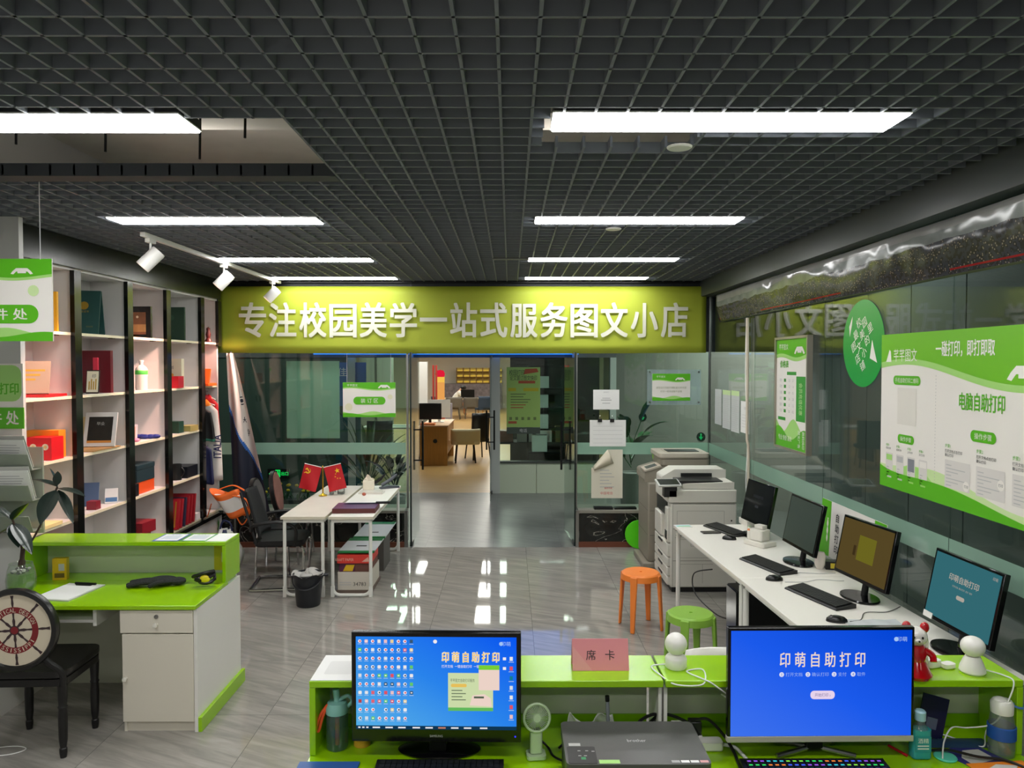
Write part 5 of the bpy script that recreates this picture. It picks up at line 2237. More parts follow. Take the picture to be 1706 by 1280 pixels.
def monitor(name, label, loc, rz, w, h, screen, tilt=.10, lift=.10, chin=None, group='monitors on the white tables', base_r=.12):
    t = thing(name, label, 'monitor', loc, rz, group)
    q = MB()
    q.lathe([(0, 0), (base_r, 0), (base_r + .004, .006), (base_r, .014), (.03, .02), (0, .02)], BLACKG, 36, Matrix.Diagonal((1.1, .8, 1, 1)))
    q.build('base', t)
    q = MB()
    q.tube([(0, .03, .018), (0, .05, lift + .04), (0, .075, lift + .13)], [.022, .018, .018], BLACK, 10, flat=.7)
    q.build('stand', t)
    X = T(0, -.012, lift, 0, -tilt)
    q = MB(X)
    q.box(-w / 2, w / 2, 0, .028, 0, h, BLACKG)
    q.prism(rr(-w / 2 + .08, w / 2 - .08, .06, h - .06, .03, 3), -.045, -.028, BLACK, FC(0, 0, 0))
    if chin:
        q.box(-w / 2 - .0005, w / 2 + .0005, -.0015, .027, 0, chin, CHIN)
    q.build('housing', t, bevel=.003)
    bz = .014
    c0 = (chin or .022)
    q = MB(X @ FC(0, -.0005, 0))
    q.quad(-w / 2 + bz, w / 2 - bz, c0, h - bz, 0.0006, screen)
    return t, q, (-w / 2 + bz, w / 2 - bz, c0, h - bz)


MROT = -pi / 2 + .05
KROT = -1.25       # right side of the screen comes towards the camera
mons = ((1257, 893, .46, .34, MROT + .09, SCRN, 'far dark-screened monitor on the white tables, next to the copier'),
        (1330, 938, .50, .355, MROT, mat('screen_reflection_grey', '#3c4844', .12, spec=.6), 'second monitor from the copier, with a grey reflecting screen'),  # grey-green reflection put into the screen's base colour
        (1432, 997, .50, .36, MROT + .10, emis('screen_amber', '#66552e', .65), 'third monitor from the copier, with a brown yellow screen'),  # brown screen colour, yellow and dark blocks laid on it below
        (1592, 1086, .50, .355, MROT, emis('screen_teal', '#3c7a84', .7), 'monitor nearest the counter on the white tables, with a teal screen'))
for k, (px, py, w_, h_, rz, scr, lb) in enumerate(mons):
    p = P(px, py, z=TZ)
    t, q, (a0, a1, b0, b1) = monitor('desk_monitor', lb, p, rz, w_, h_, scr, tilt=.2)
    if k == 2:
        q.quad(-.06, .10, .12, .27, .0012, emis('amber_block', '#807a28', .65))
        q.quad(-.10, -.075, .14, .2, .0012, emis('amber_dark', '#4c3c22', .6))
    if k == 3:
        q.text('印萌自助打印', 0, .245, .034, emis('teal_letters', '#c0b8ac', .75), d=.0012, off=.02)
        q.text('打开文档  确认打印  支付  取件', 0, .205, .010, MATS['teal_letters'], d=.0012)
        q.flat(rr(-.03, .03, .15, .17, .009), .0012, MATS['teal_letters'])
        q.text('印萌', .20, .315, .016, MATS['teal_letters'], d=.0012)
    if k == 0:
        q.text('印萌自助打印', 0, .22, .026, mat('ghost_print', '#32343a', .3), d=.0012)
        q.flat(rr(-.03, .03, .13, .15, .009), .0012, MATS['ghost_print'])
    q.build('screen', t, smooth=0)
    if k == 3:
        q = MB(T(0, -.012, .10, 0, -.2) @ FC(0, -.002, 0))
        q.box(-.24, -.17, .0, .03, 0, .003, WHITE)
        q.build('label', t, smooth=0)

# keyboards and mice
KEYM = mat('key_black', '#141416', .5)


def keyboard(label, loc, rz, w=.44, d=.145, group='black keyboards on the white tables', name='keyboard', keym=None, rgb=None):
    t = thing(name, label, 'keyboard', loc, rz, group)
    q = MB()
    q.prism([(0, 0), (d, 0), (d, .026), (.01, .012), (0, .006)], -w / 2, w / 2, BLACK, frame((0, -d / 2, 0), (0, 1, 0), (0, 0, 1), (1, 0, 0)))
    q.build('case', t, bevel=.003)
    q = MB(T(0, -d / 2 + .012, .0135, 0, math.atan2(.014, d - .012)))
    kw = (w - .03) / 21
    for rw in range(6):
        y0 = (d - .03) / 6 * rw + .004
        for c in range(21):
            if c in (15, 19) and False:
                continue
            m_ = keym or KEYM
            q.box(-w / 2 + .015 + c * kw + .0012, -w / 2 + .015 + (c + 1) * kw - .0012, y0, y0 + (d - .03) / 6 - .0024, 0, .006, m_)
            if rgb:
                col = rgb[(rw * 3 + c // 3) % len(rgb)]
                q.quad(-w / 2 + .015 + c * kw + .005, -w / 2 + .015 + (c + 1) * kw - .005, y0 + .004, y0 + .010, .0064, col)
    q.build('keys', t, smooth=0)
    return t


def mouse(label, loc, rz, group='black mice on the white tables'):
    t = thing('computer_mouse', label, 'mouse', loc, rz, group)
    q = MB()
    q.lathe([(0, 0), (.98, 0), (1.0, .12), (.94, .5), (.7, .82), (.35, .97), (0, 1)], mat('mouse_black', '#0e0e10', .25), 24, Matrix.Diagonal((.031, .056, .034, 1)))
    q.build('body', t)
    q = MB()
    q.cyl(.007, -.003, .003, mat('wheel_grey', '#4a4a4c', .4), 12, T(0, .028, .028, 0, 0, pi / 2))
    q.build('wheel', t)
    return t


for k, (px, py, lb, rz) in enumerate(((1208, 885, 'keyboard half hidden before the far dark monitor', 0), (1278, 944, 'keyboard in front of the second monitor from the copier', .0), (1364, 997, 'keyboard in front of the monitor with the brown screen', .0))):
    p = P(px, py, z=TZ)
    keyboard('black %s' % lb, (p.x, p.y, TZ), KROT)
for px, py, lb, rz in ((1215, 899, 'black mouse beside the far keyboard', 1.2), (1290, 967, 'black mouse beside the keyboard of the second monitor', 1.5), (1394, 1036, 'black mouse nearest the counter on the white tables', 1.3)):
    p = P(px, py, z=TZ)
    mouse(lb, (p.x, p.y, TZ), rz)


def cable(name, label, pts, m, r=.003, z=None, cat='cable', n=8, group=None):
    q = MB()
    q.tube(spline(pts, n), r, m, 6)
    return tag(q.build(name), label, cat, group)


def tp(px, py, h=.004):
    p = P(px, py, z=TZ)
    return (p.x, p.y, TZ + h)


cable('mouse_cable', 'thin black cable of the mouse near the brown-screen monitor', [tp(1416, 1037), tp(1434, 1034), tp(1442, 1022), tp(1478, 1021), tp(1500, 1012)], BCABLE, .0022)
cable('mouse_cable', 'thin cable from the second mouse running to the brown-screen monitor', [tp(1308, 971), tp(1340, 971), tp(1365, 967), tp(1395, 969), tp(1406, 969)], FAINT, .0022)
cable('keyboard_cable', 'thin cable from the second keyboard along the table', [tp(1318, 955), tp(1345, 956), tp(1370, 957), tp(1392, 956)], FAINT, .0022)

# label printer, phone, small things
p = P(1266, 908, z=TZ)
lp = thing('label_printer', 'white label printer with a raised head and two small bottles', 'printer', (p.x, p.y, TZ), MROT + .5)
PRW = mat('printer_white', '#dcd9d0', .4)
q = MB()
q.prism(rr(-.10, .10, -.08, .08, .02), 0, .035, PRW)
q.build('base', lp, bevel=.006)
q = MB()
q.prism(rr(-.065, .055, -.05, .06, .02), .0352, .12, PRW)
q.prism(rr(-.05, .03, -.01, .05, .01), .1202, .15, PRW)
q.build('head', lp, bevel=.008)
q = MB()
q.lathe([(0, .0353), (.018, .0353), (.018, .10), (.012, .115), (.012, .128), (0, .13)], PRW, 12, T(-.085, -.02, 0), ms=[PRW, PRW, mat('ink_orange', '#e08858', .5), PRW, mat('ink_green', '#4ac048', .5)])
q.build('ink_bottle', lp)
p = P(1184, 888, z=TZ)
abox('black_phone', 'black phone lying on the far end of the white tables', 'phone', p.x, p.y, TZ, .15, .075, .009, mat('phone_black', '#1a1416', .2), rz=.1)
p = P(1138, 877, z=TZ)


def art_tip(q):
    q.quad(-.06, .06, -.035, .02, .0036, mat('tip_cyan', '#9ad0d0', .5))
    q.quad(-.05, .05, -.03, -.012, .0040, SGREEN2)


abox('coloured_card', 'white and green card on the far corner of the white tables', 'card', p.x, p.y, TZ, .14, .09, .003, PAPER, rz=.1, art=art_tip)
p = P(1234, 879, z=TZ)
abox('white_console', 'white flat device behind the far keyboard', 'device', p.x + .10, p.y + .10, TZ, .20, .10, .05, PRW, rz=MROT)
p = P(1366, 948, z=TZ)
q = MB()
q.lathe([(0, 0), (.022, .0), (.036, .03), (.038, .09), (.028, .115), (0, .12)], mat('mitten_white', '#e6dcd4', .6), 14, Matrix.Diagonal((1, .6, 1, 1)))
tag(q.build('power_adapter', loc=(p.x, p.y, TZ)), 'white rounded adapter standing behind the second monitor', 'adapter')
p = P(1395, 948, z=TZ)


def art_y(q):
    q.quad(-.05, .0, .01, .045, .0, mat('box_yellow', '#d8c030', .5), FC(0, -.0406, 0))


abox('black_parcel', 'small black box with a yellow label between the monitors', 'box', p.x + .0, p.y, TZ, .16, .08, .055, BLACK, rz=-.25, art=art_y)
p = P(1462, 1045, z=TZ)
q = MB()
q.grid(lambda u, v: ((u - .5) * .30, (v - .5) * .21, .002 + .004 * sin(8 * u + 3 * v) ** 2), 10, 8, mat('crumpled_film', '#d8dce0', .2))
tag(q.build('plastic_film', loc=(p.x, p.y, TZ)), 'crumpled clear film on the white table near the counter', 'film')

# tower under the table
pt = thing('computer_tower', 'black computer tower on the floor under the white tables', 'computer', (1.90, 5.45, 0), TANG)
q = MB()
q.box(-.26, .22, -.10, .12, .0, .50, mat('tower_black', '#0b0c0f', .35))
q.build('case', pt, bevel=.006)
q = MB()
q.box(-.268, -.261, -.095, .115, .02, .49, BLACKG)
q.build('front_panel', pt, bevel=.002)
cable('tower_cable', 'thin black cable looping from the tower beside the copier', [(1.60, 5.85, .52), (1.53, 6.15, .40), (1.53, 6.10, .25), (1.60, 5.75, .20), (1.66, 5.56, .22)], BCABLE, .005)

# green-and-white board leaning behind the monitors
lb_ = thing('leaning_sign', 'green and white board leaning on the glass behind the monitors', 'sign', (2.31, 5.52, TZ))
q = MB(frame((0, 0, 0), (0, -1, 0), (.05, 0, 1), (-1, 0, .05)))
q.box(0, .95, 0, .40, -.006, 0, SWHITE)
q.quad(0, .16, 0, .40, .0006, SGREEN)
q.quad(.80, .95, 0, .40, .0006, SGREEN)
q.tube([(.115, .10 + .006 * k, .0008 + .0) for k in range(30)], [.004 + .012 * abs(sin(k * .35)) for k in range(30)], SWHITE, 6, flat=.05)
for k, c in enumerate('自助打印'):
    q.text(c, .27, .30 - .075 * k, .06, INK, None, .0012, off=.02)
q.build('board', lb_, smooth=0)

# cable conduit on the right glass
q = MB()
q.tube(spline([(2.335, 7.33, 2.60), (2.34, 7.33, 2.0), (2.33, 7.30, 1.45), (2.34, 7.28, 1.30), (2.335, 7.26, .78)]), .014, mat('conduit_beige', '#cfc3b0', .5), 8)
q.tube(spline([(2.34, 7.37, 2.60), (2.335, 7.37, 2.0), (2.345, 7.32, 1.40), (2.335, 7.33, 1.0), (2.34, 7.31, .80)]), .008, WCABLE, 7)
tag(q.build('cable_run'), 'pale twin cable hanging down the right glass wall', 'cable')

# ---- signs on the right wall -------------------------------------------------
XS = XR - .010
for k, (ya, yb, z0, z1, lb) in enumerate(((8.56, 8.30, 1.46, 1.86, 'farthest sheet, by the corner'), (8.25, 7.96, 1.44, 1.86, 'second sheet from the corner'), (7.93, 7.65, 1.43, 1.865, 'third sheet from the corner'))):
    q = MB(FL(XS, ya, z0))
    w_, h_ = ya - yb, z1 - z0
    q.box(0, w_, 0, h_, 0, .0012, mat('sheet_grey', '#c4c8c8', .6))
    for j in range(16):
        q.quad(.03, w_ - .03 - .02 * (j % 3), h_ * (.05 + .048 * j), h_ * (.05 + .048 * j) + .005, .0018, FAINT)
    if k:
        q.quad(0, w_, h_ * .88, h_, .0016, SGREEN3)
    tag(q.build('price_sheet', smooth=0), 'printed sheet on the right glass wall, %s' % lb, 'notice', 'sheets on the right glass wall')
q = MB(FL(XS, 7.60, 1.45))
q.box(0, .27, 0, .32, 0, .0012, PAPER)
for j in range(5):
    q.quad(.04, .22, .06 + .03 * j, .063 + .03 * j, .0016, FAINT)
q.text('说明', .135, .25, .03, FAINT, None, .0018)
tag(q.build('price_sheet', smooth=0), 'whiter sheet on the right glass wall, next to the hanging cable', 'notice', 'sheets on the right glass wall')

# framed price list
fp = thing('price_list_frame', 'tall narrow price list in a slim silver frame on the right glass wall', 'sign', (XS, 6.52, 1.425))
FW_, FH_ = .72, .95
q = MB(FL(0, 0, 0))
for bx_ in ((0, FW_, 0, .02), (0, FW_, FH_ - .02, FH_), (0, .02, .02, FH_ - .02), (FW_ - .02, FW_, .02, FH_ - .02)):
    q.box(*bx_, 0, .045, mat('frame_champagne', '#a8a294', .35, met=.6))
q.build('frame', fp, smooth=0)
q = MB(FL(0, 0, 0))
q.box(.02, FW_ - .02, .02, FH_ - .02, 0, .03, SWHITE)
X = T(.02, .02, .0305)
w_, h_ = FW_ - .04, FH_ - .04
sign_art(q, w_, h_, X, top=.15, bot=.18, amp=.02)
booth(q, w_ * .75, h_ * .865, .11, SWHITE, X)
q.text('芊芊图文', .06, h_ * .93, .05, SWHITE, X, .002, al='l', wmax=.3)
q.text('价格表', .09, h_ * .77, .06, SGREEN, X, .002, al='l', off=.02)
TBG = mat('table_green', '#3c9a34', .4)
q.quad(w_ * .66, w_ * .94, h_ * .26, h_ * .66, .0012, TBG, X)
q.text('会员充值优惠', 0, 0, .07, SGREEN3, X @ T(w_ * .80, h_ * .46, 0, -pi / 2), .0018, wmax=.26)
q.quad(w_ * .36, w_ * .66, h_ * .67, h_ * .70, .0012, TBG, X)
q.quad(w_ * .07, w_ * .32, h_ * .245, h_ * .275, .0012, TBG, X)
for j in range(6):
    q.quad(w_ * .26, w_ * .33, h_ * (.32 + .057 * j), h_ * (.35 + .057 * j), .0012, TBG, X)
    q.text('打印复印装订扫描彩色照片'[2 * j:2 * j + 2], w_ * .16, h_ * (.335 + .057 * j), .028, FAINT, X, .0014)
    for c in range(2):
        q.text('%d.%d' % (j % 3, (j * 3 + c * 2) % 10), w_ * (.44 + .12 * c), h_ * (.335 + .057 * j), .022, FAINT, X, .0014)
q.text('专业 快捷 高效', .06, h_ * .085, .045, SWHITE, X, .002, al='l', wmax=.30)
for c in range(2):
    q.text('数码快印' if c else '图文广告', 0, 0, .05, SWHITE, X @ T(w_ * (.76 + .13 * c), h_ * .10, 0, -pi / 2), .002, wmax=.14)
q.build('print', fp, smooth=0)

# round green sticker
q = MB(FL(XS, 4.98, 2.285))
q.prism(circ(0, 0, .292, 56), 0, .0012, mat('round_green', '#1f9a3c', .3))
for k, (cx, cy, c) in enumerate(((-.06, .14, '校'), (.02, .14, '园'), (.10, .10, '里'), (-.10, .06, '最'), (-.01, .06, '美'), (.06, .02, '的'), (-.13, -.02, '图'), (-.05, -.02, '文'), (.02, -.06, '小'), (-.07, -.10, '店'), (.0, -.15, '铺'))):
    q.text(c, 0, 0, .066, SWHITE, T(cx, cy, .0016, .55), 0, off=.012)
q.flat([(.10, -.10), (.13, .02), (.18, -.09), (.2, -.13), (.17, -.12)], .0017, SWHITE)
q.flat([(-.20, .12), (-.15, .19), (-.16, .13), (-.19, .05)], .0017, SWHITE)
tag(q.build('round_sticker', smooth=0), 'round green sticker with white characters on the right glass wall', 'sticker')

# big self-service board
BW, BH = 2.30, .945
bb = thing('self_service_board', 'big green and white self-service printing board on the right wall', 'sign', (XS, 4.70, 1.385))
q = MB(FL(0, 0, 0))
q.box(0, BW, 0, BH, 0, .012, SWHITE)
q.build('board', bb, smooth=0)
q = MB(FL(0, 0, 0))
X = T(0, 0, .0125)


def topwave(x):
    return BH - .20 + .055 * cos((x - .32) * 2 * pi / 1.9) - .02 * x


n_ = 50
tw = [(BW * i / n_, topwave(BW * i / n_)) for i in range(n_ + 1)]
q.flat([(0, BH), *[(x, y - .035) for x, y in tw], (BW, BH)], .0005, SGREEN2, X)
q.flat([(0, BH), *tw, (BW, BH)], .0010, mat('board_green', '#6fbc20', .35), X)
bw = [(BW * i / n_, .055 + .10 * math.exp(-BW * i / n_ * 4) + .04 * sin(BW * i / n_ * 3.4 - .6)) for i in range(n_ + 1)]
b2 = [(x, .11 + .05 * sin(x * 4.2 - .9) + .07 * math.exp(-x * 3)) for x, y in bw]
q.flat([(0, 0), (BW, 0), *reversed(b2)], .0005, SGREEN3, X)
q.flat([(.06, 0), (.70, 0), *[(.70 - .64 * i / 12, .02 + .15 * sin(pi * i / 12)) for i in range(1, 12)]], .00065, SGREEN2, X)
q.flat([(0, 0), (BW, 0), *reversed(bw)], .0012, SGREEN, X)
WT = mat('letter_white', '#f2f0ea', .5)
q.text('芊芊图文', .15, .815, .075, WT, X, .0018, al='l', wmax=.26, off=.01)
q.flat([(.06, .775), (.10, .85), (.115, .84), (.125, .775)], .0018, WT, X)
q.text('一碰打印，即打即取', .60, .845, .085, WT, X, .0018, al='l', w=.50, off=.02)
pill(q, .30, .665, .30, .055, '手机自助打印二维码', X, d=.0016)
q.quad(.20, .41, .40, .62, .0008, mat('blank_code', '#dcd8d0', .5), X)
pill(q, .30, .315, .18, .052, '操作步骤', X, d=.0016)
q.text('电脑自助打印', 1.00, .57, .09, SGREEN, X, .0016, w=.36, off=.02)
pill(q, 1.02, .40, .20, .058, '操作步骤', X, d=.0016)
pill(q, 1.80, .40, .20, .058, '注意事项', X, d=.0016)
q.text('文档自助打印', 1.80, .57, .09, SGREEN, X, .0016, w=.36, off=.02)
for i in range(34):
    q.quad(.602, .607, .10 + .018 * i, .106 + .018 * i, .001, FAINT, X)
    q.quad(1.442, 1.447, .10 + .018 * i, .106 + .018 * i, .001, FAINT, X)
steps = ('扫码', '选择', '上传', '支付')
for i in range(4):
    x = .07 + i * .125
    q.text('步骤%d' % (i + 1), x, .262, .016, SGREEN, X, .0012, al='l')
    q.text(steps[i] + '文件', x, .242, .014, INK, X, .0012, al='l')
    q.flat(rr(x, x + .085, .05 + .03 * (i == 0), .215, .006, 3), .0008, mat('phone_page', '#d6d2ce', .5), X)
    q.quad(x + .008, x + .077, .17 if i != 2 else .13, .205, .0012, (SGREEN2, FAINT, mat('page_slate', '#7c7e88', .5), SWHITE)[i], X)
    for j in range(4):
        q.quad(x + .012 + .0 * j, x + .03 + .01 * (j % 2), .075 + .016 * j, .081 + .016 * j, .0012, FAINT, X)
    q.quad(x + .02, x + .07, .062, .072, .0013, SGREEN2 if i > 1 else FAINT, X)
for i in range(3):
    x = .70 + i * .27
    q.text('步骤%d' % (i + 1), x, .325, .02, SGREEN, X, .0012, al='l')
    q.text('打开文档点击打印', x, .297, .018, INK, X, .0012, al='l', wmax=.17)
    q.text('确认打印', x, .275, .018, INK, X, .0012, al='l')
    q.flat(rr(x, x + .22, .10, .25, .004, 2), .0008, MATS['phone_page'], X)
    for j in range(7):
        q.quad(x + .012, x + .06 + .06 * (j % 3), .112 + .018 * j, .117 + .018 * j, .0012, FAINT, X)
    q.flat(circ(x + .19, .13 + .05 * (i % 2), .026, 20), .0014, SWHITE, X)
    q.text('打印', x + .19, .13 + .05 * (i % 2), .016, INK, X, .0018)
booth(q, 1.32, .69, .13, WT, X)
q.build('print', bb, smooth=0)

# long group photograph under the beam -----------------------------------------
m, nt, bs, out = newmat('group_photo')
N, L = nt.nodes, nt.links
tc = N.new('ShaderNodeTexCoord')
sp = N.new('ShaderNodeSeparateXYZ')
L.new(tc.outputs['Object'], sp.inputs[0])


def mth(op, a, bb_=None, c=None):
    n = N.new('ShaderNodeMath')
    n.operation = op
    for i, q_ in enumerate((a, bb_, c)):
        if q_ is None:
            continue
        if hasattr(q_, 'links'):
            L.new(q_, n.inputs[i])
        else:
            n.inputs[i].default_value = q_
    return n.outputs[0]


def mixc(f, a, b_):
    n = N.new('ShaderNodeMix')
    n.data_type = 'RGBA'
    L.new(f, n.inputs['Factor'])
    for k, q_ in (('A', a), ('B', b_)):
        if hasattr(q_, 'links'):
            L.new(q_, n.inputs[k])
        else:
            n.inputs[k].default_value = lin(q_)
    return n.outputs['Result']


yy_, zz_ = sp.outputs[1], sp.outputs[2]
vo = N.new('ShaderNodeTexVoronoi')
vo.inputs['Scale'].default_value = 62
L.new(tc.outputs['Object'], vo.inputs['Vector'])
bw_ = N.new('ShaderNodeSeparateColor')
L.new(vo.outputs['Color'], bw_.inputs[0])
face = mth('LESS_THAN', vo.outputs['Distance'], .30)
crowd = mixc(face, '#34322f', '#80756a')
crowd = mixc(mth('GREATER_THAN', bw_.outputs[0], .55), crowd, '#3e3f44')
nz1 = N.new('ShaderNodeTexNoise')
nz1.inputs['Scale'].default_value = 5
nz1.inputs['Detail'].default_value = 6
L.new(tc.outputs['Object'], nz1.inputs['Vector'])
trees = mixc(nz1.outputs['Fac'], '#3c4440', '#a4a8a6')
horizon = mth('ADD', mth('MULTIPLY', nz1.outputs['Fac'], .06), mth('MULTIPLY_ADD', yy_, -.006, .145))
sky = mixc(mth('GREATER_THAN', zz_, mth('ADD', horizon, .06)), trees, '#8e8e8c')
body = mixc(mth('GREATER_THAN', zz_, horizon), crowd, sky)
redl = mth('MULTIPLY', mth('LESS_THAN', zz_, .044), mth('MULTIPLY', mth('GREATER_THAN', zz_, .034), mth('GREATER_THAN', mth('SINE', mth('MULTIPLY', yy_, 2.1)), -.2)))
body = mixc(redl, body, '#8c2424')
body = mixc(mth('LESS_THAN', zz_, .012), body, '#4c5638')
L.new(body, bs.inputs['Base Color'])
bs.inputs['Roughness'].default_value = .13
bs.inputs['Specular IOR Level'].default_value = .16
nb = N.new('ShaderNodeTexNoise')
nb.inputs['Scale'].default_value = 3.2
nb.inputs['Detail'].default_value = 1.5
L.new(tc.outputs['Object'], nb.inputs['Vector'])
bp = N.new('ShaderNodeBump')
bp.inputs['Strength'].default_value = .5
bp.inputs['Distance'].default_value = .05
L.new(nb.outputs['Fac'], bp.inputs['Height'])
L.new(bp.outputs[0], bs.inputs['Normal'])
GPH = m
q = MB()
q.grid(lambda u, v: (-.012 * sin(pi * v) - .006 * sin(u * 30 + v * 3) - .010 - .035 * v, -6.6 * u, .305 * v), 120, 10, GPH)
tag(q.build('group_photograph', loc=(XR - .012, 8.35, 2.61), solid=.002), 'long glossy group photograph of a crowd high on the right wall', 'photograph')
# ================================================================ foreground: service counter and what stands on it
CZ, RZ = .75, 1.02
YF, YBK = P(850, 1135, z=RZ).y, P(850, 1092, z=RZ).y
XA, XM, XB = P(515, 1135, z=RZ).x, P(1107, 1134, z=RZ).x, P(1702, 1132, z=RZ).x
YD = 2.12       # front edge of the desktop
PALEB = mat('counter_back', '#c9cdbb', .4)


def counter(label, x0, x1, ends):
    t = thing('service_counter', label, 'counter', (x0, YD, 0), 0, 'lime green counter units in the foreground')
    w = x1 - x0
    d0, d1 = YF - YD, YBK - YD
    q = MB()
    q.box(0, w, 0, d1 - .02, CZ - .025, CZ, LIME)
    q.build('desktop', t, bevel=.003)
    q = MB()
    q.box(0, w, d0, d1, RZ - .025, RZ, LIME)
    q.build('riser_top', t, bevel=.003)
    q = MB()
    q.box(.02, w - .02, d1 - .018, d1, 0, RZ - .026, PALEB)
    q.build('back_panel', t, smooth=0)
    q = MB()
    q.box(.022, w - .022, d1 - .026, d1 - .0185, CZ + .001, CZ + .05, LIMED)
    q.build('riser_skirt', t, smooth=0)
    for e in ends:
        xx = 0 if e == 'l' else w - .022
        q = MB()
        q.box(xx, xx + .022, d0, d1, CZ + .001, RZ - .0255, LIME)
        q.build('riser_end', t, bevel=.002)
        q = MB()
        q.box(xx, xx + .022, .02, d1, 0, CZ - .026, WHITE)
        q.build('side_panel', t, smooth=0)
    q = MB()
    if 'l' in ends:
        q.box(w - .022, w, .3, d1 - .02, 0, CZ - .026, WHITE)
    else:
        q.box(0, .022, .3, d1 - .02, 0, CZ - .026, WHITE)
    q.build('inner_panel', t, smooth=0)
    q = MB()
    xs = (w - .012, w) if 'l' in ends else (0, .012)
    q.box(xs[0], xs[1], d0 + .03, d1 - .02, CZ + .001, RZ - .026, WHITE)
    q.build('riser_support', t, smooth=0)
    return t


counter('lime green counter unit carrying the printer, left half of the counter', XA, XM - .004, 'l')
counter('lime green counter unit carrying the two bottles and RGB keyboard, right half', XM + .004, XB, 'r')
DZ, SZ = CZ + .0008, RZ + .0008


def on(px, py, z=SZ):
    p = P(px, py, z=z)
    return (p.x, p.y, z)


# white card at the left end of the riser (its printed code left blank)
q = MB()
q.box(0, .17, 0, YBK - YF - .006, 0, .0012, PAPER)
q.flat(rr(.035, .135, .05, .17, .01), .0016, mat('faint_print', '#d6d6d4', .6))
tag(q.build('white_card', loc=(XA + .003, YF + .003, SZ), smooth=0), 'white card taped on the left end of the counter riser', 'card')

# place card
pk = thing('place_card', 'pink tent place card with black characters on the green riser', 'place card', on(1001, 1118))
PINK = mat('place_card_pink', '#e08c94', .5)
q = MB(T(0, 0, 0, 0, -.28))
q.box(-.104, .104, 0, .0015, 0, .112, PINK)
X = FC(0, -.0006, 0)
q.flat([(-.104, .0), (-.03, .0), (-.104, .09)], .0001, mat('place_card_pale', '#e29a9c', .5), X)
q.text('席', -.035, .055, .036, INK, X, .0006)
q.text('卡', .035, .055, .036, INK, X, .0006)
q.build('front_face', pk, smooth=0)
q = MB(T(0, .064, 0, 0, .28))
q.box(-.104, .104, -.0015, 0, 0, .112, PINK)
q.build('back_face', pk, smooth=0)

CAMW = mat('camera_white', '#e6e4de', .3)


def webcam(label, loc, k, rz):
    t = thing('dome_camera', label, 'camera', loc, rz, 'white dome cameras on the riser')
    q = MB()
    if k == 0:
        q.lathe([(0, 0), (.036, 0), (.040, .006), (.040, .035), (.036, .042), (.026, .05), (0, .052)], CAMW, 28)
    else:
        q.lathe([(0, 0), (.040, 0), (.044, .006), (.042, .02), (.03, .05), (.024, .06), (0, .062)], CAMW, 28)
    q.build('base', t)
    q = MB()
    q.ball((0, 0, .088 if k == 0 else .095), .041, .041, .041 if k == 0 else .037, CAMW, 28, 16)
    q.build('head', t)
    q = MB(T(0, .036, .09, 0, pi / 2))
    q.cyl(.02, -.012, .006, BLACKG, 20)
    q.build('lens', t)
    return t


c_a = on(1126, 1112)
c_b = on(1620, 1120)
webcam('white dome camera beside the pink place card', c_a, 0, 0)
webcam('white dome camera at the right end of the riser', c_b, 1, .2)
cable('white_cable', 'white cable looping from the dome camera beside the place card', [(c_a[0] - .036, c_a[1], SZ + .012), (c_a[0] - .09, c_a[1] + .0, SZ + .004), (c_a[0] - .075, c_a[1] - .07, SZ + .003), (c_a[0] - .03, YF - .006, RZ - .01), (c_a[0] + .06, YF - .008, RZ - .012), (c_a[0] + .085, YF + .02, SZ + .003), (c_a[0] + .09, c_a[1] - .025, SZ + .003), (c_a[0] + .03, c_a[1] - .045, SZ + .003), (c_a[0] + .07, YF + .01, SZ + .003), (c_a[0] + .10, YF - .006, RZ - .006), (c_a[0] + .16, YF - .004, RZ - .05), (c_a[0] + .21, YF - .012, RZ - .085), (c_a[0] + .19, YF + .02, RZ - .09), (c_a[0] + .15, YF + .05, RZ - .07)], WCABLE, .0026)
cable('white_cable', 'white cable running from the right dome camera down to the desk', [(c_b[0] + .04, c_b[1], SZ + .01), (c_b[0] + .09, c_b[1] - .04, SZ + .004), (c_b[0] + .10, YF - .006, RZ - .005), (c_b[0] + .075, YF - .008, RZ - .08), (c_b[0] + .04, YF + .01, RZ - .16), (c_b[0] - .02, YF + .06, RZ - .20), (c_b[0] - .09, YF + .04, RZ - .19), (c_b[0] - .13, YF + .02, RZ - .23), (c_b[0] - .17, YF - .04, DZ + .008)], WCABLE, .0026)
cable('white_cable', 'white cable lying in loops around the clear water bottle', [(c_b[0] - .11, YF + .09, DZ + .004), (c_b[0] - .08, YF + .13, DZ + .01), (c_b[0] - .02, YF + .09, DZ + .004), (c_b[0] + .03, YF + .05, DZ + .004), (c_b[0] + .07, YF + .10, DZ + .02), (c_b[0] + .10, YF + .12, DZ + .03), (c_b[0] + .16, YF + .06, DZ + .004)], WCABLE, .0026)

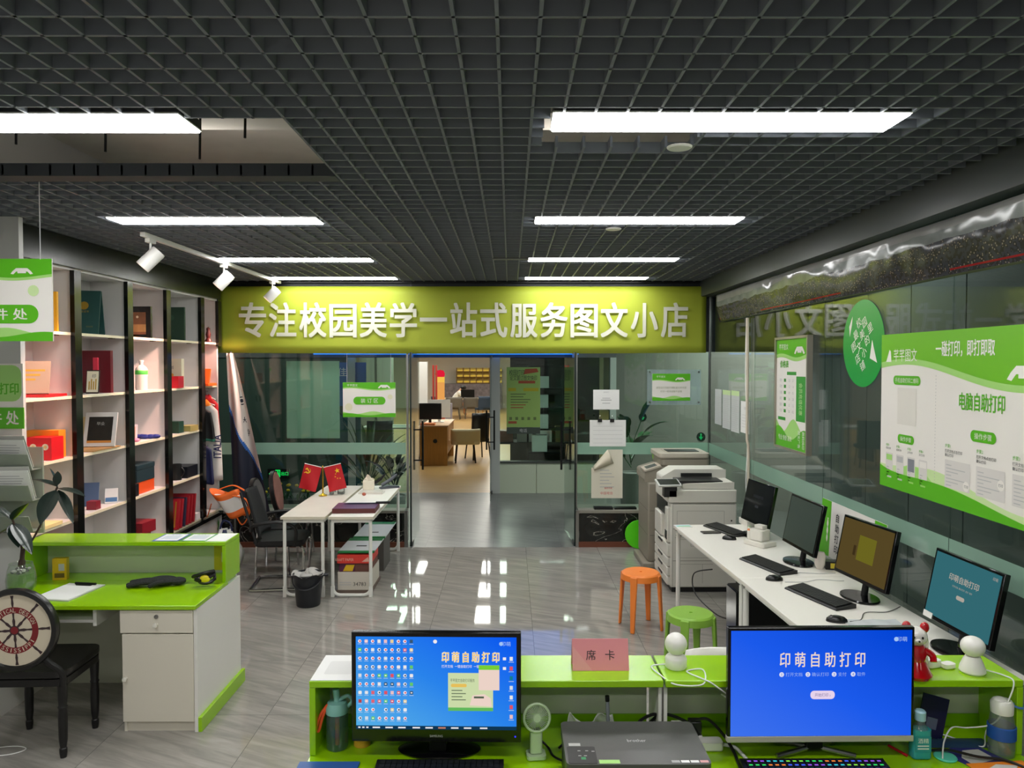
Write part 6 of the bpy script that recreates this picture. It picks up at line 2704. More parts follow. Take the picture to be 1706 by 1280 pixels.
# glazed figurine
fx = on(1524, 1126)
fg = thing('ceramic_figurine', 'glazed red and white ceramic animal figurine behind the right screen', 'figurine', fx, -.2)
GRED = mat('glaze_red', '#b00c18', .1, coat=.8)
GWHT = mat('glaze_white', '#e4e0da', .12, coat=.6)
q = MB()
q.lathe([(0, 0), (.052, 0), (.058, .012), (.048, .03), (.034, .06), (.040, .09), (.030, .115), (0, .12)], GRED, 26)
q.build('body', fg)
q = MB()
q.ball((0, 0, .145), .040, .036, .036, GWHT, 22, 14)
q.build('head', fg)
for sx in (-1, 1):
    q = MB()
    q.ball((sx * .030, 0, .178), .016, .012, .020, GRED, 14, 10)
    q.build('ear', fg)
    q = MB()
    q.tube(spline([(sx * .028, -.012, .10), (sx * .05, -.02, .085), (sx * .052, -.03, .065)]), .012, GRED, 10)
    q.build('arm', fg)
for sx in (-1, 1):
    q = MB()
    q.ball((sx * .014, -.034, .15), .004, .003, .005, BLACKG, 8, 6)
    q.build('eye', fg)
q = MB()
q.ball((0, -.034, .138), .012, .010, .009, GWHT, 12, 8)
q.ball((0, -.044, .140), .004, .003, .003, BLACKG, 8, 6)
q.build('muzzle', fg)
p_ = on(1549, 1064)
q = MB()
q.lathe([(0, 0), (.022, .0), (.026, .03), (.026, .10), (.018, .135), (0, .142)], GWHT, 18, Matrix.Diagonal((.8, .8, 1, 1)))
tag(q.build('white_ornament', loc=(fx[0] + .062, fx[1] + .065, SZ)), 'white rounded ornament standing beside the red figurine', 'ornament')
for px, py, sx, sy, sz, lb in ((1551, 1110, .055, .05, .028, 'white pill-shaped box next to the red figurine'), (1579, 1113, .05, .035, .018, 'small white earphone case between figurine and dome camera')):
    l_ = on(px, py)
    q = MB()
    q.prism(rr(-sx / 2, sx / 2, -sy / 2, sy / 2, .012), 0, sz, CAMW)
    o = q.build('white_case', loc=l_, rz=.3, bevel=.005, seg=3)
    tag(o, lb, 'case')

# ---- left screen
YM = 2.565


def big_monitor(name, label, px0, px1, py0, py1, rz, chin=None, vstand=False):
    x0, x1 = P(px0, 1145, y=YM).x, P(px1, 1145, y=YM).x
    z1, z0 = P(px0, py0, y=YM).z, P(px0, py1, y=YM).z
    w, h, cx = x1 - x0, z1 - z0, (x0 + x1) / 2
    t = thing(name, label, 'monitor', (cx, YM, DZ), rz, 'counter monitors facing the camera')
    lift = z0 - DZ
    q = MB()
    if vstand:
        for sx in (-1, 1):
            q.tube([(sx * .015, .055, .03), (sx * .14, .035, .008)], .009, STEEL, 8)
            q.tube([(sx * .015, .06, .03), (sx * .12, .15, .008)], .009, STEEL, 8)
    else:
        q.lathe([(0, 0), (.145, 0), (.15, .006), (.13, .016), (.05, .03), (0, .032)], BLACKG, 40, T(0, .095, 0) @ Matrix.Diagonal((1, .5, 1, 1)))
    q.build('base', t)
    q = MB()
    q.box(-.03, .03, .045, .07, .02, lift + .12, BLACK)
    q.build('stand', t, bevel=.004)
    q = MB()
    q.box(-w / 2, w / 2, 0, .024, lift, lift + h, BLACKG)
    q.box(-w / 2 + .10, w / 2 - .10, .024, .042, lift + .06, lift + h - .06, BLACK)
    if chin:
        q.box(-w / 2 - .001, w / 2 + .001, -.002, .024, lift - .0005, lift + chin, CHIN)
    q.build('housing', t, bevel=.003)
    return t, w, h, lift


t, w, h, lift = big_monitor('counter_monitor', 'left counter monitor showing a blue desktop full of icons', 585, 868, 1054, 1237, -.02)
bz = .016
x0, x1, z0, z1 = -w / 2 + bz, w / 2 - bz, lift + .045, lift + h - bz
SW, SH = x1 - x0, z1 - z0
q = MB(FC(0, -.0008, 0))
q.quad(x0, x1, z0, z1, 0, grad_emis('desktop_blue', '#58b4ec', '#2a86f0', '#0656f4', x0, x1, z0, z1, .95))
EW = emis('icon_white', '#f4f0f4', .95)
ics = [emis('icon_%d' % i, c, .9) for i, c in enumerate(('#f0f0f4', '#e85868', '#f4c8cc', '#dfe6f0', '#3a5a78', '#6ad070', '#c04848', '#f2f2f2', '#f0d8a0', '#e86878'))]
TXTF = emis('icon_caption', '#cfe2f8', .8)
cols, rws = 9, 10
RI = random.Random(5)
for c in range(cols):
    for r_ in range(rws):
        if (c == 8 and r_ > 6) or (c == 3 and r_ == 8):
            continue
        xx = x0 + .012 + c * SW * .0402 + .002
        zz = z1 - .016 - r_ * SH * .0925
        m_ = RI.choice(ics)
        sft = RI.random()
        if sft < .5:
            q.flat(circ(xx, zz, .0062, 10), .0006, EW)
            q.flat(circ(xx + .001, zz, .0034, 8), .0009, ics[1] if sft < .35 else ics[4])
        elif sft < .75:
            q.quad(xx - .0055, xx + .0055, zz - .006, zz + .006, .0006, m_)
        else:
            q.flat(rr(xx - .006, xx + .006, zz - .006, zz + .006, .003), .0006, m_)
            q.quad(xx - .003, xx + .003, zz - .002, zz + .002, .0009, EW)
        q.quad(xx - .0075, xx + .0075, zz - .0105, zz - .0088, .0006, TXTF)
for r_ in range(9):
    zz = z1 - .075 - r_ * .034
    xx = x1 - .018
    if zz > z0 + .03:
        q.quad(xx - .0055, xx + .0055, zz - .007, zz + .007, .0006, ics[r_ % 4] if r_ != 2 else emis('icon_teal', '#1a8aa0', .8))
        q.quad(xx - .009, xx + .009, zz - .0125, zz - .0105, .0006, TXTF)
for r_ in range(2):
    zz = z1 - .075 - r_ * .034
    q.quad(x1 - .047, x1 - .036, zz - .005, zz + .005, .0006, EW)
q.flat(circ(x0 + SW * .495, z1 - .016, .007, 10), .0006, EW)
q.text('印 萌 自 助 打 印', x0 + SW * .715, z1 - SH * .215, .036, emis('title_white', '#fff4dc', 1.0), d=.0006, w=SW * .355, off=.05)
q.text('印 萌 自 助 打 印', x0 + SW * .715, z1 - SH * .215, .036, emis('title_yellow', '#f2c040', .95), d=.0012, w=SW * .35)
q.text('打开文档  一键自助打印  一键支付', x0 + SW * .535, z1 - SH * .315, .011, EW, d=.0006, al='l', wmax=SW * .27)
q.text('印萌', x0 + SW * .935, z1 - SH * .07, .016, emis('logo_pale', '#a8ccff', .9), d=.0006)
q.flat(circ(x0 + SW * .905, z1 - SH * .07, .007, 14), .0006, MATS['logo_pale'])
# promo card
cx0, cx1, cz0, cz1 = x0 + SW * .575, x0 + SW * .855, z0 + SH * .205, z1 - SH * .385
q.quad(cx0, cx1, cz0, cz1, .0010, emis('promo_green', '#d4e4b0', .9))
q.quad(cx0, cx1, cz0, cz0 + .012, .0014, emis('promo_bar', '#66c060', .9))
PDK = emis('promo_ink', '#5c6c58', .8)
q.text('芊芊图文自助打印服务', cx0 + .008, cz1 - .026, .012, PDK, d=.0014, al='l', wmax=.085)
q.flat(rr(cx0 + .01, cx0 + .065, cz1 - .05, cz1 - .038, .005), .0014, emis('promo_yellow', '#f0c860', .9))
for k in range(4):
    q.quad(cx0 + .012, cx0 + .05 + .012 * (k % 2), cz1 - .063 - .011 * k, cz1 - .060 - .011 * k, .0014, PDK)
PPK = emis('promo_pink', '#f6dcd0', .9)
q.flat([(cx0 + .075, cz0 + .02), (cx1 - .005, cz0 + .016), (cx1 - .008, cz0 + .045), (cx1 - .03, cz0 + .06), (cx0 + .085, cz0 + .055)], .0014, PPK)
q.quad(cx0 + .09, cx0 + .125, cz0 + .045, cz0 + .052, .0018, PDK)
q.quad(cx1 - .05, cx1 + .022, cz1 - .06, cz1 + .028, .0018, PPK)
q.quad(cx1 - .05, cx1 + .022, cz1 + .012, cz1 + .028, .0022, emis('promo_lime', '#7cd838', .9))
# task bar
q.quad(x0, x1, z0, z0 + .013, .0010, emis('task_bar', '#123c5c', .8))
for k, xx in enumerate((.02, .045, .07, .11, .19, .27, .36, .44, .52, .60, .68, .78)):
    q.quad(x0 + SW * xx - .004, x0 + SW * xx + (.004 if k < 3 else .022), z0 + .004, z0 + .009, .0014, EW if k != 8 else emis('task_orange', '#e09070', .8))
q.build('screen', t, smooth=0)
q = MB(FC(0, -.0008, 0))
q.text('SAMSUNG', 0, lift + .022, .008, FAINT, d=.0004, w=.045)
q.flat(circ(w / 2 - .02, lift + .022, .003, 8), .0004, emis('power_led', '#3030ff', 2))
q.build('lettering', t, smooth=0)
# right screen
t, w, h, lift = big_monitor('counter_monitor', 'right counter monitor with a plain blue screen and silver chin', 1212, 1524, 1046, 1237, .012, chin=.022, vstand=True)
bz = .010
x0, x1, z0, z1 = -w / 2 + bz, w / 2 - bz, lift + .0225, lift + h - bz
SW, SH = x1 - x0, z1 - z0
q = MB(FC(0, -.0008, 0))
q.quad(x0, x1, z0, z1, 0, grad_emis('kiosk_blue', '#3f74f2', '#1c5cf0', '#0044d8', x0, x1, z0, z1, .95))
q.text('印 萌 自 助 打 印', x0 + SW * .505, z1 - SH * .275, .052, emis('title_cream', '#f0dcd0', .95), d=.0006, w=SW * .47, off=.015)
for k, (a, s_) in enumerate(((.28, '打开文档'), (.425, '确认打印'), (.57, '支付'), (.675, '取件'))):
    xx = x0 + SW * a
    q.flat(circ(xx, z1 - SH * .415, .0085, 16), .0006, emis('step_white', '#e0e4ff', .9))
    q.text(str(k + 1), xx, z1 - SH * .415, .009, emis('step_blue', '#4060c0', .8), d=.0010)
    q.text(s_, xx + .014, z1 - SH * .415, .014, emis('step_text', '#9cbcff', .85), d=.0006, al='l')
q.flat(rr(x0 + SW * .44, x0 + SW * .575, z1 - SH * .65, z1 - SH * .57, .013), .0006, emis('button_pink', '#ecd8f0', .95))
q.text('开始打印 ›', x0 + SW * .5075, z1 - SH * .61, .013, emis('button_ink', '#7070b0', .7), d=.0010, w=.055)
q.text('印萌', x0 + SW * .945, z1 - SH * .085, .017, MATS['logo_pale'], d=.0006)
q.flat(circ(x0 + SW * .912, z1 - SH * .085, .008, 14), .0006, MATS['logo_pale'])
q.build('screen', t, smooth=0)

# keyboards on the counter
kx = P(728, 1270, y=2.48)
keyboard('black keyboard in front of the desktop-icon monitor', (kx.x + .005, 2.475, DZ), 0, w=.44, d=.15, group=None)
RGB = [emis('key_%s' % n_, c, 1.3) for n_, c in (('green', '#30d860'), ('orange', '#f08030'), ('blue', '#4060ff'), ('violet', '#9050e0'), ('cyan', '#30c0d0'), ('lime', '#80e040'))]
kx = P(1365, 1270, y=2.48)
kt = keyboard('black keyboard with coloured backlit keys before the plain blue screen', (kx.x, 2.475, DZ), 0, w=.50, d=.155, group=None, rgb=RGB)

# ---- printer
X0, X1 = P(936, 1200, y=2.56).x, P(1150, 1200, y=2.56).x
pr = thing('black_printer', 'flat black printer with a scanner lid on the green counter', 'printer', ((X0 + X1) / 2, 2.43, DZ), 0)
PW = (X1 - X0) / 2
PBK = mat('printer_black', '#1a1a1b', .42)
LID = mat('printer_lid', '#4a4a48', .38, bump=(300, .05))
q = MB()
q.box(-PW, PW, -.135, .135, 0, .105, PBK)
q.build('body', pr, bevel=.008)
q = MB()
q.prism(rr(-PW - .004, PW + .004, -.142, .138, .018), .1055, .148, LID)
q.build('scanner_lid', pr, bevel=.006)
q = MB()
q.prism(rr(-PW + .004, -PW + .095, -.137, -.035, .006), .1485, .1495, PBK)
q.build('control_panel', pr, smooth=0)
q = MB(T(0, 0, .1497))
BTN = mat('button_grey', '#a8a8a8', .4)
for k, (a, b_) in enumerate(((.03, .075), (.055, .075), (.075, .072), (.03, .045), (.048, .045))):
    q.flat(rr(-PW + .012 + a - .005, -PW + .012 + a + .005, -.137 + b_ - .002, -.137 + b_ + .002, .0015), 0, BTN)
q.quad(-PW + .045, -PW + .06, -.115, -.10, 0, mat('button_green', '#1a8a50', .4))
mat('sticker_grey', '#b4b4b0', .5)
q.build('button', pr, smooth=0)
q = MB(T(0, 0, .1497))
q.text('brother', .015, .005, .018, mat('brand_silver', '#c0c0c0', .4), None, -.0009, w=.062)
q.build('lettering', pr, smooth=0)
for k in range(4):
    q = MB(T(0, 0, .1497))
    q.quad(PW - .12 + k * .030, PW - .094 + k * .030, -.132, -.118, -.0009, (BTN, PAPER, PAPER, mat('sticker_pink', '#d8a0a0', .5))[k])
    q.build('sticker', pr, smooth=0)
for (a, b_, c, d, m_) in ((-PW + .012, -PW + .05, -.03, -.012, MATS['sticker_grey']), (-PW + .10, -PW + .165, -.137, -.115, SGREEN2)):
    q = MB(T(0, 0, .1488))
    q.quad(a, b_, c, d, 0, m_)
    q.build('sticker', pr, smooth=0)
q = MB()
q.box(-.05, PW - .02, -.155, -.136, .05, .065, BTN)
q.build('paper_tray', pr, smooth=0)

# fan
fn = thing('handheld_fan', 'pale green handheld fan standing beside the black printer', 'fan', on(893, 1262, DZ), .1)
MINT = mat('fan_mint', '#b4c8a4', .35)
q = MB()
q.prism(rr(-.034, .034, -.028, .028, .012), 0, .016, MINT)
q.build('base', fn, bevel=.004)
q = MB()
q.prism(rr(-.022, .022, -.014, .014, .010), .0165, .095, MINT)
q.build('handle', fn, bevel=.004)
FX = frame((.002, -.006, .145), (1, 0, 0), (0, .18, 1), (0, -1, .18))
q = MB(FX)
q.tube([(.046 * cos(2 * pi * i / 28), .046 * sin(2 * pi * i / 28), 0) for i in range(28)], .005, MINT, 8, closed=True)
for k in range(40):
    a = 2 * pi * k / 40
    q.tube([(.012 * cos(a), .012 * sin(a), .008), (.03 * cos(a + .1), .03 * sin(a + .1), .009), (.045 * cos(a + .15), .045 * sin(a + .15), .002)], .0009, MINT, 4)
q.cyl(.013, -.004, .010, MINT, 18)
q.build('cage', fn)
q = MB(FX)
for k in range(5):
    a = 2 * pi * k / 5
    q.flat([(.008 * cos(a), .008 * sin(a)), (.04 * cos(a + .1), .04 * sin(a + .1)), (.038 * cos(a + .75), .038 * sin(a + .75)), (.008 * cos(a + .9), .008 * sin(a + .9))], -.004 + .0005 * k, mat('fan_blade', '#7c8c70', .4))
q.build('blades', fn)
q = MB()
q.box(-.012, .012, -.008, .008, .095, .104, BLACK)
q.build('neck', fn)

# teal bottle under the riser
tb_ = P(562, 1230, y=2.68)
bt = thing('teal_bottle', 'teal water bottle with straw lid and orange strap, left end of the counter', 'bottle', (tb_.x, 2.68, DZ))
TEALB = mat('bottle_teal', '#86bab4', .3)
q = MB()
q.lathe([(0, 0), (.036, 0), (.040, .008), (.040, .12), (.036, .13)], pane_mat('bottle_smoke', (.62, .74, .72), f0=.06, haze=.25, hazecol='#7c9c98'), 24)
q.build('body', bt)
q = MB()
q.lathe([(0, .1305), (.041, .1305), (.042, .15), (.034, .168), (0, .172)], TEALB, 24)
q.tube([(.0, 0, .17), (-.004, 0, .215)], .012, TEALB, 12)
q.tube(spline([(.038, 0, .15), (.055, 0, .17), (.04, 0, .19), (.008, 0, .175)]), .007, TEALB, 8)
q.build('lid', bt)
q = MB()
q.lathe([(0, .01), (.008, .01), (.008, .11), (0, .11)], mat('inner_orange', '#c86030', .5), 10)
q.build('infuser', bt)
q = MB()
q.tube(spline([(-.034, -.012, .16), (-.055, -.025, .13), (-.068, -.03, .085), (-.06, -.03, .075), (-.048, -.022, .12), (-.03, -.014, .165)]), .005, mat('strap_orange', '#f0582c', .5), 8)
q.build('strap', bt)
q = MB()
n_ = 30
q.lathe([(.022, 0), (.030, 0), (.030, .022), (.022, .022), (.022, 0)], mat('tape_yellow', '#d0a030', .4), n_)
tag(q.build('tape_roll', loc=(P(602, 1244, z=DZ).x, 2.70, DZ)), 'yellow roll of tape under the riser beside the teal bottle', 'tape roll')
q = MB()
q.box(-.11, .10, -.15, .0, 0, .006, mat('folder_blue', '#2c5aa0', .45))
tag(q.build('blue_folder', loc=(P(552, 1272, z=DZ).x, P(552, 1272, z=DZ).y, DZ), smooth=0), 'blue folder lying on the counter before the teal bottle', 'folder')

# bag, pen, plugs behind the printer
q = MB()
q.grid(lambda u, v: (.105 * (2 * u - 1) * (1 - .25 * v), .055 * sin(pi * u) * (1 - v) + .012 * sin(13 * u), .10 * v ** .7 * (.75 + .25 * sin(7 * u + 2)) + .008 * sin(17 * u + 9 * v)), 26, 10, mat('bag_film', '#c8ccc4', .25))
tag(q.build('plastic_bag', loc=(P(985, 1195, y=2.72).x, 2.72, DZ + .008), solid=.002), 'crumpled white plastic bag under the riser behind the printer', 'bag')
pn = thing('grey_rod', 'grey rod with a dark tip standing behind the printer', 'rod', (P(1015, 1180, y=2.66).x, 2.665, DZ), 0)
q = MB()
q.tube([(0, 0, 0), (-.006, .0, .175)], .007, mat('rod_grey', '#7c8286', .4), 8)
q.build('shaft', pn)
q = MB()
q.tube([(-.006, 0, .1755), (-.007, 0, .195)], .008, BLACK, 8)
q.build('tip', pn)
ps = thing('power_strip', 'white power strip with black plugs under the riser behind the printer', 'power strip', (P(1120, 1195, y=2.70).x, 2.71, DZ))
q = MB()
q.box(-.11, .11, -.025, .025, 0, .035, CAMW)
q.box(.0, .055, -.02, .02, .0355, .075, CAMW)
q.build('body', ps, bevel=.004)
for xx in (-.045, .085):
    q = MB()
    q.box(xx - .022, xx + .022, -.02, .02, .0355, .085, BLACK)
    q.build('plug', ps, bevel=.004)
bx = ps.location.x
for k, (pts, r, lb) in enumerate((
        ([(bx - .045, 2.70, DZ + .085), (bx - .07, 2.68, DZ + .12), (bx - .13, 2.66, DZ + .10), (bx - .15, 2.64, DZ + .05), (bx - .22, 2.64, DZ + .03)], .006, 'thick black cable arching from the left plug behind the printer'),
        ([(bx - .10, 2.70, DZ + .06), (bx - .04, 2.69, DZ + .115), (bx + .05, 2.68, DZ + .09), (bx + .09, 2.665, DZ + .05)], .006, 'thick black cable crossing over the white power strip'),
        ([(bx + .085, 2.70, DZ + .088), (bx + .13, 2.69, DZ + .095), (bx + .18, 2.66, DZ + .05), (bx + .205, 2.62, DZ - .0 + .008), (bx + .20, 2.50, DZ + .006), (bx + .24, 2.42, DZ + .006)], .006, 'thick black cable from the right plug down beside the printer'),
        ([(bx - .42, 2.66, DZ + .006), (bx - .36, 2.70, DZ + .03), (bx - .33, 2.68, DZ + .006), (bx - .36, 2.61, DZ + .006), (bx - .31, 2.56, DZ + .006), (bx - .28, 2.62, DZ + .006)], .004, 'black cable coiled around the fan'),
        ([(bx - .52, 2.70, DZ + .05), (bx - .46, 2.66, DZ + .01), (bx - .44, 2.60, DZ + .006), (bx - .38, 2.55, DZ + .006), (bx - .33, 2.50, DZ + .006)], .004, 'black cable hanging between monitor and fan'),
        ([(P(1530, 1240, z=DZ).x, 2.64, DZ + .006), (P(1570, 1250, z=DZ).x, 2.61, DZ + .022), (P(1620, 1262, z=DZ).x, 2.575, DZ + .018), (P(1665, 1266, z=DZ).x, 2.565, DZ + .012), (P(1706, 1280, z=DZ).x, 2.52, DZ + .006)], .005, 'black cable crossing the printed leaflets on the counter'))):
    cable('black_cable', lb, pts, BCABLE, r, group='black cables on the counter')
ad = on(1174, 1228, DZ)
aw = thing('white_adapter', 'white plug adapter with a pale cable beside the printer', 'adapter', (ad[0], 2.665, DZ))
q = MB()
q.prism(rr(-.045, .04, -.025, .025, .012), .0, .032, CAMW)
q.build('body', aw, bevel=.006)
q = MB()
q.tube(spline([(.04, 0, .016), (.08, -.02, .016), (.10, -.06, .006), (.11, -.12, .006), (.14, -.17, .006)]), .006, WCABLE, 8)
q.build('cord', aw)

# right-hand things
bl = thing('cyan_bottle', 'clear spray bottle of cyan liquid at the right screen edge', 'bottle', on(1532, 1262, DZ))
CLR = pane_mat('clear_bottle', (.90, .94, .92), f0=.07, haze=.16, hazecol='#d0d8d4')
q = MB()
q.prism(rr(-.034, .034, -.022, .022, .014), 0, .105, mat('cyan_liquid', '#38b4c4', .12, trans=.35))
q.build('body', bl, bevel=.008, seg=3)
q = MB()
q.lathe([(.026, .1055), (.016, .125), (.014, .135), (0, .136)], CLR, 18)
q.build('neck', bl)
q = MB()
q.lathe([(0, .136), (.019, .136), (.019, .165), (.015, .17), (0, .17)], mat('cap_blue', '#9cc4d8', .3), 18)
q.build('cap', bl)
q = MB(FC(0, -.0225, 0))
q.quad(-.028, .028, .03, .085, .0004, mat('label_teal', '#2a8c98', .4))
q.text('酒精', 0, .07, .018, PAPER, d=.0008)
q.quad(-.02, .02, .04, .044, .0008, PAPER)
q.quad(-.02, .02, .05, .054, .0008, PAPER)
q.build('label', bl, smooth=0)
wb_ = thing('water_bottle', 'clear water bottle with white lid and blue sleeve at the counter end', 'bottle', on(1668, 1256, DZ))
q = MB()
q.lathe([(0, 0), (.040, 0), (.043, .006), (.043, .10), (.036, .145), (.034, .15), (.032, .15), (.041, .10), (.041, .01), (0, .01)], CLR, 28)
q.build('body', wb_)
q = MB()
q.lathe([(.0435, .06), (.046, .062), (.046, .105), (.0425, .108)], mat('sleeve_blue', '#1e54a8', .5), 28)
q.build('sleeve', wb_)
q = MB()
q.lathe([(0, .1505), (.036, .1505), (.037, .185), (.03, .196), (0, .198)], CAMW, 24)
q.ball((-.008, 0, .195), .024, .02, .012, CAMW, 16, 8)
q.build('lid', wb_)
q = MB()
q.tube(spline([(.03, -.01, .18), (.055, -.015, .172), (.09, -.005, .168), (.06, .005, .175), (.03, .01, .18)]), .004, mat('loop_blue', '#4a78b8', .5), 8)
q.build('loop', wb_)
q = MB(T(0, 0, 0, .45))
q.box(-.10, .06, -.10, .05, 0, .002, mat('leaflet_violet', '#2c2c78', .5))
q.flat([(-.08, -.06), (.03, -.07), (.04, .0), (-.02, .02), (-.07, -.01)], .0024, mat('leaflet_pale', '#c8c4c0', .5))
lf = on(1618, 1254, DZ)
tag(q.build('violet_leaflet', loc=lf, smooth=0), 'violet printed leaflet lying on the counter before the water bottle', 'leaflet')
q = MB(T(0, 0, 0, .1))
q.box(-.08, .13, -.13, 0, 0, .002, mat('leaflet_orange', '#e0801c', .5))
q.flat([(-.03, -.04), (.05, -.07), (.09, -.03), (.02, -.015)], .0024, MATS['leaflet_pale'])
tag(q.build('orange_leaflet', loc=(lf[0] + .01, lf[1] - .075, DZ + .0024), smooth=0), 'orange printed leaflet overlapping the violet one on the counter', 'leaflet')
q = MB()
q.lathe([(0, 0), (.036, 0), (.038, .004), (.034, .008), (0, .009)], mat('disc_mint', '#5cd0b4', .3), 28)
tag(q.build('mint_disc', loc=on(1575, 1263, DZ)), 'round mint green coaster beside the cyan bottle', 'coaster')
q = MB()
q.grid(lambda u, v: ((u - .5) * .24, (v - .5) * .07, .012 * sin(pi * u) * sin(pi * v) + .002), 12, 6, mat('pouch_navy', '#28405c', .35))
tag(q.build('navy_pouch', loc=(lf[0] - .02, 2.70, DZ)), 'flat navy plastic pouch at the back of the right counter', 'pouch')
q = MB()
q.tube([(0, 0, .006), (-.03, .07, .006)], .005, mat('pen_red', '#c01828', .35), 8)
tag(q.build('red_pen', loc=on(1511, 1262, DZ)), 'red pen lying beside the cyan bottle', 'pen')
q = MB(T(0, 0, 0, 0, -.15, .28))
q.box(-.05, .05, 0, .006, 0.0, .15, mat('card_navy', '#10143c', .3))
q.quad(-.02, .02, .03, .07, .0004, mat('card_mark', '#586078', .4), FC(0, 0, 0))
mz = min(v[2] for v in q.v)
tag(q.build('navy_card', loc=(P(1548, 1200, y=2.72).x, 2.72, DZ - mz), smooth=0), 'dark navy card leaning under the riser behind the cyan bottle', 'card')

# white chair behind the counter
t = thing('white_shell_chair', 'white shell chair behind the counter, its top edge just showing', 'chair', (.93, 3.30, 0))
q = MB()
q.grid(lambda u, v: ((u - .5) * .46 * (1 - .15 * v ** 3), -.20 - .07 * v + .05 * (2 * abs(u - .5)) ** 2, .44 + .54 * v - .03 * (2 * abs(u - .5)) ** 3), 14, 10, CAMW)
q.build('backrest', t, solid=.012)
q = MB()
q.prism(rr(-.22, .22, -.21, .20, .07), .43, .45, CAMW)
q.build('seat', t, bevel=.006)
for sx, sy in ((-.17, -.16), (.17, -.16), (-.17, .15), (.17, .15)):
    q = MB()
    q.tube([(sx, sy, .43), (sx * 1.2, sy * 1.2, 0)], .013, STEEL, 8)
    q.build('leg', t)
# ================================================================ beyond the glass: corridor and hall
def hall_chair(name, label, x, y, rz, m, legm, w=.5, zt=.80, group=None):
    t = thing(name, label, 'chair', (x, y, 0), rz, group)
    q = MB()
    q.prism(rr(-w / 2, w / 2, -.22, .24, .08), .40, .47, m)
    q.build('seat', t, bevel=.015)
    q = MB()
    q.grid(lambda u, v: (w / 2 * sin((u - .5) * 2.6) / sin(1.3), -.23 + .20 * (1 - cos((u - .5) * 2.4)) - .05 * v, .42 + (zt - .42) * v), 14, 6, m)
    q.build('backrest', t, solid=.03)
    for sx, sy in ((-.18, -.17), (.18, -.17), (-.18, .18), (.18, .18)):
        q = MB()
        q.tube([(sx, sy, .40), (sx * 1.2, sy * 1.2, 0)], .016, legm, 8)
        q.build('leg', t)
    return t


def H(px, y, z=0):
    """hall point under a pixel column at depth y"""
    return (P(px, 640, y=y).x, y, z)


WOODD = mat('desk_wood', '#bd8d4a', .45, noise=(3, .2), streak=(12, 12, 1))
x0 = H(700, 15.6)[0]
x1 = H(745, 15.6)[0]
dk = thing('wooden_desk', 'wooden reception desk of the hall, seen through the open door', 'desk', (x0, 15.6, 0))
q = MB()
q.box(0, x1 - x0, 0, .04, 0, .82, WOODD)
q.flat(circ((x1 - x0) * .55, .52, .045, 16), 0, BLACK, FC(0, -.001, 0))
q.build('end_panel', dk, smooth=0)
q = MB()
q.box(0, x1 - x0 + .02, -.02, 1.8, .821, .85, mat('desk_top_pale', '#c8a888', .45))
q.build('desktop', dk, smooth=0)
q = MB()
q.box(x1 - x0 - .04, x1 - x0, .041, 1.75, .25, .82, mat('desk_side', '#a87444', .45))
q.build('side_panel', dk, smooth=0)
q = MB()
q.box(0, x1 - x0, 1.71, 1.75, 0, .82, WOODD)
q.build('end_panel', dk, smooth=0)
mx = H(716, 16.1)
mo = thing('hall_monitor', 'black monitor on the wooden desk across the corridor', 'monitor', (mx[0], 16.1, .851))
q = MB()
q.box(-.25, .25, 0, .03, .09, .44, BLACK)
q.build('housing', mo, smooth=0)
q = MB()
q.box(-.03, .03, .03, .05, 0, .2, BLACK)
q.box(-.11, .11, -.05, .12, 0, .015, BLACK)
q.build('stand', mo, smooth=0)
mo = thing('hall_monitor', 'white backed monitor behind the black one on the wooden desk', 'monitor', (mx[0] + .16, 16.5, .851))
q = MB()
q.box(-.25, .25, 0, .03, .10, .50, WHITE)
q.build('housing', mo, smooth=0)
q = MB()
q.box(-.03, .03, .03, .05, 0, .2, WHITE)
q.box(-.11, .11, -.05, .12, 0, .015, WHITE)
q.build('stand', mo, smooth=0)
abox('orange_papers', 'stack of orange papers on the wooden desk', 'papers', mx[0] - .0, 15.75, .851, .3, .2, .04, mat('peach_paper', '#e8905c', .6))
wc = H(775, 16.2)
hall_chair('white_tub_chair', 'cream tub chair with black legs beside the wooden desk', wc[0], 16.2, .1, mat('cream_leather', '#cfc8a8', .5), BLACKM, w=.62, zt=.74)
bc = H(796, 16.75)
hall_chair('black_desk_chair', 'black high-backed chair behind the cream tub chair', bc[0], 16.75, .5, BLACK, BLACKM, w=.42, zt=1.05)
# left: desk with white keyboard and dark chair through the fixed glass
wd = thing('white_desk', 'white office desk of the hall seen through the left glass', 'desk', H(655, 16.2))
q = MB()
q.box(-.7, .55, 0, .7, .72, .76, WHITE)
q.build('desktop', wd, smooth=0)
for xx in (-.68, .5):
    q = MB()
    q.box(xx, xx + .04, .02, .68, 0, .72, mat('desk_leg_dark', '#4a2c24', .5))
    q.build('leg', wd, smooth=0)
abox('white_keyboard', 'white device with papers on the hall desk', 'keyboard', H(668, 16.5)[0], 16.5, .761, .5, .18, .03, PAPER)
hall_chair('teal_office_chair', 'dark teal chair before the white hall desk', H(632, 15.4)[0], 15.4, .2, mat('chair_teal', '#20333c', .6), CHROME, w=.5, zt=.98)
q = MB()
q.lathe([(0, 0), (.10, 0), (.14, .2), (.15, .3), (.10, .36), (0, .38)], mat('helmet_white', '#c8ccc8', .3), 16)
tag(q.build('white_jar', loc=(H(690, 16.5)[0] + .05, 16.72, .761)), 'round white jar on the hall desk', 'jar')

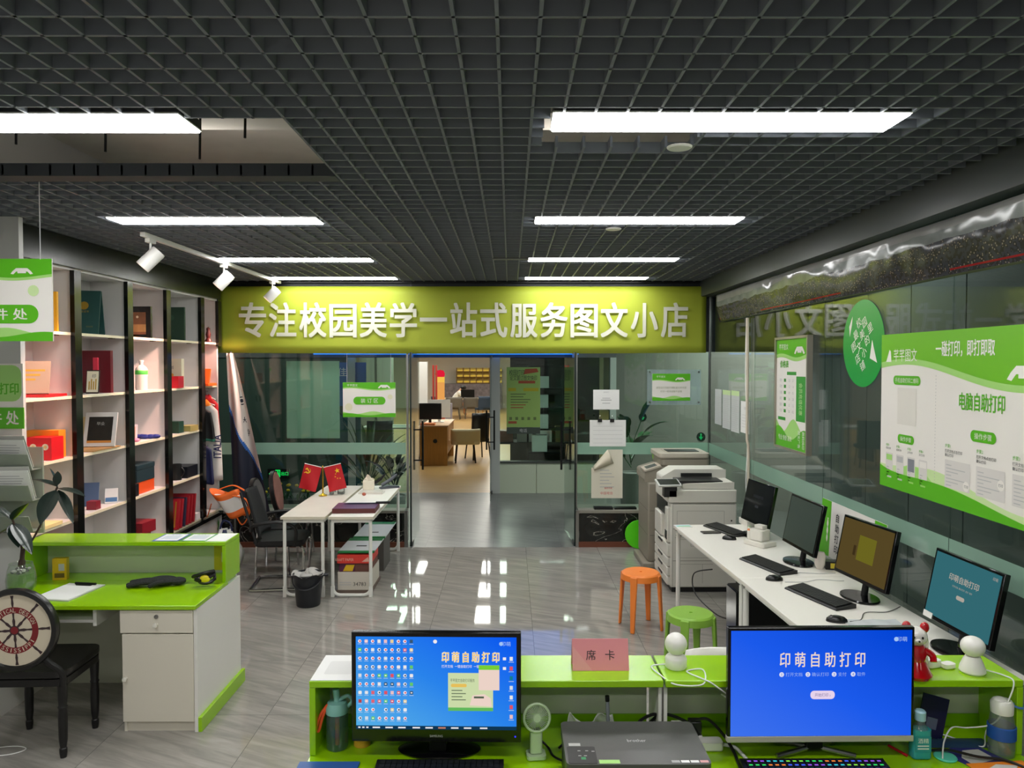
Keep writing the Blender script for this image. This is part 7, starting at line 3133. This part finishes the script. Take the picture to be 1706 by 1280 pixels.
# back of the hall
ft = thing('long_table', 'pale table with a laptop far back in the hall', 'table', H(775, 30))
q = MB()
q.box(-1.1, 1.1, -.4, .4, .72, .76, mat('pale_wood', '#c8b490', .5))
q.build('tabletop', ft, smooth=0)
for sx in (-1, 1):
    for sy in (-.3, .3):
        q = MB()
        q.tube([(sx, sy, 0), (sx, sy, .72)], .03, STEEL, 8)
        q.build('leg', ft)
TAUPE = mat('chair_taupe', '#5c564c', .6)
CNAVY = mat('chair_blue', '#1c3248', .6)
hall_chair('taupe_chair', 'taupe chair at the far hall table, left one', H(757, 28.7)[0], 28.7, 0, TAUPE, STEEL, w=.62, zt=.86)
hall_chair('taupe_chair', 'taupe chair at the far hall table, beside the blue one', H(784, 29.0)[0], 29.0, .1, TAUPE, STEEL, w=.55, zt=.84)
hall_chair('blue_chair', 'dark blue chair at the right end of the far hall table', H(808, 28.2)[0], 28.2, .5, CNAVY, WOODD, w=.68, zt=.92)
hall_chair('blue_chair', 'dark blue chair at the left end of the far hall table', H(733, 28.3)[0], 28.3, -.6, CNAVY, STEEL, w=.6, zt=.9)
lt = thing('far_laptop', 'open black laptop on the far hall table', 'laptop', (H(780, 30)[0], 29.8, .761))
q = MB()
q.box(-.26, .26, -.1, .2, 0, .02, BLACK)
q.build('base', lt, smooth=0)
q = MB(T(0, -.12, .02, 0, .2))
q.box(-.27, .27, 0, .02, 0, .34, BLACK)
q.build('lid', lt, smooth=0)

# seated person
pp = thing('person', 'person in a white shirt bending over the far hall table', 'person', (H(757, 30.6)[0], 30.6, 0), 0)


def skinned(name, joints, edges, m, parent, sub=1):
    me = bpy.data.meshes.new(name)
    me.from_pydata([j[:3] for j in joints], edges, [])
    me.materials.append(m)
    o = bpy.data.objects.new(name, me)
    COL.objects.link(o)
    o.parent = parent
    md = o.modifiers.new('skin', 'SKIN')
    for v, j in zip(me.skin_vertices[0].data, joints):
        v.radius = (j[3], j[3])
    me.skin_vertices[0].data[0].use_root = True
    o.modifiers.new('sub', 'SUBSURF').render_levels = sub
    for p_ in me.polygons:
        p_.use_smooth = True
    return o


SKIN = mat('skin', '#c89a7c', .6)
J = [(0, 0, .52, .15), (.06, 0, .75, .15), (.18, 0, .98, .16), (.27, 0, 1.08, .06), (.38, 0, 1.12, .10),
     (.20, -.19, .98, .07), (.38, -.24, .82, .05), (.55, -.12, .80, .04), (.60, -.10, .80, .035),
     (.20, .19, .98, .07), (.38, .24, .82, .05), (.55, .12, .80, .04), (.60, .10, .80, .035),
     (.08, -.10, .50, .09), (.42, -.11, .48, .07), (.42, -.11, .10, .05), (.52, -.11, .05, .045),
     (.08, .10, .50, .09), (.42, .11, .48, .07), (.42, .11, .10, .05), (.52, .11, .05, .045)]
Eg = [(0, 1), (1, 2), (2, 3), (3, 4), (2, 5), (5, 6), (6, 7), (7, 8), (2, 9), (9, 10), (10, 11), (11, 12), (0, 13), (13, 14), (14, 15), (15, 16), (0, 17), (17, 18), (18, 19), (19, 20)]
skinned('body', J, Eg, SKIN, pp, 2)
J2 = [(0, 0, .56, .17), (.06, 0, .75, .17), (.17, 0, .97, .18), (.20, -.19, .98, .085), (.37, -.24, .83, .065), (.20, .19, .98, .085), (.37, .24, .83, .065)]
skinned('shirt', J2, [(0, 1), (1, 2), (2, 3), (3, 4), (2, 5), (5, 6)], mat('shirt_white', '#dcdcd8', .7), pp, 2)
q = MB()
q.ball((.37, 0, 1.16), .125, .125, .10, mat('hair_black', '#0c0a0a', .6), 14, 10)
q.build('hair', pp)
hall_chair('seat_chair', 'grey chair under the person in the white shirt', H(757, 30.6)[0] - .02, 30.6, -pi / 2, TAUPE, STEEL, w=.42, zt=.66)

# shelving and lit display at the end wall
sv = thing('yellow_display_shelf', 'glowing yellow display shelf along the end wall of the hall', 'shelf', (H(760, 35.2)[0], 35.2, 0))
WX = H(836, 35.2)[0] - H(760, 35.2)[0]
YLIT = emis('yellow_light', '#e0b848', .75)
q = MB()
q.box(0, WX, .3, .34, 1.25, 1.95, mat('yellow_back', '#d8c060', .5))
q.build('back_panel', sv, smooth=0)
for k in range(7):
    q = MB()
    q.box(WX * k / 7, WX * k / 7 + .04, 0, .3, 1.22, 1.95, mat('amber_wood', '#8c6a2c', .5))
    q.build('divider', sv, smooth=0)
for z in (1.22, 1.5, 1.76):
    q = MB()
    q.box(0, WX, .0, .299, z, z + .03, MATS['amber_wood'])
    q.box(0, WX, .27, .299, z + .031, z + .10, YLIT)
    q.build('shelf_board', sv, smooth=0)
q = MB()
q.box(-.6, WX, .05, .5, 0, 1.2, mat('grey_books', '#7c7478', .7, noise=(9, .7)))
q.build('base_cabinet', sv, smooth=0)
rb = thing('red_yellow_pillar', 'lit red and yellow advertising pillar in the hall', 'pillar', H(733, 24))
q = MB()
q.box(-.14, .14, -.1, .1, .6, 1.55, emis('pillar_orange', '#f0a858', .9))
q.build('lower_panel', rb, smooth=0)
q = MB()
q.box(-.14, .14, -.1, .1, 1.55, 1.72, emis('pillar_yellow', '#f4c050', 1.0))
q.build('middle_panel', rb, smooth=0)
q = MB()
q.lathe([(0, 1.721), (.14, 1.721), (.16, 1.82), (.12, 1.92), (0, 1.95)], emis('pillar_red', '#e8203c', .9), 18)
q.build('top', rb)
q = MB()
q.box(-.16, .16, -.12, .12, 0, .59, mat('pillar_base', '#a04030', .5))
q.build('base', rb, smooth=0)
for k, px in enumerate((722, 727)):
    q = MB()
    q.tube([(0, 0, 0), (0, 0, 2.1)], .03, mat('red_pole', '#a83028', .5), 8)
    tag(q.build('red_pole', loc=H(px, 23.5)), 'red post left of the lit pillar, %s' % ('outer one' if k == 0 else 'inner one'), 'post', 'red posts in the hall')
b = MB()
b.box(H(696, 20)[0], H(712, 20)[0], 20, 20.1, 1.05, 2.2, PAPER)
tag(b.build('white_board', smooth=0), 'white board standing on the grey cabinet in the hall', 'board')
b = MB()
b.box(H(694, 20)[0], H(713, 20)[0], 19.9, 20.3, 0, 1.05, mat('grey_cabinet', '#7a827c', .6))
tag(b.build('grey_cabinet', smooth=0), 'grey cabinet in the hall behind the wooden desk', 'cabinet')
b = MB()
b.box(H(752, 26)[0] - .35, H(752, 26)[0], 26, 26.4, 0, .75, mat('lilac_box', '#8c8a9c', .6))
tag(b.build('lilac_cabinet', smooth=0), 'low lilac grey cabinet before the far hall chairs', 'cabinet')
# columns and blue posters behind the left glass
for k, px in enumerate((612, 640)):
    b = MB()
    b.box(H(px, 19)[0] - .18, H(px, 19)[0] + .18, 19, 19.4, 0, 3.29, mat('hall_column', '#b4b4b0', .7))
    struct(b.build('wall_hall_column_%d' % (k + 1), smooth=0))
q = MB(FC(H(545, 12.2)[0], WOODY - .04, 1.45))
q.box(0, .62, 0, .72, 0, .006, mat('poster_blue', '#2a64a8', .5))
q.text('佳印', .30, .56, .14, PAPER, d=.0068)
tag(q.build('blue_poster', smooth=0), 'blue poster with white characters across the corridor', 'poster')
q = MB(FC(H(556, 12.2)[0], WOODY - .04, .1))
q.box(0, .42, 0, 1.2, 0, .006, mat('poster_teal', '#17505c', .5))
tag(q.build('teal_poster', smooth=0), 'dark teal poster below the blue poster across the corridor', 'poster')

# plants in the corridor
PG = mat('plant_green', '#1f4a24', .45, noise=(9, .3))
PGD = mat('plant_dark', '#16281e', .4)
POTM = mat('pot_grey', '#8c8c88', .5)


def floor_plant(name, label, loc, n, L_, W_, spread, m, pot_h=.3, seed=1, droop=.35, stemh=.0):
    rr_ = random.Random(seed)
    t = thing(name, label, 'potted plant', loc)
    q = MB()
    q.lathe([(0, 0), (.12, 0), (.16, pot_h), (.145, pot_h), (.14, pot_h - .02), (0, pot_h - .02)], POTM, 20)
    q.build('pot', t)
    q = MB()
    s = MB()
    for k in range(n):
        a = 2 * pi * k / n + rr_.random() * .5
        e = .5 + rr_.random() * spread
        d = (cos(a) * cos(e), sin(a) * cos(e), sin(e))
        b0 = Vector((0, 0, pot_h - .01 + stemh * rr_.random()))
        b1 = b0 + Vector(d) * (.10 + .25 * rr_.random() * (L_ / .5))
        s.tube([b0 - Vector((0, 0, .02)), b1], .007, m, 5)
        q.leaf(b1, d, L_ * (.7 + .5 * rr_.random()), W_, m, droop=droop)
    q.build('leaves', t)
    s.build('stems', t)
    return t


floor_plant('palm_plant', 'green palm plant in the corridor behind the left glass', (H(612, 11.4)[0], 11.4, 0), 22, .85, .07, .9, PG, seed=3)
floor_plant('broadleaf_plant', 'dark broad-leaved plant right behind the work tables', (H(655, 9.7)[0], 9.75, 0), 12, .42, .10, .8, PGD, pot_h=.42, seed=8, stemh=.25)
floor_plant('broadleaf_plant', 'broad-leaved plant behind the glass, right of the clipped sheet', (H(1052, 9.9)[0], 9.9, 0), 11, .55, .16, .9, PG, pot_h=.7, seed=5, stemh=.45)
pl = thing('flower_planter', 'low planter with small yellow flowers along the left glass', 'planter', (H(505, 9.3)[0], 9.3, 0))
q = MB()
q.box(-.6, .6, -.1, .1, 0, .45, mat('planter_dark', '#2a2e2a', .6))
q.build('box', pl, smooth=0)
q = MB()
rf = random.Random(4)
for k in range(70):
    q.leaf((rf.uniform(-.58, .58), rf.uniform(-.08, .08), .44), (rf.uniform(-.5, .5), rf.uniform(-.5, .5), 1), rf.uniform(.10, .2), .03, PG, n=3)
q.build('foliage', pl)
q = MB()
for k in range(16):
    q.ball((rf.uniform(-.55, .1), rf.uniform(-.1, .05), rf.uniform(.55, .66)), .025, .025, .018, mat('flower_yellow', '#d8b020', .6), 7, 5)
q.build('blossoms', pl)

# exit sign low on the corridor wall, green arrows
xs = H(445, WOODY - .04)[0]
es = thing('exit_sign', 'small glowing green exit sign low on the corridor wall', 'exit sign', (xs, WOODY - .04, .25))
q = MB()
q.box(0, .36, -.02, .008, 0, .155, BLACK)
q.build('case', es, smooth=0)
EXG = emis('exit_green', '#18e060', 1.6)
q = MB(FC(0, -.021, 0))
q.flat([(.02, .075), (.06, .11), (.06, .09), (.11, .09), (.11, .06), (.06, .06), (.06, .04)], 0, EXG)
for bx_ in ((.13, .21, .125, .14), (.13, .142, .02, .125), (.198, .21, .02, .125)):
    q.quad(*bx_, 0, EXG)
q.flat(circ(.172, .108, .012, 10), 0, EXG)
q.flat([(.155, .095), (.185, .095), (.19, .06), (.195, .02), (.182, .02), (.172, .055), (.16, .02), (.147, .02), (.158, .06)], .0, EXG)
q.text('出口', .285, .078, .06, EXG, d=0)
q.build('pictogram_print', es, smooth=0)
for k, (px, py) in enumerate(((1071, 695), (1168, 728))):
    # on the angled wall
    a_, b_ = Vector((1.75, 12.3, 0)), Vector((4.5, 10.4, 0))
    d0 = P(px, py, y=10)
    dx, dy = d0.x, d0.y
    # intersect the sight line with the wall line
    den = dx * (b_.y - a_.y) - dy * (b_.x - a_.x)
    tt_ = (a_.x * (b_.y - a_.y) - a_.y * (b_.x - a_.x)) / den
    pt = Vector((0, 0, CAM_H)) + (d0 - Vector((0, 0, CAM_H))) * tt_
    u_ = (b_ - a_).normalized()
    n_ = Vector((u_.y, -u_.x, 0))
    q = MB(frame(pt + n_ * .004, u_, (0, 0, 1), n_))
    q.prism(circ(0, 0, .07, 18), -.003, .002, mat('arrow_case', '#12241a', .5))
    q.flat([(-.012, .05), (.012, .05), (.012, 0), (.035, 0), (0, -.05), (-.035, 0), (-.012, 0)], .0026, emis('arrow_green', '#18b060', .9))
    tag(q.build('arrow_marker', smooth=0), 'glowing green arrow marker on the angled corridor wall, %s' % ('upper one' if k == 0 else 'lower one'), 'marker', 'green arrow markers')

# shop window across the corridor: poster and display
PY = WOODY - .014
q = MB(FC(H(844, PY)[0], PY, P(850, 712, y=PY).z))
pw, ph = H(900, PY)[0] - H(844, PY)[0], P(850, 612, y=PY).z - P(850, 712, y=PY).z
q.box(0, pw, 0, ph, 0, .003, mat('poster_lime', '#8fae5c', .5))
PRD = mat('poster_red', '#9a4a2c', .5)
q.flat([(pw * .5, ph * .88), (pw * .95, ph * .92), (pw * .9, ph * .98), (pw * .55, ph * .97)], .0036, PRD)
q.text('校园打印', pw * .08, ph * .91, .10, INK, d=.0040, al='l', wmax=pw * .45)
q.text('论文装订图文快印', pw * .1, ph * .82, .085, INK, d=.0040, al='l', wmax=pw * .8)
q.quad(pw * .35, pw * .85, ph * .73, ph * .775, .0036, PRD)
q.quad(pw * .05, pw * .28, ph * .60, ph * .655, .0036, mat('poster_olive', '#a8a020', .5))
q.quad(pw * .5, pw * .95, ph * .60, ph * .655, .0036, MATS['poster_olive'])
for k in range(6):
    q.quad(pw * .12, pw * (.5 + .07 * (k % 4)), ph * (.32 + .045 * k), ph * (.335 + .045 * k), .0036, mat('poster_line', '#5c6c3c', .5) if k > 1 else PRD)
for k in range(5):
    q.quad(pw * (.08 + .18 * k), pw * (.16 + .18 * k), ph * .12, ph * .17, .0036, MATS['poster_line'])
q.quad(pw * .05, pw * .3, ph * .06, ph * .1, .0036, PRD)
q.quad(0, pw, -.11, -.002, .0, mat('poster_foot', '#3c463e', .5))
q.text('电话', pw * .5, -.055, .06, FAINT, d=.0006)
tag(q.build('promo_poster', smooth=0), 'yellow green poster with red marks on the shop window across the corridor', 'poster')
rk = thing('display_rack', 'black display rack with white boxes in the shop window', 'rack', (H(908, 12.95)[0], 12.95, 0))
q = MB()
for sx in (-.3, .3):
    for sy in (-.18, .18):
        q.box(sx - .012, sx + .012, sy - .012, sy + .012, 0, 2.1, BLACKM)
for z in (.6, 1.0, 1.36, 1.7, 2.08):
    q.box(-.3, .3, -.19, .19, z, z + .03, BLACKM)
q.build('frame', rk, smooth=0)
for k, (dx, z, hh) in enumerate(((-.1, .631, .28), (-.08, 1.031, .24), (-.08, 1.391, .22), (-.07, 1.731, .2))):
    q = MB()
    q.box(-.13, .13, -.1, .1, 0, hh, PAPER)
    tag(q.build('white_box', loc=(H(908, 12.95)[0] + dx, 12.9, z), smooth=0), 'white box on the black display rack, %s' % ('lowest', 'second from below', 'third from below', 'topmost')[k], 'box', 'white boxes in the display rack')
dt = thing('display_table', 'dark table full of goods behind the shop window', 'table', (H(885, 12.8)[0], 13.6, 0))
q = MB()
q.box(-.7, .9, -.25, .3, .70, .73, mat('table_dark', '#2a2a26', .5))
q.build('tabletop', dt, smooth=0)
for sx in (-.65, .85):
    q = MB()
    q.box(sx - .02, sx + .02, -.02, .02, 0, .7, BLACKM)
    q.build('leg', dt, smooth=0)
for k, (dx, m_, lb) in enumerate(((-.45, PRD, 'red goods'), (-.1, PAPER, 'white carton'), (.25, PAPER, 'pale carton'), (.6, mat('goods_olive', '#6c6438', .6), 'olive goods'))):
    abox('display_box', '%s on the dark table behind the shop window' % lb, 'box', H(885, 12.8)[0] + dx, 13.6, .731, .28, .3, .2 + .08 * (k % 2), m_)
hall_chair('display_chair', 'black chair behind the shop window, near the door handle', H(968, 13.0)[0], 13.0, .4, BLACK, BLACKM, w=.5, zt=1.0)
